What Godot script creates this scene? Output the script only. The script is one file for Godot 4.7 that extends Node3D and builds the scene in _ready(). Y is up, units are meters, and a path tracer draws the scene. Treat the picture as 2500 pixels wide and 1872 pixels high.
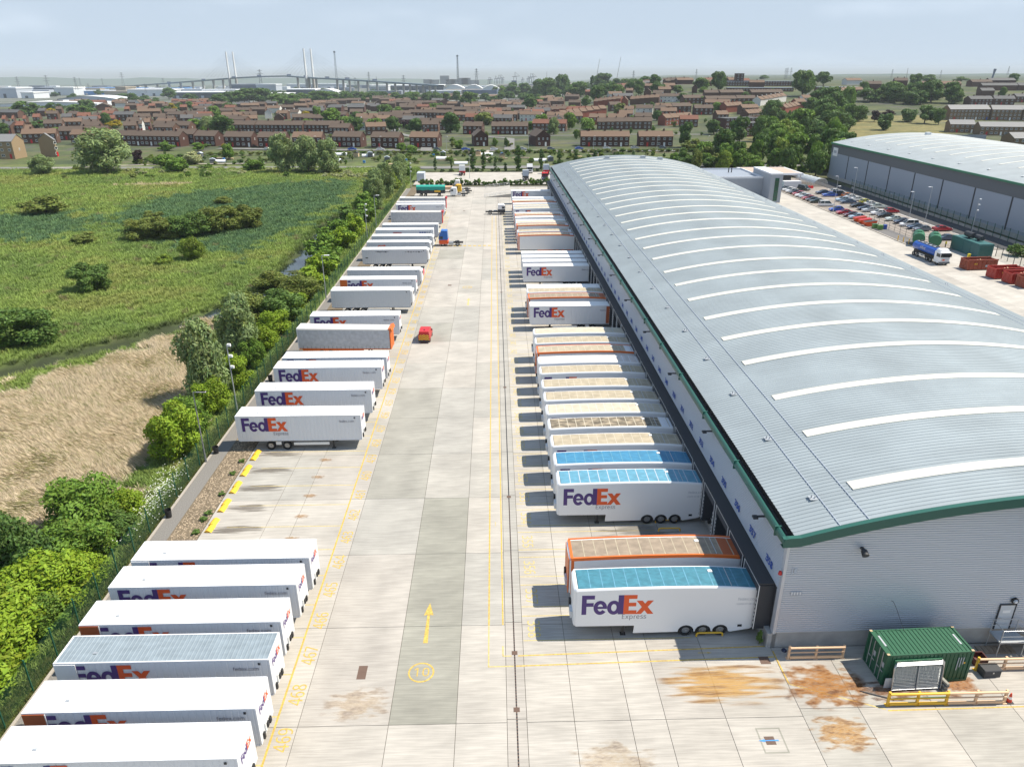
extends Node3D
# A parcel depot seen from the air: lorry yard, barrel-roofed warehouse, marsh, brick estate and a far river bridge.

var M := {}
var used := {}
var rng := RandomNumberGenerator.new()
var nz := FastNoiseLite.new()
var nz2 := FastNoiseLite.new()
var wheel_mesh: ArrayMesh
var rim_mesh: ArrayMesh
var logo_mesh: ArrayMesh
var cubes := {}
var texts := {}

#---------------------------------------------------------------- mesh builder
class MB:
	var v := PackedVector3Array()
	var n := PackedVector3Array()
	var uv := PackedVector2Array()
	var col := PackedColorArray()
	var colored := false
	var c := Color.WHITE
	var xf := Transform3D()
	func tri(a: Vector3, b: Vector3, d: Vector3) -> void:
		var A := xf * a
		var B := xf * b
		var D := xf * d
		var no := (B - A).cross(D - A)
		if no.length_squared() < 1e-16:
			return
		no = no.normalized()
		v.append(A); v.append(D); v.append(B)
		n.append(no); n.append(no); n.append(no)
		if colored:
			col.append(c); col.append(c); col.append(c)
	func quad(a: Vector3, b: Vector3, d: Vector3, e: Vector3) -> void:
		tri(a, b, d)
		tri(a, d, e)
	func smooth(a: Vector3, b: Vector3, d: Vector3, na: Vector3, nb: Vector3, nd: Vector3) -> void:
		v.append(xf * a); v.append(xf * d); v.append(xf * b)
		n.append((xf.basis * na).normalized()); n.append((xf.basis * nd).normalized()); n.append((xf.basis * nb).normalized())
		if colored:
			col.append(c); col.append(c); col.append(c)
	# box from corner to corner
	func box(a: Vector3, b: Vector3) -> void:
		var p := Vector3(minf(a.x, b.x), minf(a.y, b.y), minf(a.z, b.z))
		var q := Vector3(maxf(a.x, b.x), maxf(a.y, b.y), maxf(a.z, b.z))
		quad(Vector3(p.x, p.y, q.z), Vector3(q.x, p.y, q.z), Vector3(q.x, q.y, q.z), Vector3(p.x, q.y, q.z))
		quad(Vector3(q.x, p.y, p.z), Vector3(p.x, p.y, p.z), Vector3(p.x, q.y, p.z), Vector3(q.x, q.y, p.z))
		quad(Vector3(q.x, p.y, q.z), Vector3(q.x, p.y, p.z), Vector3(q.x, q.y, p.z), Vector3(q.x, q.y, q.z))
		quad(Vector3(p.x, p.y, p.z), Vector3(p.x, p.y, q.z), Vector3(p.x, q.y, q.z), Vector3(p.x, q.y, p.z))
		quad(Vector3(p.x, q.y, q.z), Vector3(q.x, q.y, q.z), Vector3(q.x, q.y, p.z), Vector3(p.x, q.y, p.z))
		quad(Vector3(p.x, p.y, p.z), Vector3(q.x, p.y, p.z), Vector3(q.x, p.y, q.z), Vector3(p.x, p.y, q.z))
	# box with chamfered vertical and top edges
	func soft(a: Vector3, b: Vector3, r: float) -> void:
		var p := Vector3(minf(a.x, b.x), minf(a.y, b.y), minf(a.z, b.z))
		var q := Vector3(maxf(a.x, b.x), maxf(a.y, b.y), maxf(a.z, b.z))
		var ring := func(y: float, i: float) -> Array:
			return [Vector3(p.x + i, y, p.z + r + i), Vector3(p.x + i, y, q.z - r - i), Vector3(p.x + r + i, y, q.z - i), Vector3(q.x - r - i, y, q.z - i), Vector3(q.x - i, y, q.z - r - i), Vector3(q.x - i, y, p.z + r + i), Vector3(q.x - r - i, y, p.z + i), Vector3(p.x + r + i, y, p.z + i)]
		var rs := [ring.call(p.y, 0.0), ring.call(q.y - r, 0.0), ring.call(q.y, r * 0.8)]
		for k in 2:
			for i in 8:
				var j := (i + 1) % 8
				quad(rs[k][i], rs[k][j], rs[k + 1][j], rs[k + 1][i])
		for i in range(1, 7):
			tri(rs[2][0], rs[2][i], rs[2][i + 1])
			tri(rs[0][0], rs[0][i + 1], rs[0][i])
	# tapered round bar
	func bar(p: Vector3, q: Vector3, r0: float, r1 := -1.0, k := 8, caps := true) -> void:
		if r1 < 0.0:
			r1 = r0
		var d := (q - p).normalized()
		var s := d.cross(Vector3.UP if absf(d.y) < 0.9 else Vector3.RIGHT).normalized()
		var t := d.cross(s)
		for i in k:
			var a := TAU * i / k
			var b := TAU * (i + 1) / k
			var na := s * cos(a) + t * sin(a)
			var nb := s * cos(b) + t * sin(b)
			smooth(p + na * r0, p + nb * r0, q + nb * r1, na, nb, nb)
			smooth(p + na * r0, q + nb * r1, q + na * r1, na, nb, na)
			if caps:
				tri(p, p + nb * r0, p + na * r0)
				tri(q, q + na * r1, q + nb * r1)
	func pipe(ps: Array, r: float, k := 6) -> void:
		for i in ps.size() - 1:
			bar(ps[i], ps[i + 1], r, r, k)
	# polygon (x, y, counter-clockwise seen from +z) pulled from z0 to z1 (z1 > z0)
	func prism(poly: PackedVector2Array, z0: float, z1: float) -> void:
		var t := Geometry2D.triangulate_polygon(poly)
		var area := 0.0
		for i in poly.size():
			var j := (i + 1) % poly.size()
			area += poly[i].x * poly[j].y - poly[j].x * poly[i].y
		var w := poly.duplicate()
		if area < 0.0:
			w.reverse()
			t = Geometry2D.triangulate_polygon(w)
		for i in range(0, t.size(), 3):
			var a := w[t[i]]
			var b := w[t[i + 1]]
			var d := w[t[i + 2]]
			if (b - a).cross(d - a) < 0.0:
				var sw := b
				b = d
				d = sw
			tri(Vector3(a.x, a.y, z1), Vector3(b.x, b.y, z1), Vector3(d.x, d.y, z1))
			tri(Vector3(a.x, a.y, z0), Vector3(d.x, d.y, z0), Vector3(b.x, b.y, z0))
		for i in w.size():
			var a := w[i]
			var b := w[(i + 1) % w.size()]
			quad(Vector3(a.x, a.y, z0), Vector3(b.x, b.y, z0), Vector3(b.x, b.y, z1), Vector3(a.x, a.y, z1))
	func mesh(into: ArrayMesh = null) -> ArrayMesh:
		var m := into if into else ArrayMesh.new()
		if v.is_empty():
			return m
		var a := []
		a.resize(Mesh.ARRAY_MAX)
		a[Mesh.ARRAY_VERTEX] = v
		a[Mesh.ARRAY_NORMAL] = n
		if uv.size() == v.size():
			a[Mesh.ARRAY_TEX_UV] = uv
		if colored:
			a[Mesh.ARRAY_COLOR] = col
		m.add_surface_from_arrays(Mesh.PRIMITIVE_TRIANGLES, a)
		return m

#---------------------------------------------------------------- nodes
func numbered(called: String) -> String:
	used[called] = used.get(called, -1) + 1
	return called if used[called] == 0 else "%s_%03d" % [called, used[called]]

func meta(o: Node, label: String, category: String, group := "", kind := "") -> void:
	if label: o.set_meta("label", label)
	if category: o.set_meta("category", category)
	if group: o.set_meta("group", group)
	if kind: o.set_meta("kind", kind)

func thing(called: String, label: String, category: String, at := Vector3.ZERO, turn := 0.0, group := "") -> Node3D:
	var o := Node3D.new()
	o.name = numbered(called)
	add_child(o)
	o.position = at
	o.rotation.y = turn
	meta(o, label, category, group)
	return o

func part(parent: Node, called: String, mesh: Mesh, m: Material, at := Vector3.ZERO) -> MeshInstance3D:
	var o := MeshInstance3D.new()
	o.name = called
	o.mesh = mesh
	o.material_override = m
	o.position = at
	parent.add_child(o, true)
	return o

func single(called: String, label: String, category: String, mesh: Mesh, m: Material, at := Vector3.ZERO, turn := 0.0, group := "") -> MeshInstance3D:
	var o := part(self, numbered(called), mesh, m, at)
	o.rotation.y = turn
	meta(o, label, category, group)
	return o

func setting(called: String, mesh: Mesh, m: Material, at := Vector3.ZERO) -> MeshInstance3D:
	var o := part(self, numbered(called), mesh, m, at)
	o.set_meta("kind", "structure")
	return o

func copy(o: Node3D, called: String, label: String, at: Vector3, turn := 0.0) -> Node3D:
	var r := o.duplicate()
	r.name = numbered(called)
	add_child(r)
	r.position = at
	r.rotation.y = turn
	r.set_meta("label", label)
	return r

func bx(a: Vector3, b: Vector3) -> ArrayMesh:
	var m := MB.new()
	m.box(a, b)
	return m.mesh()

func text_mesh(s: String, size: float, depth := 0.008, weight := 400) -> TextMesh:
	var key := "%s|%.3f|%d" % [s, size, weight]
	if texts.has(key):
		return texts[key]
	var f := SystemFont.new()
	f.font_names = PackedStringArray(["Droid Sans"])
	f.font_weight = weight
	var t := TextMesh.new()
	t.font = f
	t.text = s
	t.font_size = 32
	t.pixel_size = size / 24.0
	t.depth = depth
	t.curve_step = 4.0
	t.horizontal_alignment = HORIZONTAL_ALIGNMENT_LEFT
	t.vertical_alignment = VERTICAL_ALIGNMENT_BOTTOM
	texts[key] = t
	return t

#---------------------------------------------------------------- materials
func lin(r: float, g: float, b: float) -> Color:
	return Color(r, g, b).linear_to_srgb()

func mat(key: String, r: float, g: float, b: float, rough := 0.7, metal := 0.0) -> StandardMaterial3D:
	if M.has(key):
		return M[key]
	var m := StandardMaterial3D.new()
	m.resource_name = key
	m.albedo_color = lin(r, g, b)
	m.roughness = rough
	m.metallic = metal
	M[key] = m
	return m

func noise_tex(seed_: int, freq: float, lo: float, hi: float, octaves := 4, size := 512, tint := Color.WHITE) -> NoiseTexture2D:
	var f := FastNoiseLite.new()
	f.seed = seed_
	f.noise_type = FastNoiseLite.TYPE_SIMPLEX_SMOOTH
	f.frequency = freq
	f.fractal_octaves = octaves
	var g := Gradient.new()
	g.set_color(0, Color(lo * tint.r, lo * tint.g, lo * tint.b))
	g.set_color(1, Color(hi, hi, hi))
	var t := NoiseTexture2D.new()
	t.width = size
	t.height = size
	t.seamless = true
	t.noise = f
	t.color_ramp = g
	return t

# colour x a world-space pattern (sc: repeats per metre), with a second, coarser pattern multiplied in
func pat(m: StandardMaterial3D, tex: Texture2D, sc: Vector3, tex2: Texture2D = null, sc2 := Vector3.ONE) -> StandardMaterial3D:
	m.albedo_texture = tex
	m.uv1_triplanar = true
	m.uv1_world_triplanar = true
	m.uv1_scale = sc
	if tex2:
		m.detail_enabled = true
		m.detail_albedo = tex2
		m.detail_blend_mode = BaseMaterial3D.BLEND_MODE_MUL
		m.detail_uv_layer = BaseMaterial3D.DETAIL_UV_2
		m.uv2_triplanar = true
		m.uv2_world_triplanar = true
		m.uv2_scale = sc2
	return m

func sstep(a: float, b: float, x: float) -> float:
	var t := clampf((x - a) / (b - a), 0.0, 1.0)
	return t * t * (3.0 - 2.0 * t)

# height of the land
func land(x: float, z: float) -> float:
	var d := -z
	var fall := 0.0112 * maxf(0.0, d - 450.0)
	var h := -fall
	if d > 300.0:
		h += (24.0 + fall * 0.6) * sstep(0.03, 0.24, x / d) * sstep(450.0, 1050.0, d)
	return h


func _ready() -> void:
	rng.seed = 20240611
	# ---- camera
	var cam := Camera3D.new()
	cam.name = "camera"
	cam.fov = 55.2501
	cam.near = 0.5
	cam.far = 40000.0
	add_child(cam)
	var pitch := deg_to_rad(23.1322)
	var yaw := deg_to_rad(1.2944)
	var roll := deg_to_rad(-0.1351)
	var fw := Vector3(sin(yaw) * cos(pitch), -sin(pitch), -cos(yaw) * cos(pitch))
	var rt := Vector3(cos(yaw), 0, sin(yaw))
	var up := rt.cross(fw)
	cam.transform = Transform3D(Basis(rt * cos(roll) + up * sin(roll), up * cos(roll) - rt * sin(roll), -fw), Vector3(0, 38.58, 0))
	cam.current = true
	# ---- sky, haze, sun, exposure
	var env := Environment.new()
	env.background_mode = Environment.BG_SKY
	var sky := ProceduralSkyMaterial.new()
	sky.sky_top_color = lin(0.17, 0.28, 0.48)
	sky.sky_horizon_color = lin(0.40, 0.475, 0.555)
	sky.sky_curve = 0.55
	sky.ground_bottom_color = lin(0.16, 0.17, 0.13)
	sky.ground_horizon_color = lin(0.40, 0.475, 0.555)
	sky.sun_angle_max = 2.0
	sky.sky_cover = cloud_cover()
	sky.sky_cover_modulate = Color(1, 1, 1, 1)
	env.sky = Sky.new()
	env.sky.sky_material = sky
	env.tonemap_mode = Environment.TONE_MAPPER_LINEAR
	env.tonemap_exposure = 1.52
	env.fog_enabled = true
	env.fog_density = 0.000075
	env.fog_light_color = Color(0.93, 0.97, 1.0)
	env.sdfgi_enabled = true
	env.ssao_enabled = true
	env.ssil_enabled = true
	var we := WorldEnvironment.new()
	we.name = "world_environment"
	we.environment = env
	add_child(we)
	var sun := DirectionalLight3D.new()
	sun.name = "sun"
	sun.light_energy = 1.6
	sun.light_color = Color(1.0, 0.965, 0.90)
	sun.light_angular_distance = 0.5
	sun.shadow_enabled = true
	add_child(sun)
	sun.look_at_from_position(Vector3.ZERO, Vector3(-0.645, -1.0, 0.07), Vector3.UP)

	nz.seed = 5
	nz.frequency = 0.02
	nz.fractal_octaves = 4
	nz2.seed = 17
	nz2.frequency = 0.13
	nz2.fractal_octaves = 3
	materials()
	make_shared()
	ground()
	yard()
	markings()
	warehouse()
	second_warehouse()
	office()
	trailers()
	yard_objects()
	left_edge()
	car_park()
	far_lot()
	plants()
	estate()
	far_things()

func cloud_cover() -> ImageTexture:
	# thin high cloud, drawn by noise in the direction of view; wisps stretched along the horizon
	var w := 1024
	var h := 512
	var f := FastNoiseLite.new()
	f.seed = 9
	f.frequency = 1.0
	f.fractal_octaves = 5
	var im := Image.create(w, h, false, Image.FORMAT_RGBA8)
	for y in h:
		var el := PI * (0.5 - (y + 0.5) / h)
		for x in w:
			if el < -0.02:
				im.set_pixel(x, y, Color(1, 1, 1, 0))
				continue
			var az := TAU * (x + 0.5) / w
			var up := maxf(sin(el), 0.0) + 0.10
			var p := Vector3(cos(az) * cos(el), 0.0, sin(az) * cos(el)) / up
			var k := f.get_noise_3d(p.x * 0.35, 3.0, p.z * 0.35) * 0.5 + 0.5
			var k2 := f.get_noise_3d(p.x * 1.3, 9.0, p.z * 1.3) * 0.5 + 0.5
			var a := sstep(0.45, 0.80, k * 0.7 + k2 * 0.3) * 0.11 * sstep(0.0, 0.05, el + 0.01)
			im.set_pixel(x, y, Color(1, 1, 1, a))
	return ImageTexture.create_from_image(im)

func materials() -> void:
	var brush := noise_tex(3, 0.02, 0.86, 1.0, 4, 512)
	var mott := noise_tex(8, 0.008, 0.88, 1.0, 5, 512)
	var fine := noise_tex(11, 0.05, 0.72, 1.0, 5, 512)
	M.mott_tex = mott
	M.fine_tex = fine
	var cs := [[0.50, 0.465, 0.415], [0.47, 0.435, 0.39], [0.515, 0.48, 0.43], [0.455, 0.43, 0.385], [0.44, 0.42, 0.38], [0.345, 0.335, 0.285], [0.375, 0.36, 0.315], [0.53, 0.495, 0.445]]
	for i in cs.size():
		var m := mat("concrete%d" % i, cs[i][0], cs[i][1], cs[i][2], 0.9)
		pat(m, brush, Vector3(0.03, 0.4, 0.55), mott, Vector3(0.045, 0.045, 0.045))
	pat(mat("joint", 0.17, 0.155, 0.13, 0.95), fine, Vector3(0.3, 0.3, 0.3))
	pat(mat("concrete_plinth", 0.42, 0.41, 0.39, 0.9), mott, Vector3(0.2, 0.2, 0.2))
	pat(mat("yellow_paint", 0.68, 0.47, 0.10, 0.8), noise_tex(21, 0.03, 0.70, 1.0, 5, 512, Color(1, 1, 1.05)), Vector3(0.25, 0.25, 0.25))
	pat(mat("faded_yellow", 0.64, 0.51, 0.20, 0.85), noise_tex(22, 0.03, 0.78, 1.0, 5, 512), Vector3(0.3, 0.3, 0.3))
	mat("bright_yellow", 0.72, 0.42, 0.03, 0.5)
	mat("faded_orange_paint", 0.66, 0.44, 0.27, 0.6)
	mat("white_paint", 0.76, 0.76, 0.76, 0.38)
	mat("soft_white", 0.68, 0.69, 0.71, 0.45)
	mat("bright_white", 0.74, 0.74, 0.73, 0.5)
	mat("grey_white", 0.52, 0.54, 0.56, 0.5)
	pat(mat("curtain", 0.52, 0.53, 0.56, 0.6), mott, Vector3(0.3, 0.3, 0.3))
	mat("curtain_roof", 0.47, 0.46, 0.44, 0.7)
	pat(mat("tan_roof", 0.44, 0.375, 0.27, 0.75), noise_tex(31, 0.008, 0.84, 1.0, 5, 512), Vector3(0.16, 0.16, 0.30))
	pat(mat("pale_tan_roof", 0.52, 0.465, 0.36, 0.75), noise_tex(32, 0.008, 0.88, 1.0, 5, 512), Vector3(0.16, 0.16, 0.30))
	pat(mat("brown_roof", 0.34, 0.27, 0.20, 0.8), noise_tex(33, 0.008, 0.80, 1.0, 5, 512), Vector3(0.2, 0.2, 0.3))
	pat(mat("stained_roof", 0.46, 0.38, 0.27, 0.8), noise_tex(34, 0.012, 0.35, 1.0, 4, 512), Vector3(0.10, 0.10, 0.22))
	pat(mat("rose_roof", 0.66, 0.60, 0.56, 0.75), mott, Vector3(0.2, 0.2, 0.3))
	pat(mat("blue_roof", 0.055, 0.235, 0.40, 0.5), noise_tex(35, 0.01, 0.84, 1.0, 5, 512), Vector3(0.2, 0.2, 0.3))
	pat(mat("pale_blue_roof", 0.12, 0.32, 0.44, 0.5), noise_tex(36, 0.01, 0.84, 1.0, 5, 512), Vector3(0.2, 0.2, 0.3))
	pat(mat("teal_roof", 0.06, 0.22, 0.29, 0.5), noise_tex(37, 0.01, 0.84, 1.0, 5, 512), Vector3(0.25, 0.25, 0.4))
	pat(mat("galvanised_roof", 0.30, 0.355, 0.39, 0.45, 0.25), mott, Vector3(0.15, 0.15, 0.3))
	mat("orange", 0.64, 0.135, 0.018, 0.45)
	mat("rust_orange", 0.36, 0.085, 0.025, 0.55)
	mat("logo_purple", 0.055, 0.022, 0.16, 0.45)
	mat("logo_orange", 0.70, 0.085, 0.012, 0.45)
	mat("print_grey", 0.20, 0.19, 0.22, 0.6)
	mat("print_blue", 0.05, 0.09, 0.30, 0.6)
	mat("pale_print", 0.38, 0.40, 0.44, 0.6)
	mat("tyre", 0.016, 0.016, 0.017, 0.9)
	mat("rim", 0.42, 0.42, 0.42, 0.35, 0.6)
	mat("chassis", 0.035, 0.032, 0.03, 0.7)
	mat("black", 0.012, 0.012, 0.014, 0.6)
	mat("charcoal", 0.035, 0.037, 0.042, 0.65)
	mat("steel", 0.50, 0.51, 0.52, 0.35, 0.85)
	mat("galvanised", 0.44, 0.46, 0.48, 0.45, 0.5)
	mat("glass", 0.02, 0.03, 0.035, 0.06)
	pat(mat("roof_sheet", 0.335, 0.385, 0.41, 0.55), noise_tex(41, 0.01, 0.94, 1.0, 4, 512), Vector3(0.02, 0.02, 0.4), mott, Vector3(0.03, 0.03, 0.03))
	pat(mat("roof_sheet_b", 0.31, 0.35, 0.37, 0.6), mott, Vector3(0.03, 0.03, 0.03))
	mat("rooflight", 0.56, 0.55, 0.49, 0.5)
	mat("wall_sheet", 0.52, 0.545, 0.585, 0.38, 0.3)
	mat("office_wall", 0.31, 0.335, 0.37, 0.5)
	mat("wall_flat", 0.30, 0.34, 0.40, 0.5, 0.1)
	mat("wall_dark", 0.105, 0.115, 0.125, 0.6)
	mat("gutter_green", 0.022, 0.10, 0.075, 0.35)
	mat("bright_green_trim", 0.02, 0.17, 0.085, 0.4)
	pat(mat("container_green", 0.018, 0.125, 0.062, 0.5), fine, Vector3(0.3, 0.3, 0.3))
	mat("deep_green", 0.012, 0.075, 0.035, 0.6)
	mat("tank_green", 0.02, 0.13, 0.06, 0.45)
	mat("teal_steel", 0.022, 0.105, 0.105, 0.5)
	mat("fence_green", 0.012, 0.085, 0.05, 0.5)
	var veil := mat("fence_mesh", 0.012, 0.085, 0.05, 0.7)
	veil.transparency = BaseMaterial3D.TRANSPARENCY_ALPHA
	veil.albedo_color.a = 0.10
	mat("red", 0.45, 0.012, 0.014, 0.35)
	mat("skip_red", 0.36, 0.03, 0.018, 0.55)
	pat(mat("skip_rust", 0.36, 0.075, 0.035, 0.65), fine, Vector3(0.4, 0.4, 0.4))
	mat("timber", 0.48, 0.36, 0.22, 0.8)
	mat("reflective_yellow", 0.75, 0.62, 0.02, 0.5)
	mat("cab_blue", 0.012, 0.12, 0.42, 0.3)
	mat("tanker_blue", 0.015, 0.09, 0.40, 0.25)
	mat("tarp_green", 0.012, 0.28, 0.22, 0.7)
	pat(mat("asphalt", 0.068, 0.068, 0.072, 0.95), fine, Vector3(0.2, 0.2, 0.2))
	pat(mat("worn_asphalt", 0.20, 0.19, 0.185, 0.95), fine, Vector3(0.2, 0.2, 0.2))
	pat(mat("road", 0.19, 0.185, 0.175, 0.95), mott, Vector3(0.05, 0.05, 0.05))
	pat(mat("path_asphalt", 0.25, 0.235, 0.215, 0.95), fine, Vector3(0.3, 0.3, 0.3))
	pat(mat("car_park_paving", 0.27, 0.235, 0.205, 0.95), mott, Vector3(0.1, 0.1, 0.1))
	pat(mat("gravel", 0.33, 0.255, 0.165, 1.0), noise_tex(51, 0.12, 0.45, 1.0, 4, 512), Vector3(0.7, 0.7, 0.7), mott, Vector3(0.1, 0.1, 0.1))
	pat(mat("kerb", 0.48, 0.43, 0.37, 0.9), fine, Vector3(0.5, 0.5, 0.5))
	mat("rust_cover", 0.12, 0.075, 0.055, 0.8)
	mat("sign_blue", 0.02, 0.07, 0.34, 0.5)
	var water := mat("water", 0.02, 0.03, 0.03, 0.06)
	water.metallic_specular = 0.6
	# ground: vertex colours x grain
	var g := mat("ground", 1, 1, 1, 1.0)
	g.vertex_color_use_as_albedo = true
	pat(g, noise_tex(61, 0.03, 0.68, 1.0, 5, 1024), Vector3(0.12, 0.12, 0.12), noise_tex(62, 0.02, 0.74, 1.0, 4, 512), Vector3(0.015, 0.015, 0.015))
	# plants: vertex colours per leaf x kind
	var leaf := [["leaf0", 0.089, 0.162, 0.041], ["leaf1", 0.142, 0.243, 0.038], ["leaf2", 0.223, 0.297, 0.128], ["leaf3", 0.360, 0.280, 0.012], ["leaf4", 0.035, 0.014, 0.018], ["leaf5", 0.074, 0.142, 0.035], ["leaf6", 0.405, 0.432, 0.243], ["leaf7", 0.169, 0.209, 0.049], ["leaf8", 0.189, 0.263, 0.038], ["leaf9", 0.230, 0.338, 0.030], ["leaf10", 0.115, 0.196, 0.046]]
	for l in leaf:
		var lm := mat(l[0], l[1], l[2], l[3], 0.6)
		lm.vertex_color_use_as_albedo = true
		lm.backlight_enabled = true
		lm.backlight = lin(0.45, 0.45, 0.2)
		lm.metallic_specular = 0.3
	mat("bark", 0.09, 0.07, 0.05, 0.95)
	var blade := mat("blade", 1, 1, 1, 0.8)
	blade.vertex_color_use_as_albedo = true
	blade.backlight_enabled = true
	blade.backlight = lin(0.4, 0.4, 0.3)
	mat("petal", 0.78, 0.78, 0.72, 0.8)
	# houses
	pat(mat("brick_dark", 0.098, 0.042, 0.030, 0.95), fine, Vector3(0.3, 0.3, 0.3))
	pat(mat("brick_brown", 0.14, 0.072, 0.048, 0.95), fine, Vector3(0.3, 0.3, 0.3))
	pat(mat("brick_red", 0.30, 0.085, 0.05, 0.95), fine, Vector3(0.3, 0.3, 0.3))
	pat(mat("brick_tan", 0.40, 0.29, 0.17, 0.95), fine, Vector3(0.3, 0.3, 0.3))
	pat(mat("brick_ochre", 0.26, 0.17, 0.095, 0.95), fine, Vector3(0.3, 0.3, 0.3))
	pat(mat("render_white", 0.66, 0.65, 0.62, 0.9), mott, Vector3(0.2, 0.2, 0.2))
	pat(mat("tile_brown", 0.125, 0.088, 0.064, 0.9), fine, Vector3(0.15, 0.5, 0.15))
	pat(mat("tile_tan", 0.20, 0.128, 0.084, 0.9), fine, Vector3(0.15, 0.5, 0.15))
	pat(mat("tile_red", 0.22, 0.09, 0.055, 0.9), fine, Vector3(0.15, 0.5, 0.15))
	pat(mat("tile_grey", 0.12, 0.118, 0.118, 0.85), fine, Vector3(0.15, 0.5, 0.15))
	pat(mat("tile_slate", 0.25, 0.25, 0.25, 0.7), fine, Vector3(0.15, 0.5, 0.15))
	mat("solar", 0.02, 0.035, 0.09, 0.2)
	mat("frame_white", 0.74, 0.74, 0.72, 0.5)
	mat("shed_white", 0.62, 0.65, 0.68, 0.6)
	mat("shed_pale", 0.42, 0.46, 0.52, 0.6)
	mat("shed_grey", 0.24, 0.27, 0.32, 0.6)
	mat("shed_navy", 0.07, 0.10, 0.16, 0.6)
	mat("shed_dark", 0.06, 0.075, 0.095, 0.5)
	mat("shed_blue", 0.06, 0.22, 0.52, 0.6)
	mat("shed_tan", 0.34, 0.29, 0.22, 0.7)
	mat("bridge_deck", 0.10, 0.14, 0.17, 0.7)
	mat("bridge_concrete", 0.34, 0.33, 0.31, 0.9)
	mat("pylon_steel", 0.13, 0.15, 0.17, 0.6)
	mat("far_grey", 0.26, 0.26, 0.26, 0.8)
	mat("far_hill", 0.055, 0.085, 0.055, 1.0)
	mat("box_black", 0.03, 0.034, 0.042, 0.6)
	mat("cone_red", 0.55, 0.05, 0.02, 0.6)
	mat("green_bin", 0.10, 0.22, 0.05, 0.6)
	mat("turquoise", 0.03, 0.28, 0.32, 0.6)

func make_shared() -> void:
	# wheel: tyre and rim, axle along z, radius 0.5
	var t := MB.new()
	var prof := [[0.30, -0.14], [0.46, -0.15], [0.5, -0.11], [0.5, 0.11], [0.46, 0.15], [0.30, 0.14]]
	for k in 20:
		var a := TAU * k / 20
		var b := TAU * (k + 1) / 20
		for i in prof.size() - 1:
			var p: Array = prof[i]
			var q: Array = prof[i + 1]
			t.quad(Vector3(cos(a) * p[0], sin(a) * p[0], p[1]), Vector3(cos(b) * p[0], sin(b) * p[0], p[1]), Vector3(cos(b) * q[0], sin(b) * q[0], q[1]), Vector3(cos(a) * q[0], sin(a) * q[0], q[1]))
	wheel_mesh = t.mesh()
	t = MB.new()
	t.bar(Vector3(0, 0, -0.10), Vector3(0, 0, 0.06), 0.31, 0.31, 16)
	t.bar(Vector3(0, 0, 0.06), Vector3(0, 0, 0.12), 0.12, 0.09, 10)
	rim_mesh = t.mesh()
	# the big word on the trailer sides, cap height 1; violet letters then orange ones
	var p := MB.new()
	var d := 0.006
	p.box(Vector3(0, 0, 0), Vector3(0.2, 1, d))
	p.box(Vector3(0.2, 0.8, 0), Vector3(0.54, 1, d))
	p.box(Vector3(0.2, 0.42, 0), Vector3(0.5, 0.61, d))
	ring(p, Vector2(0.785, 0.355), 0.285, 0.37, 0.115, 0.19, 0.0, TAU - 0.62, d)
	p.box(Vector3(0.62, 0.30, 0), Vector3(1.07, 0.41, d))
	ring(p, Vector2(1.36, 0.355), 0.285, 0.37, 0.115, 0.19, 0.0, TAU, d)
	p.box(Vector3(1.54, 0, 0), Vector3(1.77, 1, d))
	logo_mesh = p.mesh()
	var o := MB.new()
	o.box(Vector3(1.77, 0, 0), Vector3(1.99, 1, d))
	o.box(Vector3(1.99, 0.8, 0), Vector3(2.33, 1, d))
	o.box(Vector3(1.99, 0.41, 0), Vector3(2.30, 0.60, d))
	o.box(Vector3(1.99, 0, 0), Vector3(2.33, 0.2, d))
	o.prism(PackedVector2Array([Vector2(2.29, 0), Vector2(2.53, 0), Vector2(3.03, 0.7), Vector2(2.78, 0.7)]), 0, d)
	o.prism(PackedVector2Array([Vector2(2.80, 0), Vector2(3.06, 0), Vector2(2.56, 0.7), Vector2(2.31, 0.7)]), 0.0005, d + 0.0005)
	o.mesh(logo_mesh)
	logo_mesh.surface_set_material(0, M.logo_purple)
	logo_mesh.surface_set_material(1, M.logo_orange)

func ring(m: MB, c: Vector2, rx: float, ry: float, ix: float, iy: float, a0: float, a1: float, d: float) -> void:
	var k := 22
	for i in k:
		var a := lerpf(a0, a1, float(i) / k)
		var b := lerpf(a0, a1, float(i + 1) / k)
		var pa := Vector3(c.x + cos(a) * rx, c.y + sin(a) * ry, 0)
		var pb := Vector3(c.x + cos(b) * rx, c.y + sin(b) * ry, 0)
		var qa := Vector3(c.x + cos(a) * ix, c.y + sin(a) * iy, 0)
		var qb := Vector3(c.x + cos(b) * ix, c.y + sin(b) * iy, 0)
		var z := Vector3(0, 0, d + 0.0004)
		m.quad(qa + z, pa + z, pb + z, qb + z)
		m.quad(pa, pb, pb + z, pa + z)
		m.quad(qb, qa, qa + z, qb + z)

func logo(parent: Node, at: Vector3, cap: float, turn := 0.0) -> void:
	var o := MeshInstance3D.new()
	o.name = "lettering"
	o.mesh = logo_mesh
	o.position = at
	o.rotation.y = turn
	o.scale = Vector3(cap, cap, 1)
	parent.add_child(o, true)

func words(parent: Node, called: String, s: String, at: Vector3, size: float, m: Material, turn := 0.0, weight := 400) -> MeshInstance3D:
	var o := part(parent, called, text_mesh(s, size, 0.006, weight), m, at)
	o.rotation.y = turn
	return o

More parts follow.
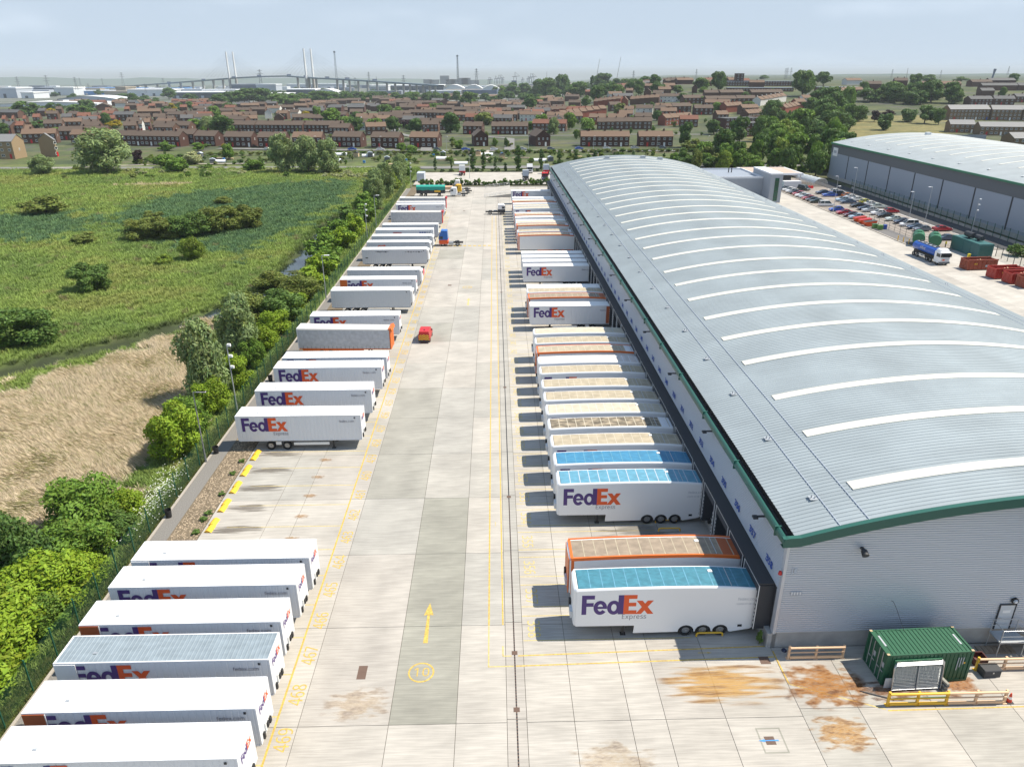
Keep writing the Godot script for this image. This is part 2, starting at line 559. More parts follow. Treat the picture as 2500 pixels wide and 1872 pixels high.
# words lying on the ground; along = direction of writing, up = direction of the letters' tops
func floor_words(parent: Node, s: String, at: Vector3, size: float, squeeze: float, along: Vector3, up: Vector3, m: Material) -> void:
	var t := text_mesh(s, size, 0.004)
	t.horizontal_alignment = HORIZONTAL_ALIGNMENT_CENTER
	t.vertical_alignment = VERTICAL_ALIGNMENT_CENTER
	var o := part(parent, "painted_number", t, m)
	o.transform = Transform3D(Basis(along * squeeze, up, along.cross(up)), at)


const TAN := [Vector2(-66, -84.5), Vector2(-57.6, -98.4), Vector2(-51.4, -103.8), Vector2(-49.4, -117.0), Vector2(-45.5, -117.2), Vector2(-44.4, -103.6), Vector2(-38.8, -88.1), Vector2(-37.2, -73.9), Vector2(-39.1, -65.9), Vector2(-40.6, -61.6), Vector2(-42.4, -56.5), Vector2(-44.7, -50.3), Vector2(-52, -42.2)]
const REEDS := [Vector2(-111.4, -214.7), Vector2(-112.2, -247.7), Vector2(-102.5, -262.2), Vector2(-65.2, -289.8), Vector2(-51.7, -283.0), Vector2(-48.0, -236.2), Vector2(-51.9, -192.9), Vector2(-57.2, -181.8), Vector2(-54.7, -162.4), Vector2(-72.4, -177.1), Vector2(-98.2, -194.5)]
const REEDS2 := [Vector2(-160, -215.8), Vector2(-131.7, -222.8), Vector2(-111.4, -214.7), Vector2(-107.8, -183.5), Vector2(-122.8, -184.0), Vector2(-150, -190)]
const STREAM := [Vector2(-38.5, -262), Vector2(-40.8, -231.6), Vector2(-42.2, -219.6), Vector2(-43.9, -210.9), Vector2(-44.7, -195.7), Vector2(-43.9, -172.6), Vector2(-43.8, -162.0), Vector2(-43.3, -149.8), Vector2(-43.9, -138.6), Vector2(-46.2, -130.3), Vector2(-49.5, -122), Vector2(-52.9, -115.5), Vector2(-56.0, -110.5), Vector2(-62.0, -104.0), Vector2(-70.0, -96.5), Vector2(-78.0, -88.0)]

func stream_off(x: float, z: float) -> float:
	var p := Vector2(x, z)
	var best := 99.0
	if x > -84.0 and x < -30.0 and z > -272.0 and z < -80.0:
		for i in STREAM.size() - 1:
			best = minf(best, p.distance_to(Geometry2D.get_closest_point_to_segment(p, STREAM[i], STREAM[i + 1])))
	return best

func surface(x: float, z: float) -> float:
	var h := land(x, z)
	if x > -31.2 and x < 133.0 and z > -316.0 and z < 10.0:
		return -0.45
	var k := nz.get_noise_2d(x * 3.0, z * 3.0)
	if z > -345.0 and x < -32.0:
		h += k * 0.35 - 0.1
		var s := stream_off(x, z)
		if s < 6.0:
			h = lerpf(-1.15, h, sstep(0.6, 3.6, s + nz2.get_noise_2d(x * 1.7, z * 1.7) * 3.0 + (0.8 if z > -128.0 else 0.0)))
		return h
	if x < -31.2:
		h -= 0.2
	return h - 0.12

func ground_color(x: float, z: float) -> Color:
	var jx := x + nz2.get_noise_2d(x, z) * 9.0
	var jz := z + nz2.get_noise_2d(x + 300.0, z) * 14.0
	var n1 := nz.get_noise_2d(x * 1.2, z * 1.2)
	var n2 := nz2.get_noise_2d(x * 1.5 + 50.0, z * 1.5)
	var d := -z
	if x < -31.0 and d < 352.0:
		var c := Color(0.225, 0.310, 0.065)
		c = c.lerp(Color(0.170, 0.255, 0.056), sstep(-0.05, 0.30, n1))
		c = c.lerp(Color(0.26, 0.295, 0.075), sstep(0.10, 0.45, -n1 + n2 * 0.3))
		c = c.lerp(Color(0.20, 0.17, 0.085), sstep(0.42, 0.62, n2 + n1 * 0.2))
		var j := Vector2(jx, jz)
		if Geometry2D.is_point_in_polygon(j, PackedVector2Array(REEDS)) or Geometry2D.is_point_in_polygon(j, PackedVector2Array(REEDS2)):
			c = Color(0.082, 0.165, 0.070).lerp(Color(0.115, 0.205, 0.075), sstep(-0.2, 0.3, n2))
		if Geometry2D.is_point_in_polygon(j, PackedVector2Array(TAN)):
			c = Color(0.64, 0.54, 0.41).lerp(Color(0.50, 0.42, 0.28), sstep(-0.1, 0.4, n2))
			c = c.lerp(Color(0.16, 0.17, 0.06), sstep(0.32, 0.5, n1))
		if Vector2((x + 126.5) / 11.0, (z + 280.0) / 2.6).length() < 1.0 + n2:
			c = Color(0.50, 0.42, 0.28)
		var s := stream_off(x, z)
		if s < 4.0:
			c = c.lerp(Color(0.055, 0.075, 0.025), 1.0 - sstep(1.5, 4.0, s))
		if d > 325.0:
			c = c.lerp(Color(0.16, 0.17, 0.05), 0.5)
		return c
	if d < 318.0:
		return Color(0.15, 0.16, 0.06)
	if d < 410.0:  # verges and allotments
		var c2 := Color(0.13, 0.17, 0.04).lerp(Color(0.20, 0.165, 0.09), sstep(0.15, 0.45, n2))
		return c2.lerp(Color(0.07, 0.105, 0.03), sstep(0.05, 0.35, n1))
	if x / d > 0.33 and x / d < 0.60 and d < 640.0 and d > 400.0:  # dry playing field on the rise
		return Color(0.33, 0.285, 0.10).lerp(Color(0.24, 0.235, 0.08), sstep(-0.1, 0.3, n2))
	if d < 1150.0 or x / d > 0.05 and d < 1500.0:
		var c3 := Color(0.11, 0.145, 0.04).lerp(Color(0.21, 0.205, 0.075), sstep(0.0, 0.4, n2))
		c3 = c3.lerp(Color(0.14, 0.13, 0.115), sstep(0.05, 0.3, nz2.get_noise_2d(x * 2.0 + 900.0, z * 2.0)))
		return c3.lerp(Color(0.07, 0.10, 0.03), sstep(0.0, 0.3, n1))
	if d < 4200.0 and x < 500.0:
		var c4 := Color(0.10, 0.13, 0.07).lerp(Color(0.34, 0.34, 0.32), sstep(-0.05, 0.2, n1 + n2 * 0.4))
		return c4
	return Color(0.085, 0.12, 0.06).lerp(Color(0.13, 0.15, 0.08), sstep(-0.2, 0.3, n1))

func ground() -> void:
	var xs := PackedFloat32Array()
	var zs := PackedFloat32Array()
	var x := -30.0
	var step := 2.0
	while x > -15000.0:
		xs.append(x)
		if x < -150.0: step = 4.0
		if x < -300.0: step = minf(step * 1.0 + absf(x) * 0.03, 1500.0)
		x -= step
	xs.reverse()
	x = -22.0
	step = 7.0
	while x < 15000.0:
		xs.append(x)
		if x > 230.0: step = minf(8.0 + absf(x) * 0.03, 1500.0)
		x += step
	var z := 60.0
	step = 20.0
	while z > -16000.0:
		zs.append(z)
		step = 20.0 if z > -18.0 else 2.0 if z > -352.0 else 6.0 if z > -760.0 else 14.0 if z > -1250.0 else 30.0 if z > -2000.0 else minf(-z * 0.05, 1200.0)
		z -= step
	var nx := xs.size()
	var v := PackedVector3Array()
	var col := PackedColorArray()
	var nor := PackedVector3Array()
	for zz in zs:
		for xx in xs:
			v.append(Vector3(xx, surface(xx, zz), zz))
			col.append(ground_color(xx, zz))
	nor.resize(v.size())
	var idx := PackedInt32Array()
	for j in zs.size() - 1:
		for i in nx - 1:
			var a := j * nx + i
			idx.append_array([a, a + nx + 1, a + 1, a, a + nx, a + nx + 1])
	for j in zs.size():
		for i in nx:
			var i0 := maxi(i - 1, 0)
			var i1 := mini(i + 1, nx - 1)
			var j0 := maxi(j - 1, 0)
			var j1 := mini(j + 1, zs.size() - 1)
			var dx := v[j * nx + i1] - v[j * nx + i0]
			var dz := v[j0 * nx + i] - v[j1 * nx + i]
			nor[j * nx + i] = dz.cross(dx).normalized()
	var a := []
	a.resize(Mesh.ARRAY_MAX)
	a[Mesh.ARRAY_VERTEX] = v
	a[Mesh.ARRAY_NORMAL] = nor
	a[Mesh.ARRAY_COLOR] = col
	a[Mesh.ARRAY_INDEX] = idx
	var m := ArrayMesh.new()
	m.add_surface_from_arrays(Mesh.PRIMITIVE_TRIANGLES, a)
	setting("ground", m, M.ground)
	# stream
	var w := MB.new()
	for i in 11:
		var p: Vector2 = STREAM[i]
		var q: Vector2 = STREAM[i + 1]
		var s0: Vector2 = (q - STREAM[maxi(i - 1, 0)]).normalized().orthogonal() * 4.6
		var s1: Vector2 = (STREAM[mini(i + 2, STREAM.size() - 1)] - p).normalized().orthogonal() * 4.6
		var f := func(k: Vector2) -> Vector3: return Vector3(k.x, -0.62, k.y)
		w.quad(f.call(p + s0), f.call(q + s1), f.call(q - s1), f.call(p - s0))
	var wm := w.mesh()
	setting("water", wm, M.water)
	# roads and paths laid on the land: points, width, material
	ribbon("road", [Vector2(-260, -335), Vector2(-27, -329.5), Vector2(60, -329), Vector2(118, -329), Vector2(260, -322)], 9.0, "road", 0.06)
	ribbon("path", [Vector2(-230, -322), Vector2(-211.0, -328.5), Vector2(-168.3, -341.6), Vector2(-140.6, -347.2), Vector2(-104, -347.7)], 2.4, "kerb", 0.10)
	ribbon("street", [Vector2(-150, -420), Vector2(-80, -408), Vector2(0, -401), Vector2(120, -396)], 6.5, "road", 0.05)
	ribbon("lane", [Vector2(-4, -401), Vector2(-3, -352)], 2.6, "kerb", 0.09)
	ribbon("side_street", [Vector2(95, -335), Vector2(108, -400), Vector2(150, -480), Vector2(190, -560), Vector2(215, -620)], 7.0, "road", 0.08)
	ribbon("estate_street", [Vector2(-36, -403), Vector2(-40, -470), Vector2(-70, -540), Vector2(-78, -640)], 6.0, "road", 0.08)
	ribbon("estate_road", [Vector2(8, -405), Vector2(10, -480), Vector2(-10, -500), Vector2(90, -505), Vector2(140, -500)], 5.5, "road", 0.08)
	ribbon("hill_road", [Vector2(235, -430), Vector2(300, -428), Vector2(360, -400), Vector2(460, -385)], 6.0, "kerb", 0.15)

func ribbon(called: String, ps: Array, width: float, m: String, lift: float) -> void:
	var b := MB.new()
	for i in ps.size() - 1:
		var n := maxi(1, int((ps[i + 1] - ps[i]).length() / 8.0))
		for k in n:
			var p: Vector2 = ps[i].lerp(ps[i + 1], float(k) / n)
			var q: Vector2 = ps[i].lerp(ps[i + 1], float(k + 1) / n)
			var s := (q - p).normalized().orthogonal() * width * 0.5
			var f := func(c: Vector2) -> Vector3: return Vector3(c.x, land(c.x, c.y) + lift, c.y)
			b.quad(f.call(p + s), f.call(q + s), f.call(q - s), f.call(p - s))
	setting(called, b.mesh(), M[m])

#---------------------------------------------------------------- lorry yard
const COLS := [-27.0, -21.45, -18.85, -13.0, -7.2, -2.87, 0.42, 1.70, 4.77, 8.4, 10.7, 14.6, 19.66]

func yard() -> void:
	var base := setting("yard", bx(Vector3(-27.05, -0.40, -271.5), Vector3(72.0, -0.03, -8.0)), M.joint)
	var far := MB.new()
	var far2 := MB.new()
	var rows := 28
	for r in rows:
		var z1 := -25.73 - 9.04 * r
		var z0 := maxf(z1 - 9.04, -271.0)
		for c in COLS.size() - 1:
			if c == 6:
				continue
			var g := 0.018
			var k := rng.randi() % 5
			if c == 4 and r >= 1 and r <= 3: k = 5
			elif c == 3 and r >= 4 and r <= 6: k = 6
			elif c == 4 and (r == 5 or r == 6): k = 4
			elif c == 3 and r == 9: k = 6
			elif c == 4 and (r == 9 or r == 10): k = 4
			elif c == 3 and r == 15: k = 6
			elif c == 5 and r == 2: k = 4
			elif c >= 7: k = [0, 1, 2, 7, 0][k]
			if r == 0: k = [7, 2, 0, 7, 2][rng.randi() % 5]
			var p := Vector3(COLS[c] + g, -0.22, z0 + g)
			var q := Vector3(COLS[c + 1] - g, 0.0, z1 - g)
			if r < 20:
				part(base, "concrete_slab", bx(p, q), M["concrete%d" % k])
			elif k % 2 == 0:
				far.box(p, q)
			else:
				far2.box(p, q)
	part(base, "far_slabs", far.mesh(), M.concrete0).set_meta("kind", "stuff")
	part(base, "far_slabs", far2.mesh(), M.concrete3).set_meta("kind", "stuff")
	# slabs in front of the gable, and the row at the bottom edge
	var ex := [19.66, 23.55, 28.62, 33.7, 38.8, 44.0, 50.0]
	var zr := [-8.2, -16.7, -25.73, -35.40, -40.95]
	for c in ex.size() - 1:
		for r in zr.size() - 1:
			part(base, "concrete_slab", bx(Vector3(ex[c] + 0.018, -0.22, zr[r + 1] + 0.018), Vector3(ex[c + 1] - 0.018, 0, zr[r] - 0.018)), M["concrete%d" % [3, 1, 4, 0][rng.randi() % 4]])
	for c in COLS.size() - 1:
		if c != 6:
			part(base, "concrete_slab", bx(Vector3(COLS[c] + 0.018, -0.22, -25.71), Vector3(COLS[c + 1] - 0.018, 0, -8.2)), M.concrete7)
	# drainage channel: two rows of narrow slabs with an iron slot between them
	for r in 27:
		var z1 := -26.0 - 9.04 * r
		for s in [[0.437, 1.01], [1.11, 1.683]]:
			var m: Material = M.concrete4 if r >= 2 and r < 12 else M.concrete1
			part(base, "channel_slab", bx(Vector3(s[0], -0.2, z1 - 9.02), Vector3(s[1], -0.001, z1 - 0.02)), m)
	part(base, "drain_slot", bx(Vector3(1.015, -0.1, -244.0), Vector3(1.105, -0.008, -20.0)), M.black)
	var bars := MB.new()
	for i in 150:
		bars.box(Vector3(1.01, -0.02, -24.0 - i * 0.25), Vector3(1.11, -0.004, -24.0 - i * 0.25 - 0.10))
	part(base, "drain_grating", bars.mesh(), M.rust_cover).set_meta("kind", "stuff")
	for z in [-35.79, -40.89, -61.9, -89.0, -134.2, -152.3, -197.5]:
		var cov := MB.new()
		cov.box(Vector3(0.86, -0.1, z - 0.19), Vector3(1.27, 0.006, z + 0.19))
		for k in 4:
			cov.box(Vector3(0.88 + k * 0.1, 0.006, z - 0.17), Vector3(0.93 + k * 0.1, 0.014, z + 0.17))
		part(base, "drain_cover", cov.mesh(), M.rust_cover)
	# iron covers
	cover(base, Vector3(-9.62, 0, -39.3), 0.62, 1.25)
	cover(base, Vector3(-9.0, 0, -139.5), 0.7, 0.8)
	cover(base, Vector3(18.82, 0, -39.72), 0.72, 0.72)
	cover(base, Vector3(16.86, 0, -32.98), 0.62, 0.62)
	cover(base, Vector3(-9.2, 0, -222.0), 0.7, 0.8)
	var fr := MB.new()
	for s in [[-0.78, -0.95, 0.78, -0.85], [-0.78, 0.85, 0.78, 0.95], [-0.78, -0.85, -0.68, 0.85], [0.68, -0.85, 0.78, 0.85]]:
		fr.box(Vector3(s[0], -0.02, s[1]), Vector3(s[2], 0.004, s[3]))
	part(base, "cover_surround", fr.mesh(), M.concrete5, Vector3(17.0, 0, -33.0))
	part(base, "inspection_hatch", bx(Vector3(-0.5, -0.02, -0.5), Vector3(0.5, 0.005, 0.5)), M.concrete4, Vector3(11.4, 0, -54.6))
	arrow(base, Vector3(16.86, 0.012, -32.98), 0.9, Vector3(-1, 0, 0), mat("spray_blue", 0.05, 0.25, 0.62, 0.7))
	# far kerb
	part(base, "kerb", bx(Vector3(-27, -0.2, -271.9), Vector3(19, 0.16, -271.5)), M.kerb)
	# ramp with railings at the far end
	var rp := thing("loading_ramp", "pale concrete loading ramp with handrails at the far end of the yard", "ramp", Vector3(-3.6, 0, -267.2))
	var ra := MB.new()
	ra.prism(PackedVector2Array([Vector2(0, 0.003), Vector2(9.0, 0.003), Vector2(9.0, 1.1)]), 0.0, 20.0)
	part(rp, "slope", ra.mesh(), M.concrete2)
	for zz in [0.1, 19.9]:
		var rl := MB.new()
		rl.pipe([Vector3(0.3, 1.0, zz), Vector3(8.9, 2.1, zz)], 0.05)
		rl.pipe([Vector3(0.3, 0.5, zz), Vector3(8.9, 1.6, zz)], 0.04)
		for k in 6:
			rl.bar(Vector3(0.3 + k * 1.7, 0.02 + k * 0.2, zz), Vector3(0.3 + k * 1.7, 1.0 + k * 0.22, zz), 0.045)
		part(rp, "railing", rl.mesh(), M.frame_white)
	stains()

func cover(base: Node, at: Vector3, w: float, l: float) -> void:
	var m := MB.new()
	m.box(Vector3(-w / 2, -0.05, -l / 2), Vector3(w / 2, 0.005, l / 2))
	m.box(Vector3(-w / 2 + 0.04, 0.005, -0.02), Vector3(w / 2 - 0.04, 0.011, 0.02))
	m.box(Vector3(-0.02, 0.0055, -l / 2 + 0.04), Vector3(0.02, 0.0105, l / 2 - 0.04))
	part(base, "manhole_cover", m.mesh(), M.rust_cover, at)

func arrow(base: Node, at: Vector3, l: float, dir: Vector3, m: Material) -> void:
	var b := MB.new()
	b.prism(PackedVector2Array([Vector2(-0.055 * l, -l * 0.6), Vector2(0.055 * l, -l * 0.6), Vector2(0.03 * l, 0.38 * l), Vector2(0.12 * l, 0.36 * l), Vector2(0, 0.82 * l), Vector2(-0.12 * l, 0.36 * l), Vector2(-0.03 * l, 0.38 * l)]), 0, 0.004)
	var o := part(base, "painted_arrow", b.mesh(), m)
	o.transform = Transform3D(Basis(dir.cross(Vector3.UP), dir, Vector3.UP), at)

# spilt and washed-out rust, tyre dirt: thin films with ragged outlines, where the photograph shows them
func stain(base: Node, called: String, c: Vector2, size: Vector2, color: Color, alpha: float, seed_: int, freq: float, stretch: Vector2, cut: float) -> void:
	var w := 256
	var f := FastNoiseLite.new()
	f.seed = seed_
	f.frequency = freq
	f.fractal_octaves = 5
	var im := Image.create(w, w, false, Image.FORMAT_RGBA8)
	for y in w:
		for x in w:
			var u := Vector2(x / 128.0 - 1.0, y / 128.0 - 1.0)
			var n := f.get_noise_2d(x * stretch.x, y * stretch.y)
			var n2 := f.get_noise_2d(x * stretch.x * 4.0 + 500, y * stretch.y * 4.0)
			var e := 1.0 - u.length()
			var a := sstep(cut, cut + 0.6, e + n * 0.9) * sstep(0.0, 0.25, 1.0 - maxf(absf(u.x), absf(u.y))) * alpha * (0.72 + n2 * 0.28)
			var cc := color.lerp(Color(color.r * 0.55, color.g * 0.45, color.b * 0.4), sstep(-0.1, 0.7, n2 * 0.35 + n * 0.7))
			cc.a = clampf(a, 0, 1)
			im.set_pixel(x, y, cc)
	var m := StandardMaterial3D.new()
	m.resource_name = called
	m.albedo_texture = ImageTexture.create_from_image(im)
	m.transparency = BaseMaterial3D.TRANSPARENCY_ALPHA
	m.roughness = 0.95
	var b := MB.new()
	b.quad(Vector3(-size.x / 2, 0, size.y / 2), Vector3(size.x / 2, 0, size.y / 2), Vector3(size.x / 2, 0, -size.y / 2), Vector3(-size.x / 2, 0, -size.y / 2))
	b.uv = PackedVector2Array([Vector2(0, 1), Vector2(1, 0), Vector2(1, 1), Vector2(0, 1), Vector2(0, 0), Vector2(1, 0)])
	part(base, called, b.mesh(), m, Vector3(c.x, 0.016, c.y))

func stains() -> void:
	var base := thing("stains", "orange rust runs and grey tyre dirt on the concrete slabs", "stains")
	base.set_meta("kind", "stuff")
	stain(base, "rust_stain", Vector2(22.0, -37.3), Vector2(6.6, 4.6), lin(0.36, 0.16, 0.035), 0.95, 3, 0.012, Vector2(1, 1.6), 0.0)
	stain(base, "rust_stain", Vector2(15.2, -37.6), Vector2(9.5, 4.0), lin(0.52, 0.30, 0.08), 0.85, 5, 0.010, Vector2(0.6, 2.6), 0.02)
	stain(base, "rust_stain", Vector2(26.5, -36.8), Vector2(5.6, 2.2), lin(0.20, 0.085, 0.03), 0.9, 8, 0.014, Vector2(1, 1.4), -0.05)
	stain(base, "rust_stain", Vector2(21.6, -33.4), Vector2(4.6, 3.2), lin(0.50, 0.27, 0.07), 0.75, 12, 0.012, Vector2(1, 2.0), 0.06)
	stain(base, "rust_stain", Vector2(31.2, -37.2), Vector2(3.6, 2.6), lin(0.36, 0.15, 0.035), 0.85, 18, 0.012, Vector2(1, 1.2), 0.0)
	for i in 5:
		var z := -57.4 - i * 3.62
		stain(base, "tyre_dirt", Vector2(-24.0, z + 0.45), Vector2(5.6, 1.5), lin(0.13, 0.11, 0.085), 0.65, 40 + i, 0.012, Vector2(0.5, 2.4), 0.0)
		stain(base, "tyre_dirt", Vector2(-18.6, z + 2.0), Vector2(1.6, 0.8), lin(0.42, 0.24, 0.09), 0.7, 60 + i, 0.016, Vector2(0.8, 1.6), 0.02)
	for i in 6:
		stain(base, "tyre_dirt", Vector2(13.0, -44.6 - i * 3.7), Vector2(9.0, 2.6), lin(0.12, 0.115, 0.10), 0.55, 80 + i, 0.012, Vector2(0.5, 2.0), 0.05)
	stain(base, "washed_stain", Vector2(-9.5, -36.5), Vector2(5.0, 3.2), lin(0.50, 0.36, 0.20), 0.4, 91, 0.012, Vector2(1, 2), 0.05)
	stain(base, "washed_stain", Vector2(6.8, -31.5), Vector2(6.0, 4.0), lin(0.48, 0.35, 0.19), 0.4, 92, 0.012, Vector2(1, 2), 0.05)

func line(base: Node, a: Vector2, b: Vector2, w: float, m: Material) -> void:
	var s := (b - a).normalized().orthogonal() * w * 0.5
	var p := MB.new()
	var f := func(k: Vector2) -> Vector3: return Vector3(k.x, 0.004, k.y)
	p.quad(f.call(a + s), f.call(b + s), f.call(b - s), f.call(a - s))
	part(base, "painted_line", p.mesh(), m)

func markings() -> void:
	var b := setting("road_markings", bx(Vector3(-0.86, 0.002, -213), Vector3(-0.74, 0.0045, -43.8)), M.yellow_paint)
	line(b, Vector2(0.26, -43.8), Vector2(0.26, -213), 0.11, M.yellow_paint)
	line(b, Vector2(-0.8, -39.6), Vector2(-0.8, -43.8), 0.09, M.faded_yellow)
	line(b, Vector2(0.23, -40.6), Vector2(0.23, -41.6), 0.10, M.faded_yellow)
	line(b, Vector2(-0.85, -39.6), Vector2(0.99, -39.62), 0.10, M.faded_yellow)
	line(b, Vector2(1.13, -39.62), Vector2(19.6, -40.03), 0.11, M.yellow_paint)
	line(b, Vector2(0.2, -40.6), Vector2(0.84, -40.6), 0.10, M.faded_yellow)
	line(b, Vector2(1.30, -40.6), Vector2(19.3, -41.09), 0.11, M.yellow_paint)
	line(b, Vector2(19.72, -40.6), Vector2(19.75, -37.55), 0.10, M.yellow_paint)
	line(b, Vector2(19.75, -37.5), Vector2(25.3, -35.2), 0.10, M.faded_yellow)
	line(b, Vector2(25.4, -35.1), Vector2(44, -35.3), 0.10, M.yellow_paint)
	# left bays
	line(b, Vector2(-14.45, -28), Vector2(-14.45, -150), 0.14, M.yellow_paint)
	line(b, Vector2(-14.45, -150), Vector2(-14.45, -222), 0.14, M.faded_yellow)
	for i in 52:
		var z := -32.0 - 3.62 * i
		line(b, Vector2(-25.0, z), Vector2(-14.5, z), 0.09, M.faded_yellow)
		if i < 50:
			floor_words(b, str(469 - i), Vector3(-13.62, 0.006, z - 1.8), 0.95, 0.9, Vector3(0, 0, -1), Vector3(-1, 0, 0), M.yellow_paint if i < 30 else M.faded_yellow)
	# dock bays
	for n in range(306, 359):
		var z := -43.43 - 3.7 * (358 - n)
		for s in [-1.32, 1.32]:
			line(b, Vector2(1.75, z + s), Vector2(14.2, z + s), 0.08, M.faded_yellow)
		if z > -225.0:
			floor_words(b, str(n), Vector3(2.55, 0.006, z + 0.1), 0.95, 0.9, Vector3(0, 0, 1), Vector3(1, 0, 0), M.faded_yellow)
	# lane arrow and speed roundel
	arrow(b, Vector3(-5.45, 0.004, -43.9), 3.1, Vector3(0, 0, -1), M.yellow_paint)
	arrow(b, Vector3(-5.0, 0.004, -128.0), 3.1, Vector3(0, 0, -1), M.faded_yellow)
	arrow(b, Vector3(-0.27, 0.005, -57.2), 0.5, Vector3(0, 0, -1), M.faded_yellow)
	arrow(b, Vector3(14.7, 0.005, -40.55), 0.7, Vector3(1, 0, 0), M.yellow_paint)
	for z in [-39.2, -138.0]:
		var r := MB.new()
		ring(r, Vector2(0, 0), 0.92, 0.92, 0.80, 0.80, 0.0, TAU, 0.003)
		var o := part(b, "painted_roundel", r.mesh(), M.yellow_paint)
		o.transform = Transform3D(Basis(Vector3(1, 0, 0), Vector3(0, 0, -1), Vector3(0, 1, 0)), Vector3(-5.5, 0.004, z))
		floor_words(b, "10", Vector3(-5.5, 0.006, z), 0.78, 1.0, Vector3(1, 0, 0), Vector3(0, 0, -1), M.yellow_paint)
	# give-way dashes across the lane
	for i in 9:
		line(b, Vector2(-11.2 + i * 1.18, -174.6), Vector2(-10.5 + i * 1.18, -174.6), 0.9, M.yellow_paint)


#---------------------------------------------------------------- the barrel-roofed warehouse
const WL := 208.0     # length
const WX0 := 0.35     # roof edge
const WX1 := 47.7

func arch(x: float, x0: float, x1: float, eave: float, rise: float) -> float:
	var h := (x1 - x0) * 0.5
	var r := (h * h + rise * rise) / (2.0 * rise)
	var t := x - (x0 + x1) * 0.5
	return eave + rise - (r - sqrt(maxf(r * r - t * t, 0.0)))

func ribbed_wall(m: MB, x0: float, x1: float, y0: float, y1: float, pitch: float, depth: float) -> void:
	# horizontal sheet ribs, facing +z, in the plane z = 0
	var y := y0
	while y < y1 - 0.01:
		var e := minf(y + pitch, y1)
		var p := e - y
		m.quad(Vector3(x0, y, 0), Vector3(x1, y, 0), Vector3(x1, y + p * 0.45, 0), Vector3(x0, y + p * 0.45, 0))
		m.quad(Vector3(x0, y + p * 0.45, 0), Vector3(x1, y + p * 0.45, 0), Vector3(x1, y + p * 0.55, depth), Vector3(x0, y + p * 0.55, depth))
		m.quad(Vector3(x0, y + p * 0.55, depth), Vector3(x1, y + p * 0.55, depth), Vector3(x1, y + p * 0.9, depth), Vector3(x0, y + p * 0.9, depth))
		m.quad(Vector3(x0, y + p * 0.9, depth), Vector3(x1, y + p * 0.9, depth), Vector3(x1, e, 0), Vector3(x0, e, 0))
		y = e

func barrel_roof(parent: Node, x0: float, x1: float, z0: float, z1: float, eave: float, rise: float, ribs: float, m: Material) -> void:
	# z0 near, z1 far (smaller)
	var k := 36
	var b := MB.new()
	for i in k:
		var xa := lerpf(x0, x1, float(i) / k)
		var xb := lerpf(x0, x1, float(i + 1) / k)
		var ya := arch(xa, x0, x1, eave, rise)
		var yb := arch(xb, x0, x1, eave, rise)
		var z := z0
		while z > z1 + 0.01:
			var e := maxf(z - ribs, z1)
			b.quad(Vector3(xa, ya, z), Vector3(xb, yb, z), Vector3(xb, yb, z - ribs * 0.72), Vector3(xa, ya, z - ribs * 0.72))
			var za := z - ribs * 0.72
			var ha := 0.05
			b.quad(Vector3(xa, ya, za), Vector3(xb, yb, za), Vector3(xb, yb + ha, za - ribs * 0.08), Vector3(xa, ya + ha, za - ribs * 0.08))
			b.quad(Vector3(xa, ya + ha, za - ribs * 0.08), Vector3(xb, yb + ha, za - ribs * 0.08), Vector3(xb, yb + ha, za - ribs * 0.20), Vector3(xa, ya + ha, za - ribs * 0.20))
			b.quad(Vector3(xa, ya + ha, za - ribs * 0.20), Vector3(xb, yb + ha, za - ribs * 0.20), Vector3(xb, yb, e), Vector3(xa, ya, e))
			z = e
	part(parent, "roof", b.mesh(), m)
	# underside, closes the roof
	var u := MB.new()
	for i in k:
		var xa := lerpf(x0, x1, float(i) / k)
		var xb := lerpf(x0, x1, float(i + 1) / k)
		var ya := arch(xa, x0, x1, eave, rise) - 0.25
		var yb := arch(xb, x0, x1, eave, rise) - 0.25
		u.quad(Vector3(xa, ya, z1), Vector3(xb, yb, z1), Vector3(xb, yb, z0), Vector3(xa, ya, z0))
	part(parent, "roof_lining", u.mesh(), M.shed_grey)

func rooflight(parent: Node, x0: float, x1: float, rx0: float, rx1: float, z: float, w: float, eave: float, rise: float) -> void:
	var b := MB.new()
	var k := 24
	for i in k:
		var xa := lerpf(x0, x1, float(i) / k)
		var xb := lerpf(x0, x1, float(i + 1) / k)
		var ya := arch(xa, rx0, rx1, eave, rise) + 0.075
		var yb := arch(xb, rx0, rx1, eave, rise) + 0.075
		b.quad(Vector3(xa, ya, z + w / 2), Vector3(xb, yb, z + w / 2), Vector3(xb, yb, z - w / 2), Vector3(xa, ya, z - w / 2))
		b.quad(Vector3(xa, ya - 0.1, z + w / 2), Vector3(xb, yb - 0.1, z + w / 2), Vector3(xb, yb, z + w / 2), Vector3(xa, ya, z + w / 2))
		b.quad(Vector3(xb, yb - 0.1, z - w / 2), Vector3(xa, ya - 0.1, z - w / 2), Vector3(xa, ya, z - w / 2), Vector3(xb, yb, z - w / 2))
	part(parent, "rooflight", b.mesh(), M.rooflight)

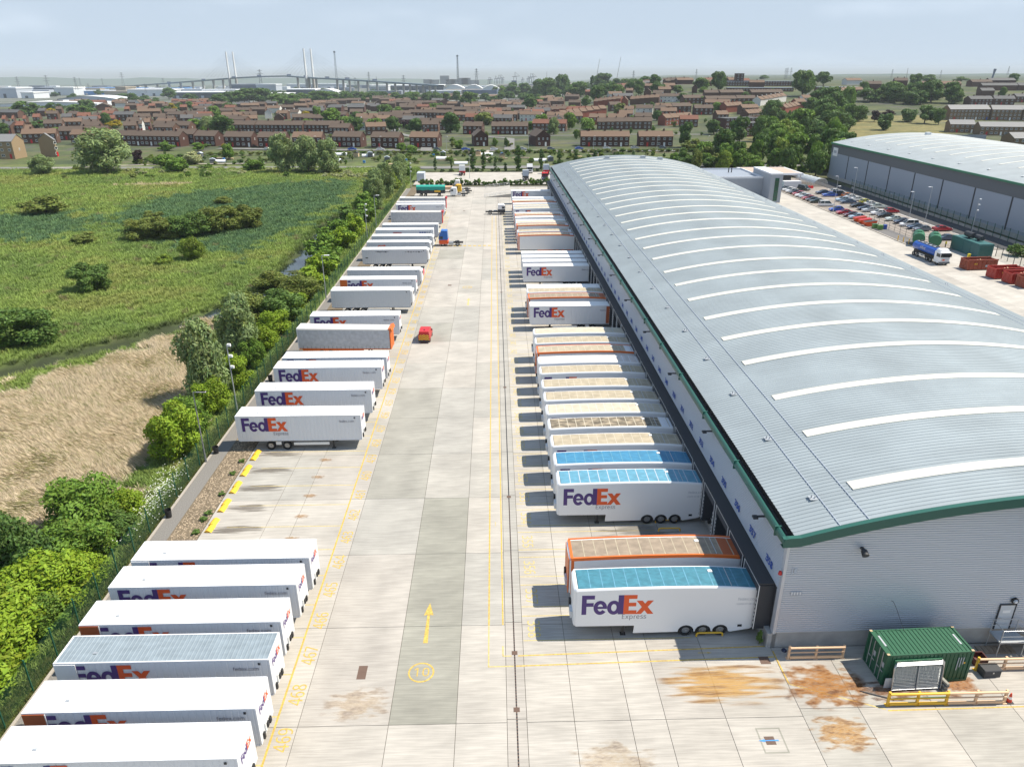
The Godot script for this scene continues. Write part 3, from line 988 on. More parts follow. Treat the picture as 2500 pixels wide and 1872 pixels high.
func warehouse() -> void:
	# local axes: x across from the dock wall, z along (0 at the gable seen here, negative away)
	var w := thing("warehouse", "huge grey warehouse with barrel roof and pale rooflight strips beside the loading docks", "warehouse", Vector3(19.67, 0, -40.97), deg_to_rad(0.36))
	var ev := 9.62
	var rise := 3.35
	barrel_roof(w, 0.35, 47.7, 0.35, -WL, ev, rise, 0.42, M.roof_sheet)
	for z in [45.0, 53.2, 60.4, 69.0, 76.3, 83.6, 91.4, 98.6, 105.7, 113.9, 121.5, 128.8, 136.9, 143.9, 151.0, 158.8, 165.5, 172.4, 180.3, 186.8, 193.8, 200.2, 207.8, 214.5, 222.2, 228.6, 235.4, 242.5]:
		rooflight(w, 5.7, 41.7, 0.35, 47.7, -z + 40.97, 1.08, ev, rise)
	# seam lines with fall-arrest anchors along the roof
	for xx in [3.3, 5.2, 42.6, 44.6]:
		var yy := arch(xx, 0.35, 47.7, ev, rise)
		part(w, "roof_seam", bx(Vector3(xx - 0.03, yy - 0.05, -WL + 1), Vector3(xx + 0.03, yy + 0.065, 0.2)), M.wall_flat)
	for side in [2.9, 44.9]:
		for i in 22:
			var z := -3.5 - i * 9.2
			var y := arch(side, 0.35, 47.7, ev, rise)
			var a := MB.new()
			a.box(Vector3(-0.28, 0.05, -0.28), Vector3(0.28, 0.10, 0.28))
			a.bar(Vector3(-0.12, 0.08, 0), Vector3(-0.12, 0.36, 0), 0.05)
			a.bar(Vector3(0.12, 0.08, 0.05), Vector3(0.12, 0.30, 0.05), 0.05)
			if not cubes.has("anchor"):
				cubes.anchor = a.mesh()
			part(w, "roof_anchor", cubes.anchor, M.galvanised, Vector3(side, y, z))
	# gable sheeting
	var g := MB.new()
	var x := 0.0
	while x < 47.0:
		var xe := minf(x + 1.0, 47.35)
		var top := arch(minf(x, xe) if x < 24 else xe, 0.35, 47.7, ev, rise) - 0.3
		ribbed_wall(g, x, xe, 1.32, maxf(top, 9.2), 0.185, 0.045)
		x = xe
	part(w, "gable_wall", g.mesh(), M.wall_sheet)
	part(w, "gable_plinth", bx(Vector3(0.0, -0.05, -0.35), Vector3(47.35, 1.30, -0.02)), M.concrete_plinth)
	part(w, "corner_flashing", bx(Vector3(-0.05, 1.29, -0.3), Vector3(0.16, 9.3, 0.075)), M.wall_sheet)
	# curved verge trim
	var vt := MB.new()
	for i in 40:
		var xa := lerpf(-0.6, 47.9, i / 40.0)
		var xb := lerpf(-0.6, 47.9, (i + 1) / 40.0)
		var ya := arch(maxf(xa, 0.35), 0.35, 47.7, ev, rise)
		var yb := arch(maxf(xb, 0.35), 0.35, 47.7, ev, rise)
		vt.quad(Vector3(xa, ya - 0.55, 0.55), Vector3(xb, yb - 0.55, 0.55), Vector3(xb, yb + 0.12, 0.5), Vector3(xa, ya + 0.12, 0.5))
		vt.quad(Vector3(xa, ya + 0.12, 0.5), Vector3(xb, yb + 0.12, 0.5), Vector3(xb, yb + 0.12, 0.15), Vector3(xa, ya + 0.12, 0.15))
		vt.quad(Vector3(xa, ya - 0.55, 0.05), Vector3(xb, yb - 0.55, 0.05), Vector3(xb, yb - 0.55, 0.55), Vector3(xa, ya - 0.55, 0.55))
		vt.quad(Vector3(xb, yb + 0.0, 0.15), Vector3(xa, ya + 0.0, 0.15), Vector3(xa, ya + 0.12, 0.15), Vector3(xb, yb + 0.12, 0.15))
	part(w, "verge_trim", vt.mesh(), M.gutter_green)
	# round eaves trim along the dock side, with an open gutter behind it
	var gt := MB.new()
	for i in 8:
		var a := PI * 0.95 * i / 8 + PI * 0.05
		var b := PI * 0.95 * (i + 1) / 8 + PI * 0.05
		var f := func(q: float, zz: float) -> Vector3: return Vector3(-0.28 - sin(q) * 0.34, 9.42 + cos(q) * 0.36, zz)
		gt.quad(f.call(a, -WL), f.call(b, -WL), f.call(b, 0.55), f.call(a, 0.55))
	gt.quad(Vector3(-0.30, 9.06, -WL), Vector3(0.02, 9.06, -WL), Vector3(0.02, 9.06, 0.5), Vector3(-0.30, 9.06, 0.5))
	part(w, "eaves_trim", gt.mesh(), M.gutter_green)
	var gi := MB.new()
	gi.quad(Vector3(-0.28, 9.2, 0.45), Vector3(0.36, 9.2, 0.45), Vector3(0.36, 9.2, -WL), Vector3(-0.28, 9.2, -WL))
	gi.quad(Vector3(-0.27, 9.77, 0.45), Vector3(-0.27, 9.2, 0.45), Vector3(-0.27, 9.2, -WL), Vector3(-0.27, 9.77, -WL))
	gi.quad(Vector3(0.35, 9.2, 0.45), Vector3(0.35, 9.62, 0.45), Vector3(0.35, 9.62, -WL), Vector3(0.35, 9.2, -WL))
	part(w, "gutter", gi.mesh(), M.black)  # black lining paints in the shadow inside the open gutter
	for i in 22:
		part(w, "trim_joint", bx(Vector3(-0.655, 9.05, -0.05), Vector3(-0.2, 9.80, 0.05)) if i == 0 else w.get_node("trim_joint").mesh, M.gutter_green, Vector3(0, 0, -1.0 - i * 9.2))
	# dock side: sheeting above, dark dock wall, plinth
	var sd := MB.new()
	sd.xf = Transform3D(Basis(Vector3.UP, -PI / 2), Vector3(0, 0, -WL))
	ribbed_wall(sd, 0.0, WL, 4.95, 9.3, 0.185, 0.045)
	part(w, "dock_side_wall", sd.mesh(), M.wall_sheet)
	part(w, "corner_panel", bx(Vector3(-0.045, 1.29, -0.45), Vector3(0.0, 4.95, -0.05)), M.wall_sheet)
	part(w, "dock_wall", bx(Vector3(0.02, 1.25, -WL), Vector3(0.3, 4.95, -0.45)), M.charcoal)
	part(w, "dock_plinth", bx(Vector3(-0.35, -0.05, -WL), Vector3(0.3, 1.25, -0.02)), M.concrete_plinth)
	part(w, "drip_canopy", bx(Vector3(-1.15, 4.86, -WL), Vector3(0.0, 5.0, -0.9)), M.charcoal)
	# far wall, yard-side wall behind, floor
	part(w, "far_wall", bx(Vector3(0.3, 0, -WL + 0.1), Vector3(47.3, 9.4, -WL + 0.4)), M.wall_flat)
	part(w, "back_wall", bx(Vector3(47.2, 0, -WL + 0.4), Vector3(47.4, 9.5, -0.02)), M.wall_flat)
	# dock shelters
	var sh := MB.new()
	sh.box(Vector3(-1.12, 4.15, -1.62), Vector3(0.0, 4.84, 1.62))
	sh.box(Vector3(-1.12, 1.0, 1.30), Vector3(0.0, 4.15, 1.62))
	sh.box(Vector3(-1.12, 1.0, -1.62), Vector3(0.0, 4.15, -1.30))
	var sm := sh.mesh()
	var tr := MB.new()
	tr.box(Vector3(-1.15, 4.80, -1.65), Vector3(-1.11, 4.845, 1.65))
	tr.box(Vector3(-1.15, 1.0, 1.60), Vector3(-1.11, 4.80, 1.65))
	tr.box(Vector3(-1.15, 1.0, -1.65), Vector3(-1.11, 4.80, -1.60))
	var tm := tr.mesh()
	var ds := MB.new()
	for s in [1.40, -1.40]:
		for k in 7:
			ds.box(Vector3(-1.14, 1.3 + k * 0.36, s - 0.035), Vector3(-1.119, 1.5 + k * 0.36, s + 0.035))
	var dm := ds.mesh()
	var dd := MB.new()
	for k in 6:
		dd.box(Vector3(-0.03, 1.30 + k * 0.47, -1.25), Vector3(0.015, 1.74 + k * 0.47, 1.25))
	var ddm := dd.mesh()
	var bm := bx(Vector3(-0.62, 0.85, -0.15), Vector3(-0.35, 1.25, 0.15))
	var yel := bx(Vector3(-0.37, 0.3, -0.09), Vector3(-0.352, 1.2, 0.09))
	for n in range(304, 359):
		var z := -43.43 - 3.7 * (358 - n) + 40.97
		var o := part(w, "dock_shelter", sm, M.box_black, Vector3(0, 0, z))
		part(o, "edge_trim", tm, M.bright_white)
		if z > -150.0:
			part(o, "guide_marks", dm, M.bright_white)
		part(o, "dock_door", ddm, M.shed_grey)
		part(o, "dock_bumper", bm, M.tyre, Vector3(0, 0, -1.1))
		part(o, "dock_bumper", bm, M.tyre, Vector3(0, 0, 1.1))
		part(o, "bumper_stripe", yel, M.bright_yellow, Vector3(0, 0, 0.5))
		var s := part(w, "dock_number", text_mesh(str(n), 0.62, 0.02, 700), M.sign_blue, Vector3(-0.06, 5.35, z - 0.55))
		s.rotation.y = -PI / 2
	# wall lamps over the docks
	var lm := MB.new()
	lm.box(Vector3(-0.75, 8.42, -0.09), Vector3(0.0, 8.5, 0.09))
	lm.box(Vector3(-0.95, 8.33, -0.2), Vector3(-0.6, 8.47, 0.2))
	var lmm := lm.mesh()
	for i in 15:
		part(w, "wall_lamp", lmm, M.charcoal, Vector3(0, 0, -4.2 - i * 13.8))
	# things fixed to the gable: alarm, plates, door with lamp
	var al := MB.new()
	al.bar(Vector3(-0.22, 6.5, 0.0), Vector3(-0.22, 6.75, 0.0), 0.14, 0.10, 10)
	part(w, "alarm_bell", al.mesh(), M.red)
	var nt := MB.new()
	nt.box(Vector3(0.55, 6.5, 0.045), Vector3(0.62, 7.1, 0.07))
	nt.box(Vector3(0.72, 6.6, 0.045), Vector3(0.92, 7.0, 0.07))
	part(w, "notice", nt.mesh(), M.shed_pale)
	part(w, "gable_plate", bx(Vector3(0.75, 4.72, 0.045), Vector3(1.55, 5.02, 0.075)), M.pale_print)
	for k in 4:
		part(w, "plate_bar", bx(Vector3(0.80 + k * 0.2, 4.74, 0.077), Vector3(0.86 + k * 0.2, 5.0, 0.085)), M.bright_white)
	var gl := MB.new()
	gl.box(Vector3(5.0, 8.55, 0.0), Vector3(5.2, 8.7, 0.35))
	gl.bar(Vector3(5.1, 8.62, 0.35), Vector3(5.1, 8.42, 0.72), 0.2, 0.24, 10)
	part(w, "floodlight", gl.mesh(), M.charcoal)
	var dr := part(w, "door", bx(Vector3(16.15, 1.32, 0.04), Vector3(17.2, 3.45, 0.09)), M.grey_white)
	part(dr, "door_frame", door_frame(16.15, 17.2, 1.32, 3.45), M.charcoal)
	part(dr, "door_notice", bx(Vector3(16.4, 2.75, 0.092), Vector3(16.95, 3.0, 0.10)), M.bright_white)
	part(dr, "door_handle", bx(Vector3(16.22, 2.3, 0.092), Vector3(16.4, 2.34, 0.13)), M.steel)
	var lp := MB.new()
	lp.bar(Vector3(17.0, 3.85, 0.04), Vector3(17.0, 3.85, 0.22), 0.24, 0.24, 14)
	var lpo := part(w, "bulkhead_lamp", lp.mesh(), M.black)
	var lq := MB.new()
	lq.bar(Vector3(17.0, 3.85, 0.22), Vector3(17.0, 3.85, 0.30), 0.18, 0.10, 14)
	part(lpo, "lens", lq.mesh(), M.soft_white)
	# vents on the roof crown at the far end
	for xx in [17.5, 29.0, 34.5]:
		var y := arch(xx, 0.35, 47.7, ev, rise)
		part(w, "roof_vent", bx(Vector3(xx - 0.7, y - 0.1, -201.5), Vector3(xx + 0.7, y + 0.75, -200.0)), M.galvanised)

func door_frame(x0: float, x1: float, y0: float, y1: float) -> ArrayMesh:
	var m := MB.new()
	m.box(Vector3(x0 - 0.08, y0, 0.03), Vector3(x0 - 0.002, y1 + 0.08, 0.12))
	m.box(Vector3(x1 + 0.002, y0, 0.03), Vector3(x1 + 0.08, y1 + 0.08, 0.12))
	m.box(Vector3(x0, y1 + 0.002, 0.03), Vector3(x1, y1 + 0.08, 0.12))
	return m.mesh()

func second_warehouse() -> void:
	var w := thing("warehouse", "second barrel-roofed warehouse with blue-grey panel wall and bright green eaves behind the car park", "warehouse", Vector3(131.0, 0, -294.0), deg_to_rad(-0.6))
	# local: x across, z along towards the viewer
	var L := 205.0
	barrel_roof(w, -0.3, 62.0, L, 0.0, 12.7, 3.5, 0.9, M.roof_sheet_b)
	for i in 24:
		rooflight(w, 9.0, 53.0, -0.3, 62.0, 7.0 + i * 8.1, 1.0, 12.7, 3.5)
	part(w, "eaves_trim", bx(Vector3(-0.55, 12.3, 0), Vector3(-0.28, 12.85, L)), M.bright_green_trim)
	part(w, "upper_wall", bx(Vector3(-0.1, 9.2, 0.1), Vector3(0.25, 12.6, L - 0.1)), M.wall_dark)
	for i in 13:
		var z := 0.2 + i * 15.7
		part(w, "wall_panel", bx(Vector3(-0.06, 1.0, z + 0.35), Vector3(0.25, 9.19, z + 15.35)), M.wall_flat)
		part(w, "panel_joint", bx(Vector3(-0.02, 0.9, z + 15.36), Vector3(0.22, 9.18, z + 16.04)), M.charcoal)
	part(w, "plinth", bx(Vector3(-0.2, -0.2, 0.1), Vector3(0.2, 0.99, L - 0.1)), M.concrete_plinth)
	part(w, "end_wall", bx(Vector3(0.26, 0, 0.05), Vector3(61.5, 12.6, 0.3)), M.wall_dark)
	part(w, "end_wall", bx(Vector3(0.26, 0, L - 0.3), Vector3(61.5, 12.6, L - 0.05)), M.wall_dark)
	part(w, "back_wall", bx(Vector3(61.3, 0, 0.4), Vector3(61.6, 12.6, L - 0.4)), M.wall_dark)
	var sg := part(w, "sign", bx(Vector3(-0.25, 8.2, 2.2), Vector3(-0.07, 11.2, 6.2)), M.bright_white)
	part(sg, "emblem", bx(Vector3(-0.27, 9.2, 2.9), Vector3(-0.252, 10.2, 5.3)), M.pale_print)
	for i in 13:
		var xx := 4.0
		part(w, "roof_anchor", cubes.anchor, M.bright_white, Vector3(xx, arch(xx, -0.3, 62.0, 12.7, 3.5), 8.0 + i * 14.0)).scale = Vector3(1.5, 1.5, 1.5)
	var y := arch(31.0, -0.3, 62.0, 12.7, 3.5)
	part(w, "roof_vent", bx(Vector3(30.2, y - 0.2, 9), Vector3(31.8, y + 0.9, 10.6)), M.bright_white)
	# low wall and dark mesh fence along its foot
	var f := thing("mesh_fence", "dark green mesh fence on a low block wall along the second warehouse", "fence", Vector3(126.2, 0, -262.0), deg_to_rad(-0.6))
	var blk := bx(Vector3(-0.2, -0.1, 0.02), Vector3(0.2, 0.62, 2.98))
	var pst := bx(Vector3(-0.05, 0, -0.05), Vector3(0.05, 3.2, 0.05))
	var pan := bx(Vector3(-0.01, 0.66, 0.06), Vector3(0.01, 3.1, 2.94))
	for i in 45:
		part(f, "wall_block", blk, M["concrete%d" % (i % 4)], Vector3(0, 0, i * 3.0))
		part(f, "post", pst, M.fence_green, Vector3(-0.3, 0, i * 3.0))
		part(f, "mesh_panel", pan, M.fence_mesh, Vector3(-0.3, 0, i * 3.0))

func office() -> void:
	var o := thing("office_block", "flat-roofed pale grey office block with tall green stair window", "building", Vector3(70.0, 0, -262.0))
	# local z towards viewer
	var body := MB.new()
	body.box(Vector3(-1.0, 0, 0), Vector3(16.2, 6.6, 22.2))
	part(o, "wall", body.mesh(), M.office_wall)
	part(o, "roof", bx(Vector3(-0.7, 6.5, 0.3), Vector3(15.9, 6.72, 21.9)), M.shed_grey)
	for s in [[-1.0, 0.0, 16.2, 0.32], [-1.0, 21.88, 16.2, 22.2], [15.88, 0.33, 16.2, 21.87]]:
		part(o, "parapet", bx(Vector3(s[0], 6.601, s[1]), Vector3(s[2], 7.2, s[3])), M.soft_white)
	var tower := MB.new()
	tower.box(Vector3(16.21, 0, 12.0), Vector3(20.0, 8.6, 29.0))
	var tw := part(o, "stair_tower", tower.mesh(), M.office_wall)
	part(tw, "parapet", bx(Vector3(16.1, 8.601, 11.9), Vector3(20.1, 9.0, 29.1)), M.soft_white)
	part(tw, "window", bx(Vector3(17.6, 0.6, 29.005), Vector3(18.9, 7.6, 29.08)), mat("green_glass", 0.015, 0.085, 0.05, 0.12))
	for k in 4:
		part(tw, "transom", bx(Vector3(17.55, 1.9 + k * 1.5, 29.081), Vector3(18.95, 2.0 + k * 1.5, 29.13)), M.charcoal)
	for k in 5:
		part(o, "cladding_joint", bx(Vector3(-1.0, 1.2 + k * 1.1, 22.201), Vector3(16.2, 1.24 + k * 1.1, 22.225)), M.wall_flat)
		part(tw, "cladding_joint", bx(Vector3(16.2, 1.2 + k * 1.5, 29.001), Vector3(17.5, 1.24 + k * 1.5, 29.02)), M.wall_flat)
	for k in 2:
		part(o, "roof_pipe", bx(Vector3(9.0 + k, 6.7, 8), Vector3(9.25 + k, 8.2, 8.25)), M.black)
	# entrance block with canopy
	var e := thing("entrance_canopy", "low flat entrance canopy with pinkish roof behind the office block", "canopy", Vector3(92.0, 0, -286.0))
	part(e, "roof", bx(Vector3(0, 4.0, 0), Vector3(18.5, 4.6, 18.5)), M.soft_white)
	part(e, "roof_surface", bx(Vector3(0.9, 4.601, 0.9), Vector3(17.6, 4.66, 17.6)), mat("pink_felt", 0.44, 0.33, 0.27, 0.9))
	part(e, "wall", bx(Vector3(1.0, 0, 1.0), Vector3(16.0, 4.0, 14.0)), M.wall_dark)
	for p in [[17.8, 17.8], [17.8, 9.0], [10.0, 17.8], [3.0, 17.8]]:
		part(e, "column", bx(Vector3(p[0] - 0.15, 0, p[1] - 0.15), Vector3(p[0] + 0.15, 4.0, p[1] + 0.15)), M.soft_white)
	# cycle shelter: half-round clear roof on hoops
	var c := thing("cycle_shelter", "long half-round glazed cycle shelter beside the car park", "shelter", Vector3(112.5, 0, -279.0), deg_to_rad(8))
	var roof := MB.new()
	for i in 10:
		var a := PI * i / 10
		var b := PI * (i + 1) / 10
		roof.quad(Vector3(2.6 - cos(a) * 2.6, 1.0 + sin(a) * 1.9, 13), Vector3(2.6 - cos(b) * 2.6, 1.0 + sin(b) * 1.9, 13), Vector3(2.6 - cos(b) * 2.6, 1.0 + sin(b) * 1.9, 0), Vector3(2.6 - cos(a) * 2.6, 1.0 + sin(a) * 1.9, 0))
	var gm := mat("clear_sheet", 0.55, 0.60, 0.62, 0.2)
	gm.transparency = BaseMaterial3D.TRANSPARENCY_ALPHA
	gm.albedo_color.a = 0.55
	part(c, "roof", roof.mesh(), gm)
	for k in 6:
		var h := MB.new()
		var ps := []
		for i in 11:
			ps.append(Vector3(2.6 - cos(PI * i / 10) * 2.6, 1.0 + sin(PI * i / 10) * 1.9, 0))
		h.pipe([Vector3(0, 0, 0)] + ps + [Vector3(5.2, 0, 0)], 0.06)
		part(c, "hoop", h.mesh() if k == 0 else c.get_node("hoop").mesh, M.galvanised, Vector3(0, 0, k * 2.6))


#---------------------------------------------------------------- trailers
# local axes: x from the left end (0) to the right end (13.6), z = 0 at the side that faces the viewer, y = 0 on the ground
const TL := 13.6
const TW := 2.5

func wheels(t: Node3D, xs: Array) -> void:
	for x in xs:
		for z in [-0.17, -TW + 0.17]:
			var w := part(t, "wheel", wheel_mesh, M.tyre, Vector3(x, 0.5, z))
			if z < -1.0:
				w.rotation.y = PI
			part(w, "rim", rim_mesh, M.rim)

func chassis(t: Node3D, x0: float, x1: float, y: float) -> void:
	if not cubes.has("chassis%.1f" % y):
		var c := MB.new()
		c.box(Vector3(0.3, y - 0.38, -0.85), Vector3(TL - 0.3, y - 0.02, -0.70))
		c.box(Vector3(0.3, y - 0.38, -1.80), Vector3(TL - 0.3, y - 0.02, -1.65))
		for i in 9:
			c.box(Vector3(0.8 + i * 1.45, y - 0.2, -2.3), Vector3(0.9 + i * 1.45, y - 0.03, -0.2))
		cubes["chassis%.1f" % y] = c.mesh()
	part(t, "chassis", cubes["chassis%.1f" % y], M.chassis)

func legs(t: Node3D, x: float) -> void:
	if not cubes.has("leg"):
		var c := MB.new()
		c.box(Vector3(-0.09, 0.05, -0.08), Vector3(0.09, 1.1, 0.08))
		c.box(Vector3(-0.2, 0.0, -0.16), Vector3(0.2, 0.05, 0.16))
		cubes.leg = c.mesh()
	part(t, "landing_leg", cubes.leg, M.chassis, Vector3(x, 0, -0.35))
	part(t, "landing_leg", cubes.leg, M.chassis, Vector3(x, 0, -TW + 0.35))

func ribbed_side(m: MB, x0: float, x1: float, y0: float, y1: float, z: float, out: float, pitch: float, depth: float) -> void:
	var n := int(round((x1 - x0) / pitch))
	var p := (x1 - x0) / n
	for i in n:
		var x := x0 + i * p
		var pts := [Vector2(x, 0), Vector2(x + p * 0.7, 0), Vector2(x + p * 0.76, -depth), Vector2(x + p * 0.94, -depth), Vector2(x + p, 0)]
		for k in 4:
			var a: Vector2 = pts[k]
			var b: Vector2 = pts[k + 1]
			if out > 0:
				m.quad(Vector3(a.x, y0, z + a.y), Vector3(b.x, y0, z + b.y), Vector3(b.x, y1, z + b.y), Vector3(a.x, y1, z + a.y))
			else:
				m.quad(Vector3(b.x, y0, z - b.y), Vector3(a.x, y0, z - a.y), Vector3(a.x, y1, z - a.y), Vector3(b.x, y1, z - b.y))

# ribbed white box body; front 1 = drawing end at the right, -1 = at the left
func box_trailer(label: String, group: String, at: Vector3, o: Dictionary) -> void:
	var t := thing("box_trailer", label, "trailer", at, o.get("turn", 0.0), group)
	var top: float = o.get("top", 4.15)
	var y0 := 1.22
	var key := "box%.2f" % top
	if not cubes.has(key):
		var b := MB.new()
		ribbed_side(b, 0.1, TL - 0.1, y0, top - 0.08, -0.02, 1, 0.42, 0.02)
		ribbed_side(b, 0.1, TL - 0.1, y0, top - 0.08, -TW + 0.02, -1, 0.42, 0.02)
		b.box(Vector3(0, y0, -TW), Vector3(0.1, top, 0))
		b.box(Vector3(TL - 0.1, y0, -TW), Vector3(TL, top, 0))
		b.box(Vector3(0.1, top - 0.08, -0.09), Vector3(TL - 0.1, top + 0.01, 0.0))
		b.box(Vector3(0.1, top - 0.08, -TW), Vector3(TL - 0.1, top + 0.01, -TW + 0.09))
		b.box(Vector3(0.1, y0 - 0.10, -TW), Vector3(TL - 0.1, y0, 0.0))
		cubes[key] = b.mesh()
		var r := MB.new()
		var n := 46
		var p := (TL - 0.2) / n
		for i in n:
			var x := 0.1 + i * p
			r.quad(Vector3(x, top - 0.03, -0.09), Vector3(x + p * 0.62, top - 0.03, -0.09), Vector3(x + p * 0.62, top - 0.03, -TW + 0.09), Vector3(x, top - 0.03, -TW + 0.09))
			r.quad(Vector3(x + p * 0.62, top - 0.03, -0.09), Vector3(x + p * 0.72, top, -0.09), Vector3(x + p * 0.72, top, -TW + 0.09), Vector3(x + p * 0.62, top - 0.03, -TW + 0.09))
			r.quad(Vector3(x + p * 0.72, top, -0.09), Vector3(x + p * 0.9, top, -0.09), Vector3(x + p * 0.9, top, -TW + 0.09), Vector3(x + p * 0.72, top, -TW + 0.09))
			r.quad(Vector3(x + p * 0.9, top, -0.09), Vector3(x + p, top - 0.03, -0.09), Vector3(x + p, top - 0.03, -TW + 0.09), Vector3(x + p * 0.9, top, -TW + 0.09))
		cubes[key + "r"] = r.mesh()
	part(t, "body", cubes[key], M[o.get("side", "soft_white")])
	part(t, "roof", cubes[key + "r"], M[o.get("roof", "bright_white")])
	chassis(t, 0, TL, y0)
	var f: int = o.get("front", 1)
	var ax := [3.46, 5.23] if o.get("axles", 2) == 2 else [2.6, 3.95, 5.3]
	if f < 0:
		ax = ax.map(func(x): return TL - x)
	wheels(t, ax)
	legs(t, 10.3 if f > 0 else TL - 10.3)
	var gx := [6.0, 9.9] if f > 0 else [TL - 9.9, TL - 6.0]
	part(t, "side_guard", bx(Vector3(gx[0], 0.55, -0.14), Vector3(gx[1], 0.86, -0.08)), M.frame_white)
	part(t, "mudguard", bx(Vector3(ax[0] + 0.6 if f > 0 else ax[1] + 0.6, 0.62, -0.2), Vector3(ax[1] - 0.6 if f > 0 else ax[0] - 0.6, 0.98, -0.05)), M.frame_white)
	if o.has("panel"):  # differently coloured rear panel / open door on the near side
		var px: Array = o.get("panel_at", [0.02, 1.32])
		var pn := part(t, "side_door", bx(Vector3(px[0], y0 + 0.02, 0.001), Vector3(px[1], top - 0.1, 0.05)), M[o.panel])
		part(pn, "door_edge", bx(Vector3(px[1], y0 + 0.02, 0.0), Vector3(px[1] + 0.05, top - 0.1, 0.055)), M.bright_white)
	if o.get("logo", true):
		logo(t, Vector3(o.get("logo_x", 0.62), y0 + 1.08, 0.004), 1.62)
		words(t, "small_lettering", "Express", Vector3(o.get("logo_x", 0.62) + 3.3, y0 + 0.5, 0.004), 0.36, M.print_grey)
		words(t, "small_lettering", "fedex.com", Vector3(11.2, top - 0.95, 0.004), 0.27, M.print_grey)
	if o.has("stripes"):
		emblem(t, o.stripes, top)
	part(t, "marker", bx(Vector3(TL - 0.75, top - 0.42, 0.001), Vector3(TL - 0.6, top - 0.24, 0.01)), M.charcoal)
	if f > 0:  # fittings on the headboard
		var hb := MB.new()
		hb.box(Vector3(TL, 1.45, -1.75), Vector3(TL + 0.10, 2.15, -0.75))
		part(t, "coupling_panel", hb.mesh(), M.frame_white)
		part(t, "hose_box", bx(Vector3(TL + 0.10, 1.55, -1.55), Vector3(TL + 0.22, 1.95, -1.3)), M.black)
		part(t, "hose_box", bx(Vector3(TL + 0.10, 1.65, -1.15), Vector3(TL + 0.2, 2.0, -0.9)), M.black)
		part(t, "hose_box", bx(Vector3(TL, 1.3, -0.55), Vector3(TL + 0.12, 1.75, -0.35)), M.black)
		if o.get("logo", true) and o.get("front_logo", true):
			logo(t, Vector3(TL + 0.004, 3.15, -0.45), 0.55, PI / 2)
		if o.get("cooler", false):
			var cl := MB.new()
			cl.soft(Vector3(TL, 1.9, -2.25), Vector3(TL + 0.42, 4.0, -0.25), 0.12)
			part(t, "cooling_unit", cl.mesh(), M.white_paint)
			part(t, "cooling_grille", bx(Vector3(TL + 0.42, 3.2, -2.0), Vector3(TL + 0.44, 3.7, -0.5)), M.charcoal)
	elif o.has("hatch"):
		pass
	var rh := bx(Vector3(2.1, top - 0.02, -0.95), Vector3(2.35, top + 0.03, -0.8))
	part(t, "roof_fitting", rh, M.galvanised)

func emblem(t: Node3D, kind: int, top: float) -> void:
	if kind == 1:
		for k in 3:
			var m := MB.new()
			m.prism(PackedVector2Array([Vector2(4.1 - k * 0.12, top - 0.75 - k * 0.26), Vector2(6.1 - k * 0.12, top - 0.75 - k * 0.26), Vector2(6.2 - k * 0.12, top - 0.6 - k * 0.26), Vector2(4.2 - k * 0.12, top - 0.6 - k * 0.26)]), 0.001, 0.008)
			part(t, "emblem_stripe", m.mesh(), M.red)
		for k in 5:
			part(t, "blue_mark", bx(Vector3(10.3 + k * 0.55, top - 0.85, 0.001), Vector3(10.72 + k * 0.55, top - 0.55, 0.008)), M.print_blue if k < 3 else M.pale_print)
	elif kind == 2:
		var m := MB.new()
		m.prism(PackedVector2Array([Vector2(2.1, top - 1.2), Vector2(2.25, top - 1.2), Vector2(2.75, top - 0.82), Vector2(3.7, top - 0.82), Vector2(3.7, top - 0.96), Vector2(4.2, top - 0.74), Vector2(3.7, top - 0.5), Vector2(3.7, top - 0.66), Vector2(2.6, top - 0.66)]), 0.001, 0.008)
		part(t, "emblem_arrow", m.mesh(), M.logo_orange)
	elif kind == 3:
		for s in [[2.8, 5.4, 0.45], [9.0, 12.6, 0.5]]:
			for k in 7:
				var x: float = lerpf(s[0], s[1], k / 6.5)
				part(t, "peeled_patch", bx(Vector3(x, top - s[2] - 0.06 - 0.05 * (k % 3), 0.001), Vector3(x + 0.35, top - s[2] + 0.05 * (k % 2), 0.008)), M.charcoal)
		part(t, "peeled_patch", bx(Vector3(0.7, 2.3, 0.001), Vector3(1.2, 2.5, 0.008)), M.charcoal)

func crown_y(x: float, top: float) -> float:
	# roof line of the streamlined trailers: highest behind the middle, falling to the doors
	return top - 0.16 * pow((x - 7.6) / 7.6, 2.0) - (0.22 * pow((x - 9.0) / 4.6, 2.0) if x > 9.0 else 0.0)

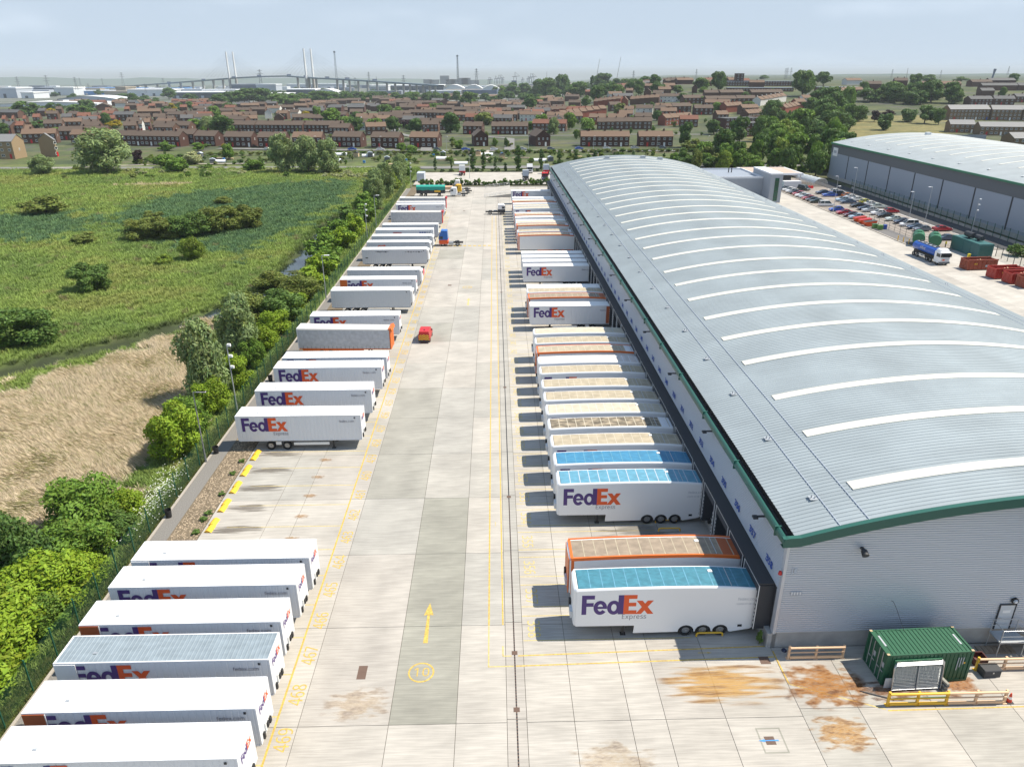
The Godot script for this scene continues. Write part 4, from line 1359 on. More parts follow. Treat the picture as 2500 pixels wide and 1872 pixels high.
# streamlined white trailer with translucent roof panels; drawing end at the left
func aero_trailer(label: String, group: String, at: Vector3, o: Dictionary) -> void:
	var t := thing("streamlined_trailer", label, "trailer", at, o.get("turn", 0.0), group)
	var top := 4.48
	if not cubes.has("aero"):
		var b := MB.new()
		var n := 14
		for s in [0.0, -TW]:
			for i in n:
				var xa := TL * i / n
				var xb := TL * (i + 1) / n
				var p := [Vector3(xa, 1.15, s), Vector3(xb, 1.15, s), Vector3(xb, crown_y(xb, top) - 0.12, s), Vector3(xa, crown_y(xa, top) - 0.12, s)]
				var i2 := 0.06 if s == 0.0 else -0.06
				var q := [p[3], p[2], p[2] + Vector3(0, 0.12, -i2), p[3] + Vector3(0, 0.12, -i2)]
				if s == 0.0:
					b.quad(p[0], p[1], p[2], p[3])
					b.quad(q[0], q[1], q[2], q[3])
				else:
					b.quad(p[1], p[0], p[3], p[2])
					b.quad(q[1], q[0], q[3], q[2])
				# white rim either side of the roof panels
				var za := -0.06 if s == 0.0 else -TW + 0.06
				var zb := -0.16 if s == 0.0 else -TW + 0.16
				if s == 0.0:
					b.quad(Vector3(xa, crown_y(xa, top), za), Vector3(xb, crown_y(xb, top), za), Vector3(xb, crown_y(xb, top), zb), Vector3(xa, crown_y(xa, top), zb))
				else:
					b.quad(Vector3(xa, crown_y(xa, top), zb), Vector3(xb, crown_y(xb, top), zb), Vector3(xb, crown_y(xb, top), za), Vector3(xa, crown_y(xa, top), za))
		# floor, rear frame, rounded headboard
		b.box(Vector3(0.02, 1.06, -TW + 0.01), Vector3(TL - 0.02, 1.15, -0.01))
		b.box(Vector3(TL - 0.12, 1.15, -TW + 0.005), Vector3(TL, crown_y(TL, top) + 0.005, -0.005))
		var hp := [[0.0, -0.04], [-0.10, -0.10], [-0.16, -0.30], [-0.18, -TW / 2], [-0.16, -TW + 0.30], [-0.10, -TW + 0.10], [0.0, -TW + 0.04]]
		var yt := crown_y(0, top)
		for i in hp.size() - 1:
			var c: Array = hp[i]
			var e: Array = hp[i + 1]
			b.quad(Vector3(e[0], 1.1, e[1]), Vector3(c[0], 1.1, c[1]), Vector3(c[0], yt - 0.12, c[1]), Vector3(e[0], yt - 0.12, e[1]))
			b.quad(Vector3(e[0], yt - 0.12, e[1]), Vector3(c[0], yt - 0.12, c[1]), Vector3(c[0] * 0.4 + 0.05, yt, c[1]), Vector3(e[0] * 0.4 + 0.05, yt, e[1]))
			b.quad(Vector3(e[0] * 0.4 + 0.05, yt, e[1]), Vector3(c[0] * 0.4 + 0.05, yt, c[1]), Vector3(0.12, yt + 0.01, c[1]), Vector3(0.12, yt + 0.01, e[1]))
		cubes.aero = b.mesh()
		# skirt with wheel arches
		var pts := PackedVector2Array([Vector2(4.35, 1.06), Vector2(4.30, 0.36)])
		for cx in [8.2, 9.47, 10.75]:
			for k in 9:
				var a := PI - PI * k / 8.0
				pts.append(Vector2(cx + cos(a) * 0.60, maxf(0.36, 0.42 + sin(a) * 0.60)))
		pts.append_array([Vector2(11.5, 0.36), Vector2(12.9, 0.62), Vector2(13.5, 1.06)])
		var k2 := MB.new()
		k2.prism(pts, -0.06, -0.012)
		k2.prism(pts, -TW + 0.012, -TW + 0.06)
		cubes.skirt = k2.mesh()
	part(t, "body", cubes.aero, M[o.get("side", "white_paint")])
	part(t, "skirt", cubes.skirt, M[o.get("skirt", "white_paint")])
	var np := 15
	for i in np:
		var xa := 0.16 + (TL - 0.3) * i / np
		var xb := 0.16 + (TL - 0.3) * (i + 1) / np - 0.012
		var key := "panel%d" % i
		if not cubes.has(key):
			var m := MB.new()
			m.quad(Vector3(xa, crown_y(xa, top) + 0.012, -0.15), Vector3(xb, crown_y(xb, top) + 0.012, -0.15), Vector3(xb, crown_y(xb, top) + 0.012, -TW + 0.15), Vector3(xa, crown_y(xa, top) + 0.012, -TW + 0.15))
			m.quad(Vector3(xa, crown_y(xa, top) - 0.03, -0.15), Vector3(xb, crown_y(xb, top) - 0.03, -0.15), Vector3(xb, crown_y(xb, top) + 0.012, -0.15), Vector3(xa, crown_y(xa, top) + 0.012, -0.15))
			cubes[key] = m.mesh()
			var s := MB.new()
			s.box(Vector3(xb - 0.03, crown_y(xb, top) - 0.03, -TW + 0.16), Vector3(xb + 0.04, crown_y(xb, top) + 0.018, -0.16))
			cubes["bow%d" % i] = s.mesh()
		var pm: String = o.get("roof", "tan_roof")
		if o.has("rear") and i >= 13:
			pm = o.rear
		part(t, "roof_panel", cubes[key], M[pm])
		if i < np - 1:
			part(t, "roof_bow", cubes["bow%d" % i], M[o.get("bow", "pale_tan_roof")])
	if not cubes.has("vent"):
		var vb := MB.new()
		vb.soft(Vector3(-0.17, 0, -0.14), Vector3(0.17, 0.09, 0.14), 0.03)
		cubes.vent = vb.mesh()
	part(t, "roof_vent", cubes.vent, M.bright_white, Vector3(10.05, crown_y(10.05, top), -1.8))
	part(t, "roof_bar", bx(Vector3(11.2, crown_y(11.4, top) + 0.01, -2.3), Vector3(11.25, crown_y(11.4, top) + 0.05, -0.2)), M.galvanised).rotation.y = 0.0
	chassis(t, 0, TL, 1.1)
	wheels(t, [8.2, 9.47, 10.75])
	legs(t, 3.6)
	if o.get("frame", ""):
		var fm := MB.new()
		for s in [[-0.012, 0.02], [-TW - 0.02, -TW + 0.012]]:
			fm.box(Vector3(0.0, 1.0, s[0]), Vector3(0.22, crown_y(0.1, top) - 0.1, s[1]))
			for i in 10:
				var xa := TL * i / 10
				var xb := TL * (i + 1) / 10
				fm.quad(Vector3(xa, crown_y(xa, top) - 0.22, s[1]), Vector3(xb, crown_y(xb, top) - 0.22, s[1]), Vector3(xb, crown_y(xb, top) + 0.02, s[1] - 0.03), Vector3(xa, crown_y(xa, top) + 0.02, s[1] - 0.03))
				fm.quad(Vector3(xa, crown_y(xa, top) + 0.02, s[1] - 0.03), Vector3(xb, crown_y(xb, top) + 0.02, s[1] - 0.03), Vector3(xb, crown_y(xb, top) + 0.02, s[1] - 0.17), Vector3(xa, crown_y(xa, top) + 0.02, s[1] - 0.17))
		fm.box(Vector3(-0.20, 1.05, -TW + 0.1), Vector3(-0.15, crown_y(0, top) - 0.15, -0.1))
		fm.box(Vector3(-0.06, crown_y(0, top) - 0.2, -TW + 0.05), Vector3(0.16, crown_y(0, top) + 0.025, -0.05))
		part(t, "frame", fm.mesh(), M[o.frame])
	# headboard fittings
	part(t, "hose_box", bx(Vector3(-0.34, 1.5, -1.9), Vector3(-0.17, 2.2, -1.5)), M.black)
	part(t, "coupling_panel", bx(Vector3(-0.36, 1.45, -1.3), Vector3(-0.17, 2.0, -0.5)), M.grey_white)
	if o.get("logo", true):
		logo(t, Vector3(0.42, 2.14, 0.004), 1.72)
		words(t, "small_lettering", "Express", Vector3(3.35, 1.58, 0.004), 0.40, M.print_grey)
		words(t, "small_lettering", "fedex.com", Vector3(11.75, 3.15, 0.004), 0.24, M.pale_print)
		words(t, "small_lettering", "03456 07 08 09", Vector3(11.7, 2.78, 0.004), 0.15, M.pale_print)
	part(t, "side_box", bx(Vector3(12.0, 0.82, -0.011), Vector3(12.32, 1.02, 0.004)), M.black)

func curtain_trailer(label: String, at: Vector3, turn: float, orange: bool) -> void:
	var t := thing("curtain_sided_trailer", label, "trailer", at, turn)
	var top := 4.25
	# slack tarpaulin: gentle folds pressed into the sheet
	for s in [0.0, -TW]:
		var m := MB.new()
		var nx := 68
		var ny := 10
		var f := func(i: int, j: int) -> Vector3:
			var x := 0.12 + (TL - 0.24) * i / nx
			var y := 1.25 + (top - 1.4) * j / ny
			var k := nz2.get_noise_2d(x * 9.0 + y * 14.0 + at.z, y * 9.0 - x * 5.0) * 0.05 * sin(PI * j / ny)
			return Vector3(x, y, s + (k if s == 0.0 else -k))
		for i in nx:
			for j in ny:
				if s == 0.0:
					m.quad(f.call(i, j), f.call(i + 1, j), f.call(i + 1, j + 1), f.call(i, j + 1))
				else:
					m.quad(f.call(i + 1, j), f.call(i, j), f.call(i, j + 1), f.call(i + 1, j + 1))
		part(t, "curtain", m.mesh(), M.curtain)
	var r := MB.new()
	for i in 14:
		var xa := TL * i / 14
		var xb := TL * (i + 1) / 14
		var ya := top - 0.12 * xa / TL
		var yb := top - 0.12 * xb / TL
		r.quad(Vector3(xa, ya - 0.16, 0.02), Vector3(xb, yb - 0.16, 0.02), Vector3(xb, yb, -0.05), Vector3(xa, ya, -0.05))
		r.quad(Vector3(xa, ya, -0.05), Vector3(xb, yb, -0.05), Vector3(xb, yb, -TW + 0.05), Vector3(xa, ya, -TW + 0.05))
	part(t, "roof", r.mesh(), M.curtain_roof)
	part(t, "roof_end", bx(Vector3(0.0, top - 0.02, -TW + 0.06), Vector3(1.35, top + 0.02, -0.06)), M.bright_white)
	part(t, "rear_frame", bx(Vector3(0, 1.15, -TW), Vector3(0.11, top - 0.01, -0.0)), M.soft_white)
	var hb := MB.new()
	hb.soft(Vector3(TL - 0.1, 1.15, -TW - 0.02), Vector3(TL + 0.08, top - 0.05, 0.03), 0.05)
	part(t, "headboard", hb.mesh(), M.orange if orange else M.red)
	var spoiler := MB.new()
	spoiler.prism(PackedVector2Array([Vector2(TL - 0.05, top - 0.4), Vector2(TL + 0.35, top - 0.3), Vector2(TL + 0.15, top + 0.12), Vector2(TL - 0.25, top + 0.02)]), -TW, 0.02)
	part(t, "air_deflector", spoiler.mesh(), M.orange if orange else M.red)
	part(t, "side_rail", bx(Vector3(0.1, 1.12, -TW), Vector3(TL - 0.1, 1.24, 0.0)), M.orange if orange else M.soft_white)
	if orange:
		part(t, "side_skirt", bx(Vector3(0.6, 0.45, -0.1), Vector3(9.6, 1.11, -0.04)), M.orange)
	for i in 21:
		part(t, "strap", bx(Vector3(0.75 + i * 0.615, 1.14, 0.055), Vector3(0.78 + i * 0.615, 1.62, 0.075)) if i == 0 else t.get_node("strap").mesh, M.charcoal, Vector3(0 if i == 0 else i * 0.615, 0, 0))
	chassis(t, 0, TL, 1.2)
	wheels(t, [3.4, 4.7])
	legs(t, 10.3)

func trailers() -> void:
	var gl := "trailers parked along the marsh fence"
	var gr := "trailers backed onto the loading docks"
	# along the fence, nearest bay first
	var L := [
		[-28.0, -29.0, 470, {}, "white ribbed-roof trailer with coloured wordmark parked in bay 470"],
		[-28.0, -32.4, 469, {"panel": "rust_orange", "logo_x": 1.05}, "white trailer with brown rear side panel and flecked roof in bay 469"],
		[-28.3, -36.3, 468, {"panel": "soft_white", "logo_x": 1.05, "roof": "galvanised_roof"}, "trailer with bare grey corrugated roof in bay 468"],
		[-28.5, -39.8, 467, {"panel": "rust_orange", "logo_x": 1.05}, "white trailer with brown rear side panel behind the grey-roofed trailer"],
		[-28.4, -43.7, 466, {}, "white ribbed-roof trailer between pale-panelled and brown-panelled trailers"],
		[-28.2, -46.9, 465, {"panel": "soft_white", "logo_x": 1.05}, "white trailer with pale rear side panel beside the empty bays"],
		[-28.5, -72.3, 458, {}, "white two-axle trailer in bay 458 with its wheels against yellow stops"],
		[-28.4, -79.2, 456, {}, "white wordmarked trailer next behind the one on the yellow stops"],
		[-28.2, -86.3, 454, {}, "white trailer showing its whole wordmark, two places behind the one on the yellow stops"],
		[-28.0, -89.8, 453, {}, "white trailer with hidden wordmark close in front of the orange-fronted curtain trailer"],
		[-28.5, -107.6, 448, {}, "white wordmarked trailer behind the orange-fronted curtain trailer"],
		[-28.2, -121.6, 444, {"logo": false, "side": "grey_white", "axles": 3, "cooler": true}, "plain pale grey refrigerated trailer on three axles in bay 444"],
		[-28.0, -128.8, 442, {"panel": "orange", "logo_x": 1.05}, "white wordmarked trailer with bright orange rear panel in bay 442"],
		[-27.9, -135.5, 440, {"logo": false, "side": "grey_white", "cooler": true, "axles": 3}, "plain pale grey refrigerated trailer right before the red skeletal trailer"],
		[-28.0, -152.7, 436, {"logo": false, "side": "grey_white", "stripes": 3, "cooler": true, "axles": 3}, "grey refrigerated trailer with peeled black patches on its side"],
		[-28.1, -159.8, 434, {"logo": false, "side": "grey_white", "stripes": 2, "cooler": true, "axles": 3}, "grey refrigerated trailer with an orange arrow emblem"],
		[-28.0, -166.3, 432, {"logo": false, "side": "grey_white", "cooler": true, "axles": 3}, "plain pale grey refrigerated trailer beside the one with three red stripes"],
		[-28.2, -173.4, 430, {"logo": false, "side": "soft_white", "stripes": 1, "axles": 3}, "white trailer with three red stripes behind the blue and red tractor"],
		[-27.5, -179.6, 428, {"logo": false, "side": "grey_white", "axles": 3}, "plain pale trailer just beyond the blue and red tractor"],
		[-27.7, -208.8, 420, {}, "white wordmarked trailer behind the red-headed curtain trailer"],
		[-27.9, -212.6, 419, {"logo": false, "roof": "curtain_roof"}, "white trailer with a dull grey roof in bay 419"],
	]
	for l in L:
		box_trailer(l[4], gl, Vector3(l[0], 0, l[1]), l[3])
	curtain_trailer("grey curtain-sided trailer with orange headboard in bay 450", Vector3(-29.0, 0, -101.4), deg_to_rad(-2.5), true)
	curtain_trailer("grey curtain-sided trailer with red headboard in bay 424", Vector3(-27.6, 0, -196.7), 0.0, false)
	curtain_trailer("grey curtain-sided trailer beside the green-tarped tipper lorry", Vector3(-28.0, 0, -220.0), 0.0, false)
	# at the docks
	var blue := {"roof": "teal_roof", "bow": "pale_blue_roof"}
	var blue2 := {"roof": "blue_roof", "bow": "pale_blue_roof"}
	var blue3 := {"roof": "pale_blue_roof", "bow": "shed_pale"}
	var org := {"roof": "brown_roof", "bow": "tan_roof", "frame": "orange", "logo": false, "rear": "rust_orange", "skirt": "orange"}
	var org2 := {"roof": "tan_roof", "frame": "orange", "logo": false, "rear": "soft_white", "skirt": "orange"}
	var stn := {"roof": "stained_roof", "frame": "", "logo": false, "rear": "soft_white"}
	var R := [
		[358, -42.3, "a", blue, "white streamlined trailer with teal roof panels at dock bay 358"],
		[357, -46.0, "a", org, "orange-framed trailer with brown roof behind the teal-roofed one"],
		[354, -56.9, "a", blue3, "white streamlined trailer with pale blue roof panels at dock bay 354"],
		[353, -60.5, "a", blue2, "white streamlined trailer with deep blue roof panels at dock bay 353"],
		[352, -64.2, "a", {}, "white streamlined trailer with tan roof between the deep blue-roofed and blotched-roofed ones"],
		[351, -68.0, "a", stn, "white-sided trailer with blotched tan roof and white rear roof end at dock bay 351"],
		[350, -71.6, "a", {"roof": "pale_tan_roof", "bow": "curtain_roof"}, "white streamlined trailer with pale tan roof behind the blotched-roofed one"],
		[349, -75.1, "a", {}, "white streamlined trailer with tan roof right behind the pale tan-roofed one"],
		[348, -78.8, "a", {}, "white streamlined trailer with tan roof in front of the one with half-shown wordmark"],
		[347, -83.1, "a", {}, "white streamlined trailer with tan roof and showing wordmark at dock bay 347"],
		[346, -86.5, "a", {"roof": "rose_roof", "bow": "soft_white", "logo": false}, "white trailer with chalky pinkish roof at dock bay 346"],
		[345, -90.3, "a", org2, "orange-framed trailer with tan roof at dock bay 345"],
		[344, -93.9, "a", {}, "white streamlined trailer with tan roof behind the orange-framed one"],
		[343, -97.8, "a", {"roof": "pale_tan_roof"}, "white streamlined trailer with pale tan roof beside the gap of empty docks"],
		[339, -111.6, "b", {"panel": "rust_orange", "panel_at": [12.2, 13.55]}, "white ribbed trailer with brown rear side panel at dock bay 339"],
		[338, -115.5, "a", org, "orange-framed trailer with brown roof behind a white ribbed one"],
		[337, -118.9, "a", {}, "white streamlined trailer with tan roof beside the orange-framed brown-roofed one"],
		[336, -122.2, "b", {}, "white ribbed trailer at dock bay 336 beside a tan-roofed one"],
		[332, -137.4, "b", {"axles": 3}, "white ribbed trailer showing its whole wordmark at dock bay 332"],
		[331, -141.0, "b", {}, "white ribbed trailer just behind the one with whole wordmark"],
		[330, -144.5, "b", {}, "white ribbed trailer at dock bay 330"],
		[329, -148.0, "b", {"logo": false}, "white ribbed trailer at dock bay 329"],
		[325, -165.1, "a", org2, "orange-framed trailer with broad white side at dock bay 325"],
		[324, -169.3, "a", {"rear": "soft_white"}, "white streamlined trailer with white rear roof end at dock bay 324"],
		[322, -176.5, "a", org2, "orange-framed trailer with tan roof at dock bay 322"],
		[321, -180.0, "a", {"roof": "pale_tan_roof"}, "white streamlined trailer with pale tan roof at dock bay 321"],
		[320, -183.4, "b", {"logo": false}, "white ribbed trailer at dock bay 320"],
		[319, -186.8, "a", {"roof": "rose_roof", "bow": "soft_white"}, "white trailer with chalky pinkish roof at dock bay 319"],
		[318, -190.1, "a", org2, "orange-framed trailer with tan roof at dock bay 318"],
		[317, -193.3, "b", {"logo": false}, "white ribbed trailer at dock bay 317"],
		[316, -199.9, "a", {"roof": "pale_tan_roof"}, "white streamlined trailer with wordmark peeping out at dock bay 316"],
		[315, -203.6, "a", {"roof": "pale_tan_roof"}, "white streamlined trailer with pale tan roof at dock bay 315"],
		[314, -207.3, "a", {"roof": "rose_roof", "bow": "soft_white"}, "white trailer with chalky roof at dock bay 314"],
		[312, -211.2, "a", org2, "orange-framed trailer with tan roof at dock bay 312"],
		[311, -215.0, "b", {"logo": false}, "white ribbed trailer coupled to the shunting tractor"],
		[310, -219.0, "b", {"logo": false}, "white ribbed trailer at dock bay 310"],
		[306, -233.0, "b", {}, "white ribbed trailer farthest along the docks beside the loading ramp"],
	]
	for r in R:
		var at := Vector3(5.55 + 0.0022 * (r[1] + 43.0), 0, r[1])
		var o: Dictionary = r[3].duplicate()
		o.turn = deg_to_rad(rng.randf_range(-0.35, 0.35))
		if r[2] == "a":
			aero_trailer(r[4], gr, at, o)
		else:
			o.front = -1
			box_trailer(r[4], gr, at, o)


#---------------------------------------------------------------- things in the yard
func barrier(label: String, a: Vector3, n: int, pitch: float, m1: Material, m2: Material, change: int) -> void:
	var t := thing("guard_rail", label, "guard rail", a)
	for i in n + 1:
		var p := MB.new()
		p.box(Vector3(-0.07, 0, -0.07), Vector3(0.07, 1.12, 0.07))
		p.box(Vector3(-0.16, 0, -0.14), Vector3(0.16, 0.03, 0.14))
		part(t, "post", p.mesh(), m1 if i <= change else m2, Vector3(i * pitch, 0, 0))
	for i in n:
		var m := m1 if i < change else m2
		for h in [[1.02, 0.085], [0.62, 0.05]]:
			var r := MB.new()
			r.bar(Vector3(i * pitch, h[0], 0.09), Vector3((i + 1) * pitch, h[0], 0.09), h[1], h[1], 10)
			part(t, "rail", r.mesh(), m)
		part(t, "kick_rail", bx(Vector3(i * pitch + 0.08, 0.06, 0.02), Vector3((i + 1) * pitch - 0.08, 0.26, 0.12)), m)

func yard_objects() -> void:
	var org: Material = M.faded_orange_paint
	barrier("faded orange guard rail against the gable wall beside the dock corner", Vector3(20.55, 0, -39.85), 2, 1.95, org, org, 9)
	barrier("long guard rail, half yellow and half faded orange, in front of the green container", Vector3(25.55, 0, -35.55), 4, 1.95, M.bright_yellow, org, 2)
	barrier("faded orange guard rail beside the black chest and the steel stairs", Vector3(33.25, 0, -38.45), 4, 1.95, M.bright_yellow, org, 0)
	# green shipping container
	var c := thing("shipping_container", "green corrugated shipping container standing in front of the gable wall", "container", Vector3(25.94, 0, -37.25), deg_to_rad(2.4))
	# local: x 0..6.06, z 0 at near side .. -2.44
	var H := 2.59
	var sd := MB.new()
	ribbed_side(sd, 0.15, 5.91, 0.18, H - 0.12, -0.03, 1, 0.29, 0.036)
	ribbed_side(sd, 0.15, 5.91, 0.18, H - 0.12, -2.41, -1, 0.29, 0.036)
	part(c, "side_wall", sd.mesh(), M.container_green)
	var rf := MB.new()
	for i in 20:
		var x := 0.15 + i * 0.288
		rf.quad(Vector3(x, H - 0.04, -0.08), Vector3(x + 0.19, H - 0.04, -0.08), Vector3(x + 0.19, H - 0.04, -2.36), Vector3(x, H - 0.04, -2.36))
		rf.quad(Vector3(x + 0.19, H - 0.04, -0.08), Vector3(x + 0.21, H - 0.075, -0.08), Vector3(x + 0.21, H - 0.075, -2.36), Vector3(x + 0.19, H - 0.04, -2.36))
		rf.quad(Vector3(x + 0.21, H - 0.075, -0.08), Vector3(x + 0.268, H - 0.075, -0.08), Vector3(x + 0.268, H - 0.075, -2.36), Vector3(x + 0.21, H - 0.075, -2.36))
		rf.quad(Vector3(x + 0.268, H - 0.075, -0.08), Vector3(x + 0.288, H - 0.04, -0.08), Vector3(x + 0.288, H - 0.04, -2.36), Vector3(x + 0.268, H - 0.075, -2.36))
	part(c, "roof", rf.mesh(), M.container_green)
	var fr := MB.new()
	for x in [0.0, 5.9]:
		fr.box(Vector3(x, 0, -0.15), Vector3(x + 0.16, H, 0.0))
		fr.box(Vector3(x, 0, -2.44), Vector3(x + 0.16, H, -2.29))
		fr.box(Vector3(x + 0.01, H - 0.13, -2.29), Vector3(x + 0.15, H - 0.01, -0.15))
		fr.box(Vector3(x + 0.01, 0.02, -2.29), Vector3(x + 0.15, 0.17, -0.15))
	for z in [-0.10, -2.44]:
		fr.box(Vector3(0.16, H - 0.13, z), Vector3(5.9, H - 0.02, z + 0.10))
		fr.box(Vector3(0.16, 0.02, z), Vector3(5.9, 0.18, z + 0.10))
	part(c, "frame", fr.mesh(), M.container_green)
	part(c, "end_wall", bx(Vector3(5.93, 0.17, -2.29), Vector3(6.0, H - 0.13, -0.15)), M.container_green)
	for k in 2:
		var d := part(c, "door", bx(Vector3(0.05, 0.18, -1.215 - k * 1.075), Vector3(0.1, H - 0.14, -0.155 - k * 1.075)), M.container_green)
		for q in 2:
			var b := MB.new()
			b.bar(Vector3(0.0, 0.12, -0.45 - k * 1.075 - q * 0.45), Vector3(0.0, H - 0.1, -0.45 - k * 1.075 - q * 0.45), 0.025)
			b.box(Vector3(-0.03, 1.0, -0.45 - k * 1.075 - q * 0.45), Vector3(0.0, 1.06, -0.15 - k * 1.075 - q * 0.45))
			part(d, "locking_bar", b.mesh(), M.galvanised)
		part(d, "door_label", bx(Vector3(0.035, 1.3, -0.42 - k * 1.075), Vector3(0.049, 1.7, -0.2 - k * 1.075)), M.pale_print)
	for x in [0.0, 5.88]:
		for z in [-0.16, -2.44]:
			part(c, "corner_casting", bx(Vector3(x - 0.005, H + 0.001, z), Vector3(x + 0.185, H + 0.025, z + 0.16)), M.timber)
	part(c, "roof_number", bx(Vector3(0.32, H - 0.038, -1.9), Vector3(0.44, H - 0.03, -0.9)), M.pale_print)
	part(c, "roof_number", bx(Vector3(5.55, H - 0.038, -1.7), Vector3(5.67, H - 0.03, -0.75)), M.pale_print)
	for k in 3:
		part(c, "side_marking", bx(Vector3(5.05 + k * 0.18, 1.0 + k * 0.25, 0.001), Vector3(5.11 + k * 0.18, 2.1, 0.008)), M.pale_print)
	part(c, "warning_label", bx(Vector3(5.5, 1.55, 0.001), Vector3(5.62, 1.68, 0.008)), M.bright_yellow)
	# stacked site fence panels leaning on the container
	for k in 6:
		var f := thing("site_fence_panel", ["galvanised site fence panel at the front of the stack against the green container", "galvanised site fence panel stacked behind the front one by the green container"][mini(k, 1)], "fence panel", Vector3(26.35 + k * 0.05, 0, -36.62 - k * 0.07), deg_to_rad(2.4), "" if k == 0 else "site fence panels stacked at the container")
		var tilt := -0.14
		if not cubes.has("site_frame"):
			var m := MB.new()
			m.pipe([Vector3(0, 0, 0), Vector3(0, 1.85, 0), Vector3(0.15, 2.0, 0), Vector3(3.3, 2.0, 0), Vector3(3.45, 1.85, 0), Vector3(3.45, 0, 0)], 0.032, 8)
			m.pipe([Vector3(0, 0.15, 0), Vector3(3.45, 0.15, 0)], 0.026)
			cubes.site_frame = m.mesh()
			m = MB.new()
			for i in 15:
				m.bar(Vector3(0.03, 0.27 + i * 0.115, 0), Vector3(3.42, 0.27 + i * 0.115, 0), 0.007, 0.007, 4, false)
			m.bar(Vector3(1.73, 0.15, 0), Vector3(1.73, 2.0, 0), 0.022)
			cubes.site_wires = m.mesh()
		part(f, "frame", cubes.site_frame, M.steel).rotation.x = tilt
		part(f, "wires", cubes.site_wires, M.galvanised).rotation.x = tilt
	single("board", "grey sheet leaning at the near corner of the green container", "board", bx(Vector3(0, 0.003, 0), Vector3(0.62, 0.85, 0.03)), M.grey_white, Vector3(26.0, 0, -37.0), deg_to_rad(3))
	var tim := MB.new()
	for k in 3:
		tim.box(Vector3(0, 1.75 + k * 0.12, -0.02), Vector3(3.3, 1.85 + k * 0.12, 0.04))
	part(c, "slat_rack", tim.mesh(), M.tank_green, Vector3(0.55, 0.1, 0.04))
	# concrete blocks for the panels
	for k in 5:
		var fb := MB.new()
		fb.soft(Vector3(-0.38, 0, -0.12), Vector3(0.38, 0.14, 0.12), 0.03)
		single("fence_foot", ["grey rubber fence foot in the pile beside the stacked fence panels"][0], "fence foot", fb.mesh(), M.wall_dark if k % 2 else M.concrete5, Vector3(30.0 + (k % 2) * 0.05, 0.002 + k * 0.143, -36.9), 1.3 + k * 0.12, "fence feet piled by the container")
	single("green_pole", "long green pole lying on the ground behind the guard rail", "pole", bx(Vector3(0, 0.003, -0.04), Vector3(3.6, 0.08, 0.04)), M.tank_green, Vector3(26.2, 0, -36.0), deg_to_rad(1))
	for k in 2:
		single("dark_pole", "dark bent pole lying between the container shadow and the guard rail", "pole", bx(Vector3(0, 0.003, -0.03), Vector3(1.9, 0.06, 0.03)), M.charcoal, Vector3(24.3 + k * 0.15, 0, -36.75 + k * 0.1), deg_to_rad(-22), "poles lying at the container")
	# black chest
	var ch := thing("storage_chest", "low black storage chest with a lid beside the faded guard rail", "chest", Vector3(33.3, 0, -37.65), deg_to_rad(3))
	var cb := MB.new()
	cb.soft(Vector3(0, 0.003, -0.75), Vector3(1.25, 0.52, 0), 0.04)
	part(ch, "body", cb.mesh(), M.box_black)
	cb = MB.new()
	cb.soft(Vector3(-0.03, 0.521, -0.78), Vector3(1.28, 0.64, 0.03), 0.05)
	part(ch, "lid", cb.mesh(), M.charcoal)
	part(ch, "latch", bx(Vector3(0.58, 0.38, 0.001), Vector3(0.68, 0.5, 0.03)), M.steel)
	# dark red crate behind the rail
	var cr := thing("crate", "dark maroon open crate between the container and the stair platform", "crate", Vector3(33.35, 0, -39.6))
	var crm := mat("maroon", 0.10, 0.02, 0.018, 0.6)
	part(cr, "base", bx(Vector3(0, 0.003, 0), Vector3(0.95, 0.08, 0.8)), crm)
	for s in [[0, 0.081, 0, 0.95, 0.55, 0.05], [0, 0.081, 0.75, 0.95, 0.55, 0.8], [0, 0.081, 0.051, 0.05, 0.55, 0.749], [0.9, 0.081, 0.051, 0.95, 0.55, 0.749]]:
		part(cr, "side", bx(Vector3(s[0], s[1], s[2]), Vector3(s[3], s[4], s[5])), crm)
	# traffic cone
	var cn := thing("traffic_cone", "orange and white traffic cone at the end of the long guard rail", "cone", Vector3(33.75, 0, -35.62))
	part(cn, "base", bx(Vector3(-0.22, 0, -0.22), Vector3(0.22, 0.05, 0.22)), M.charcoal)
	for s in [[0.05, 0.30, 0.17, 0.13, "cone_red"], [0.30, 0.48, 0.13, 0.095, "bright_white"], [0.48, 0.75, 0.095, 0.04, "cone_red"]]:
		var m := MB.new()
		m.bar(Vector3(0, s[0], 0), Vector3(0, s[1], 0), s[2], s[3], 14)
		part(cn, "cone_band", m.mesh(), M[s[4]])
	# steel stair and platform at the gable door
	var st := thing("steel_stairs", "galvanised steel platform and stairs leading up to the gable door", "stairs", Vector3(35.4, 0, -40.9))
	part(st, "platform", bx(Vector3(0, 1.2, 0.06), Vector3(1.9, 1.3, 1.3)), M.galvanised)
	for p in [[0.05, 1.25], [1.85, 1.25], [0.05, 0.12], [1.85, 0.12]]:
		var m := MB.new()
		m.bar(Vector3(p[0], 0, p[1]), Vector3(p[0], 2.3, p[1]), 0.035)
		part(st, "post", m.mesh(), M.galvanised)
	for k in 6:
		part(st, "tread", bx(Vector3(1.92 + k * 0.3, 1.0 - k * 0.19, 0.1), Vector3(2.24 + k * 0.3, 1.04 - k * 0.19, 1.25)), M.galvanised)
	for z in [0.08, 1.27]:
		part(st, "stringer", sloped(Vector3(1.9, 1.15, z), Vector3(3.8, 0.0, z), 0.22), M.bright_yellow)
		var m := MB.new()
		m.pipe([Vector3(0.05, 2.3, z), Vector3(1.9, 2.3, z), Vector3(3.8, 1.1, z), Vector3(3.8, 0, z)], 0.03)
		m.pipe([Vector3(0.05, 1.8, z), Vector3(1.9, 1.8, z), Vector3(3.8, 0.6, z)], 0.025)
		part(st, "handrail", m.mesh(), M.steel)
	var mh := MB.new()
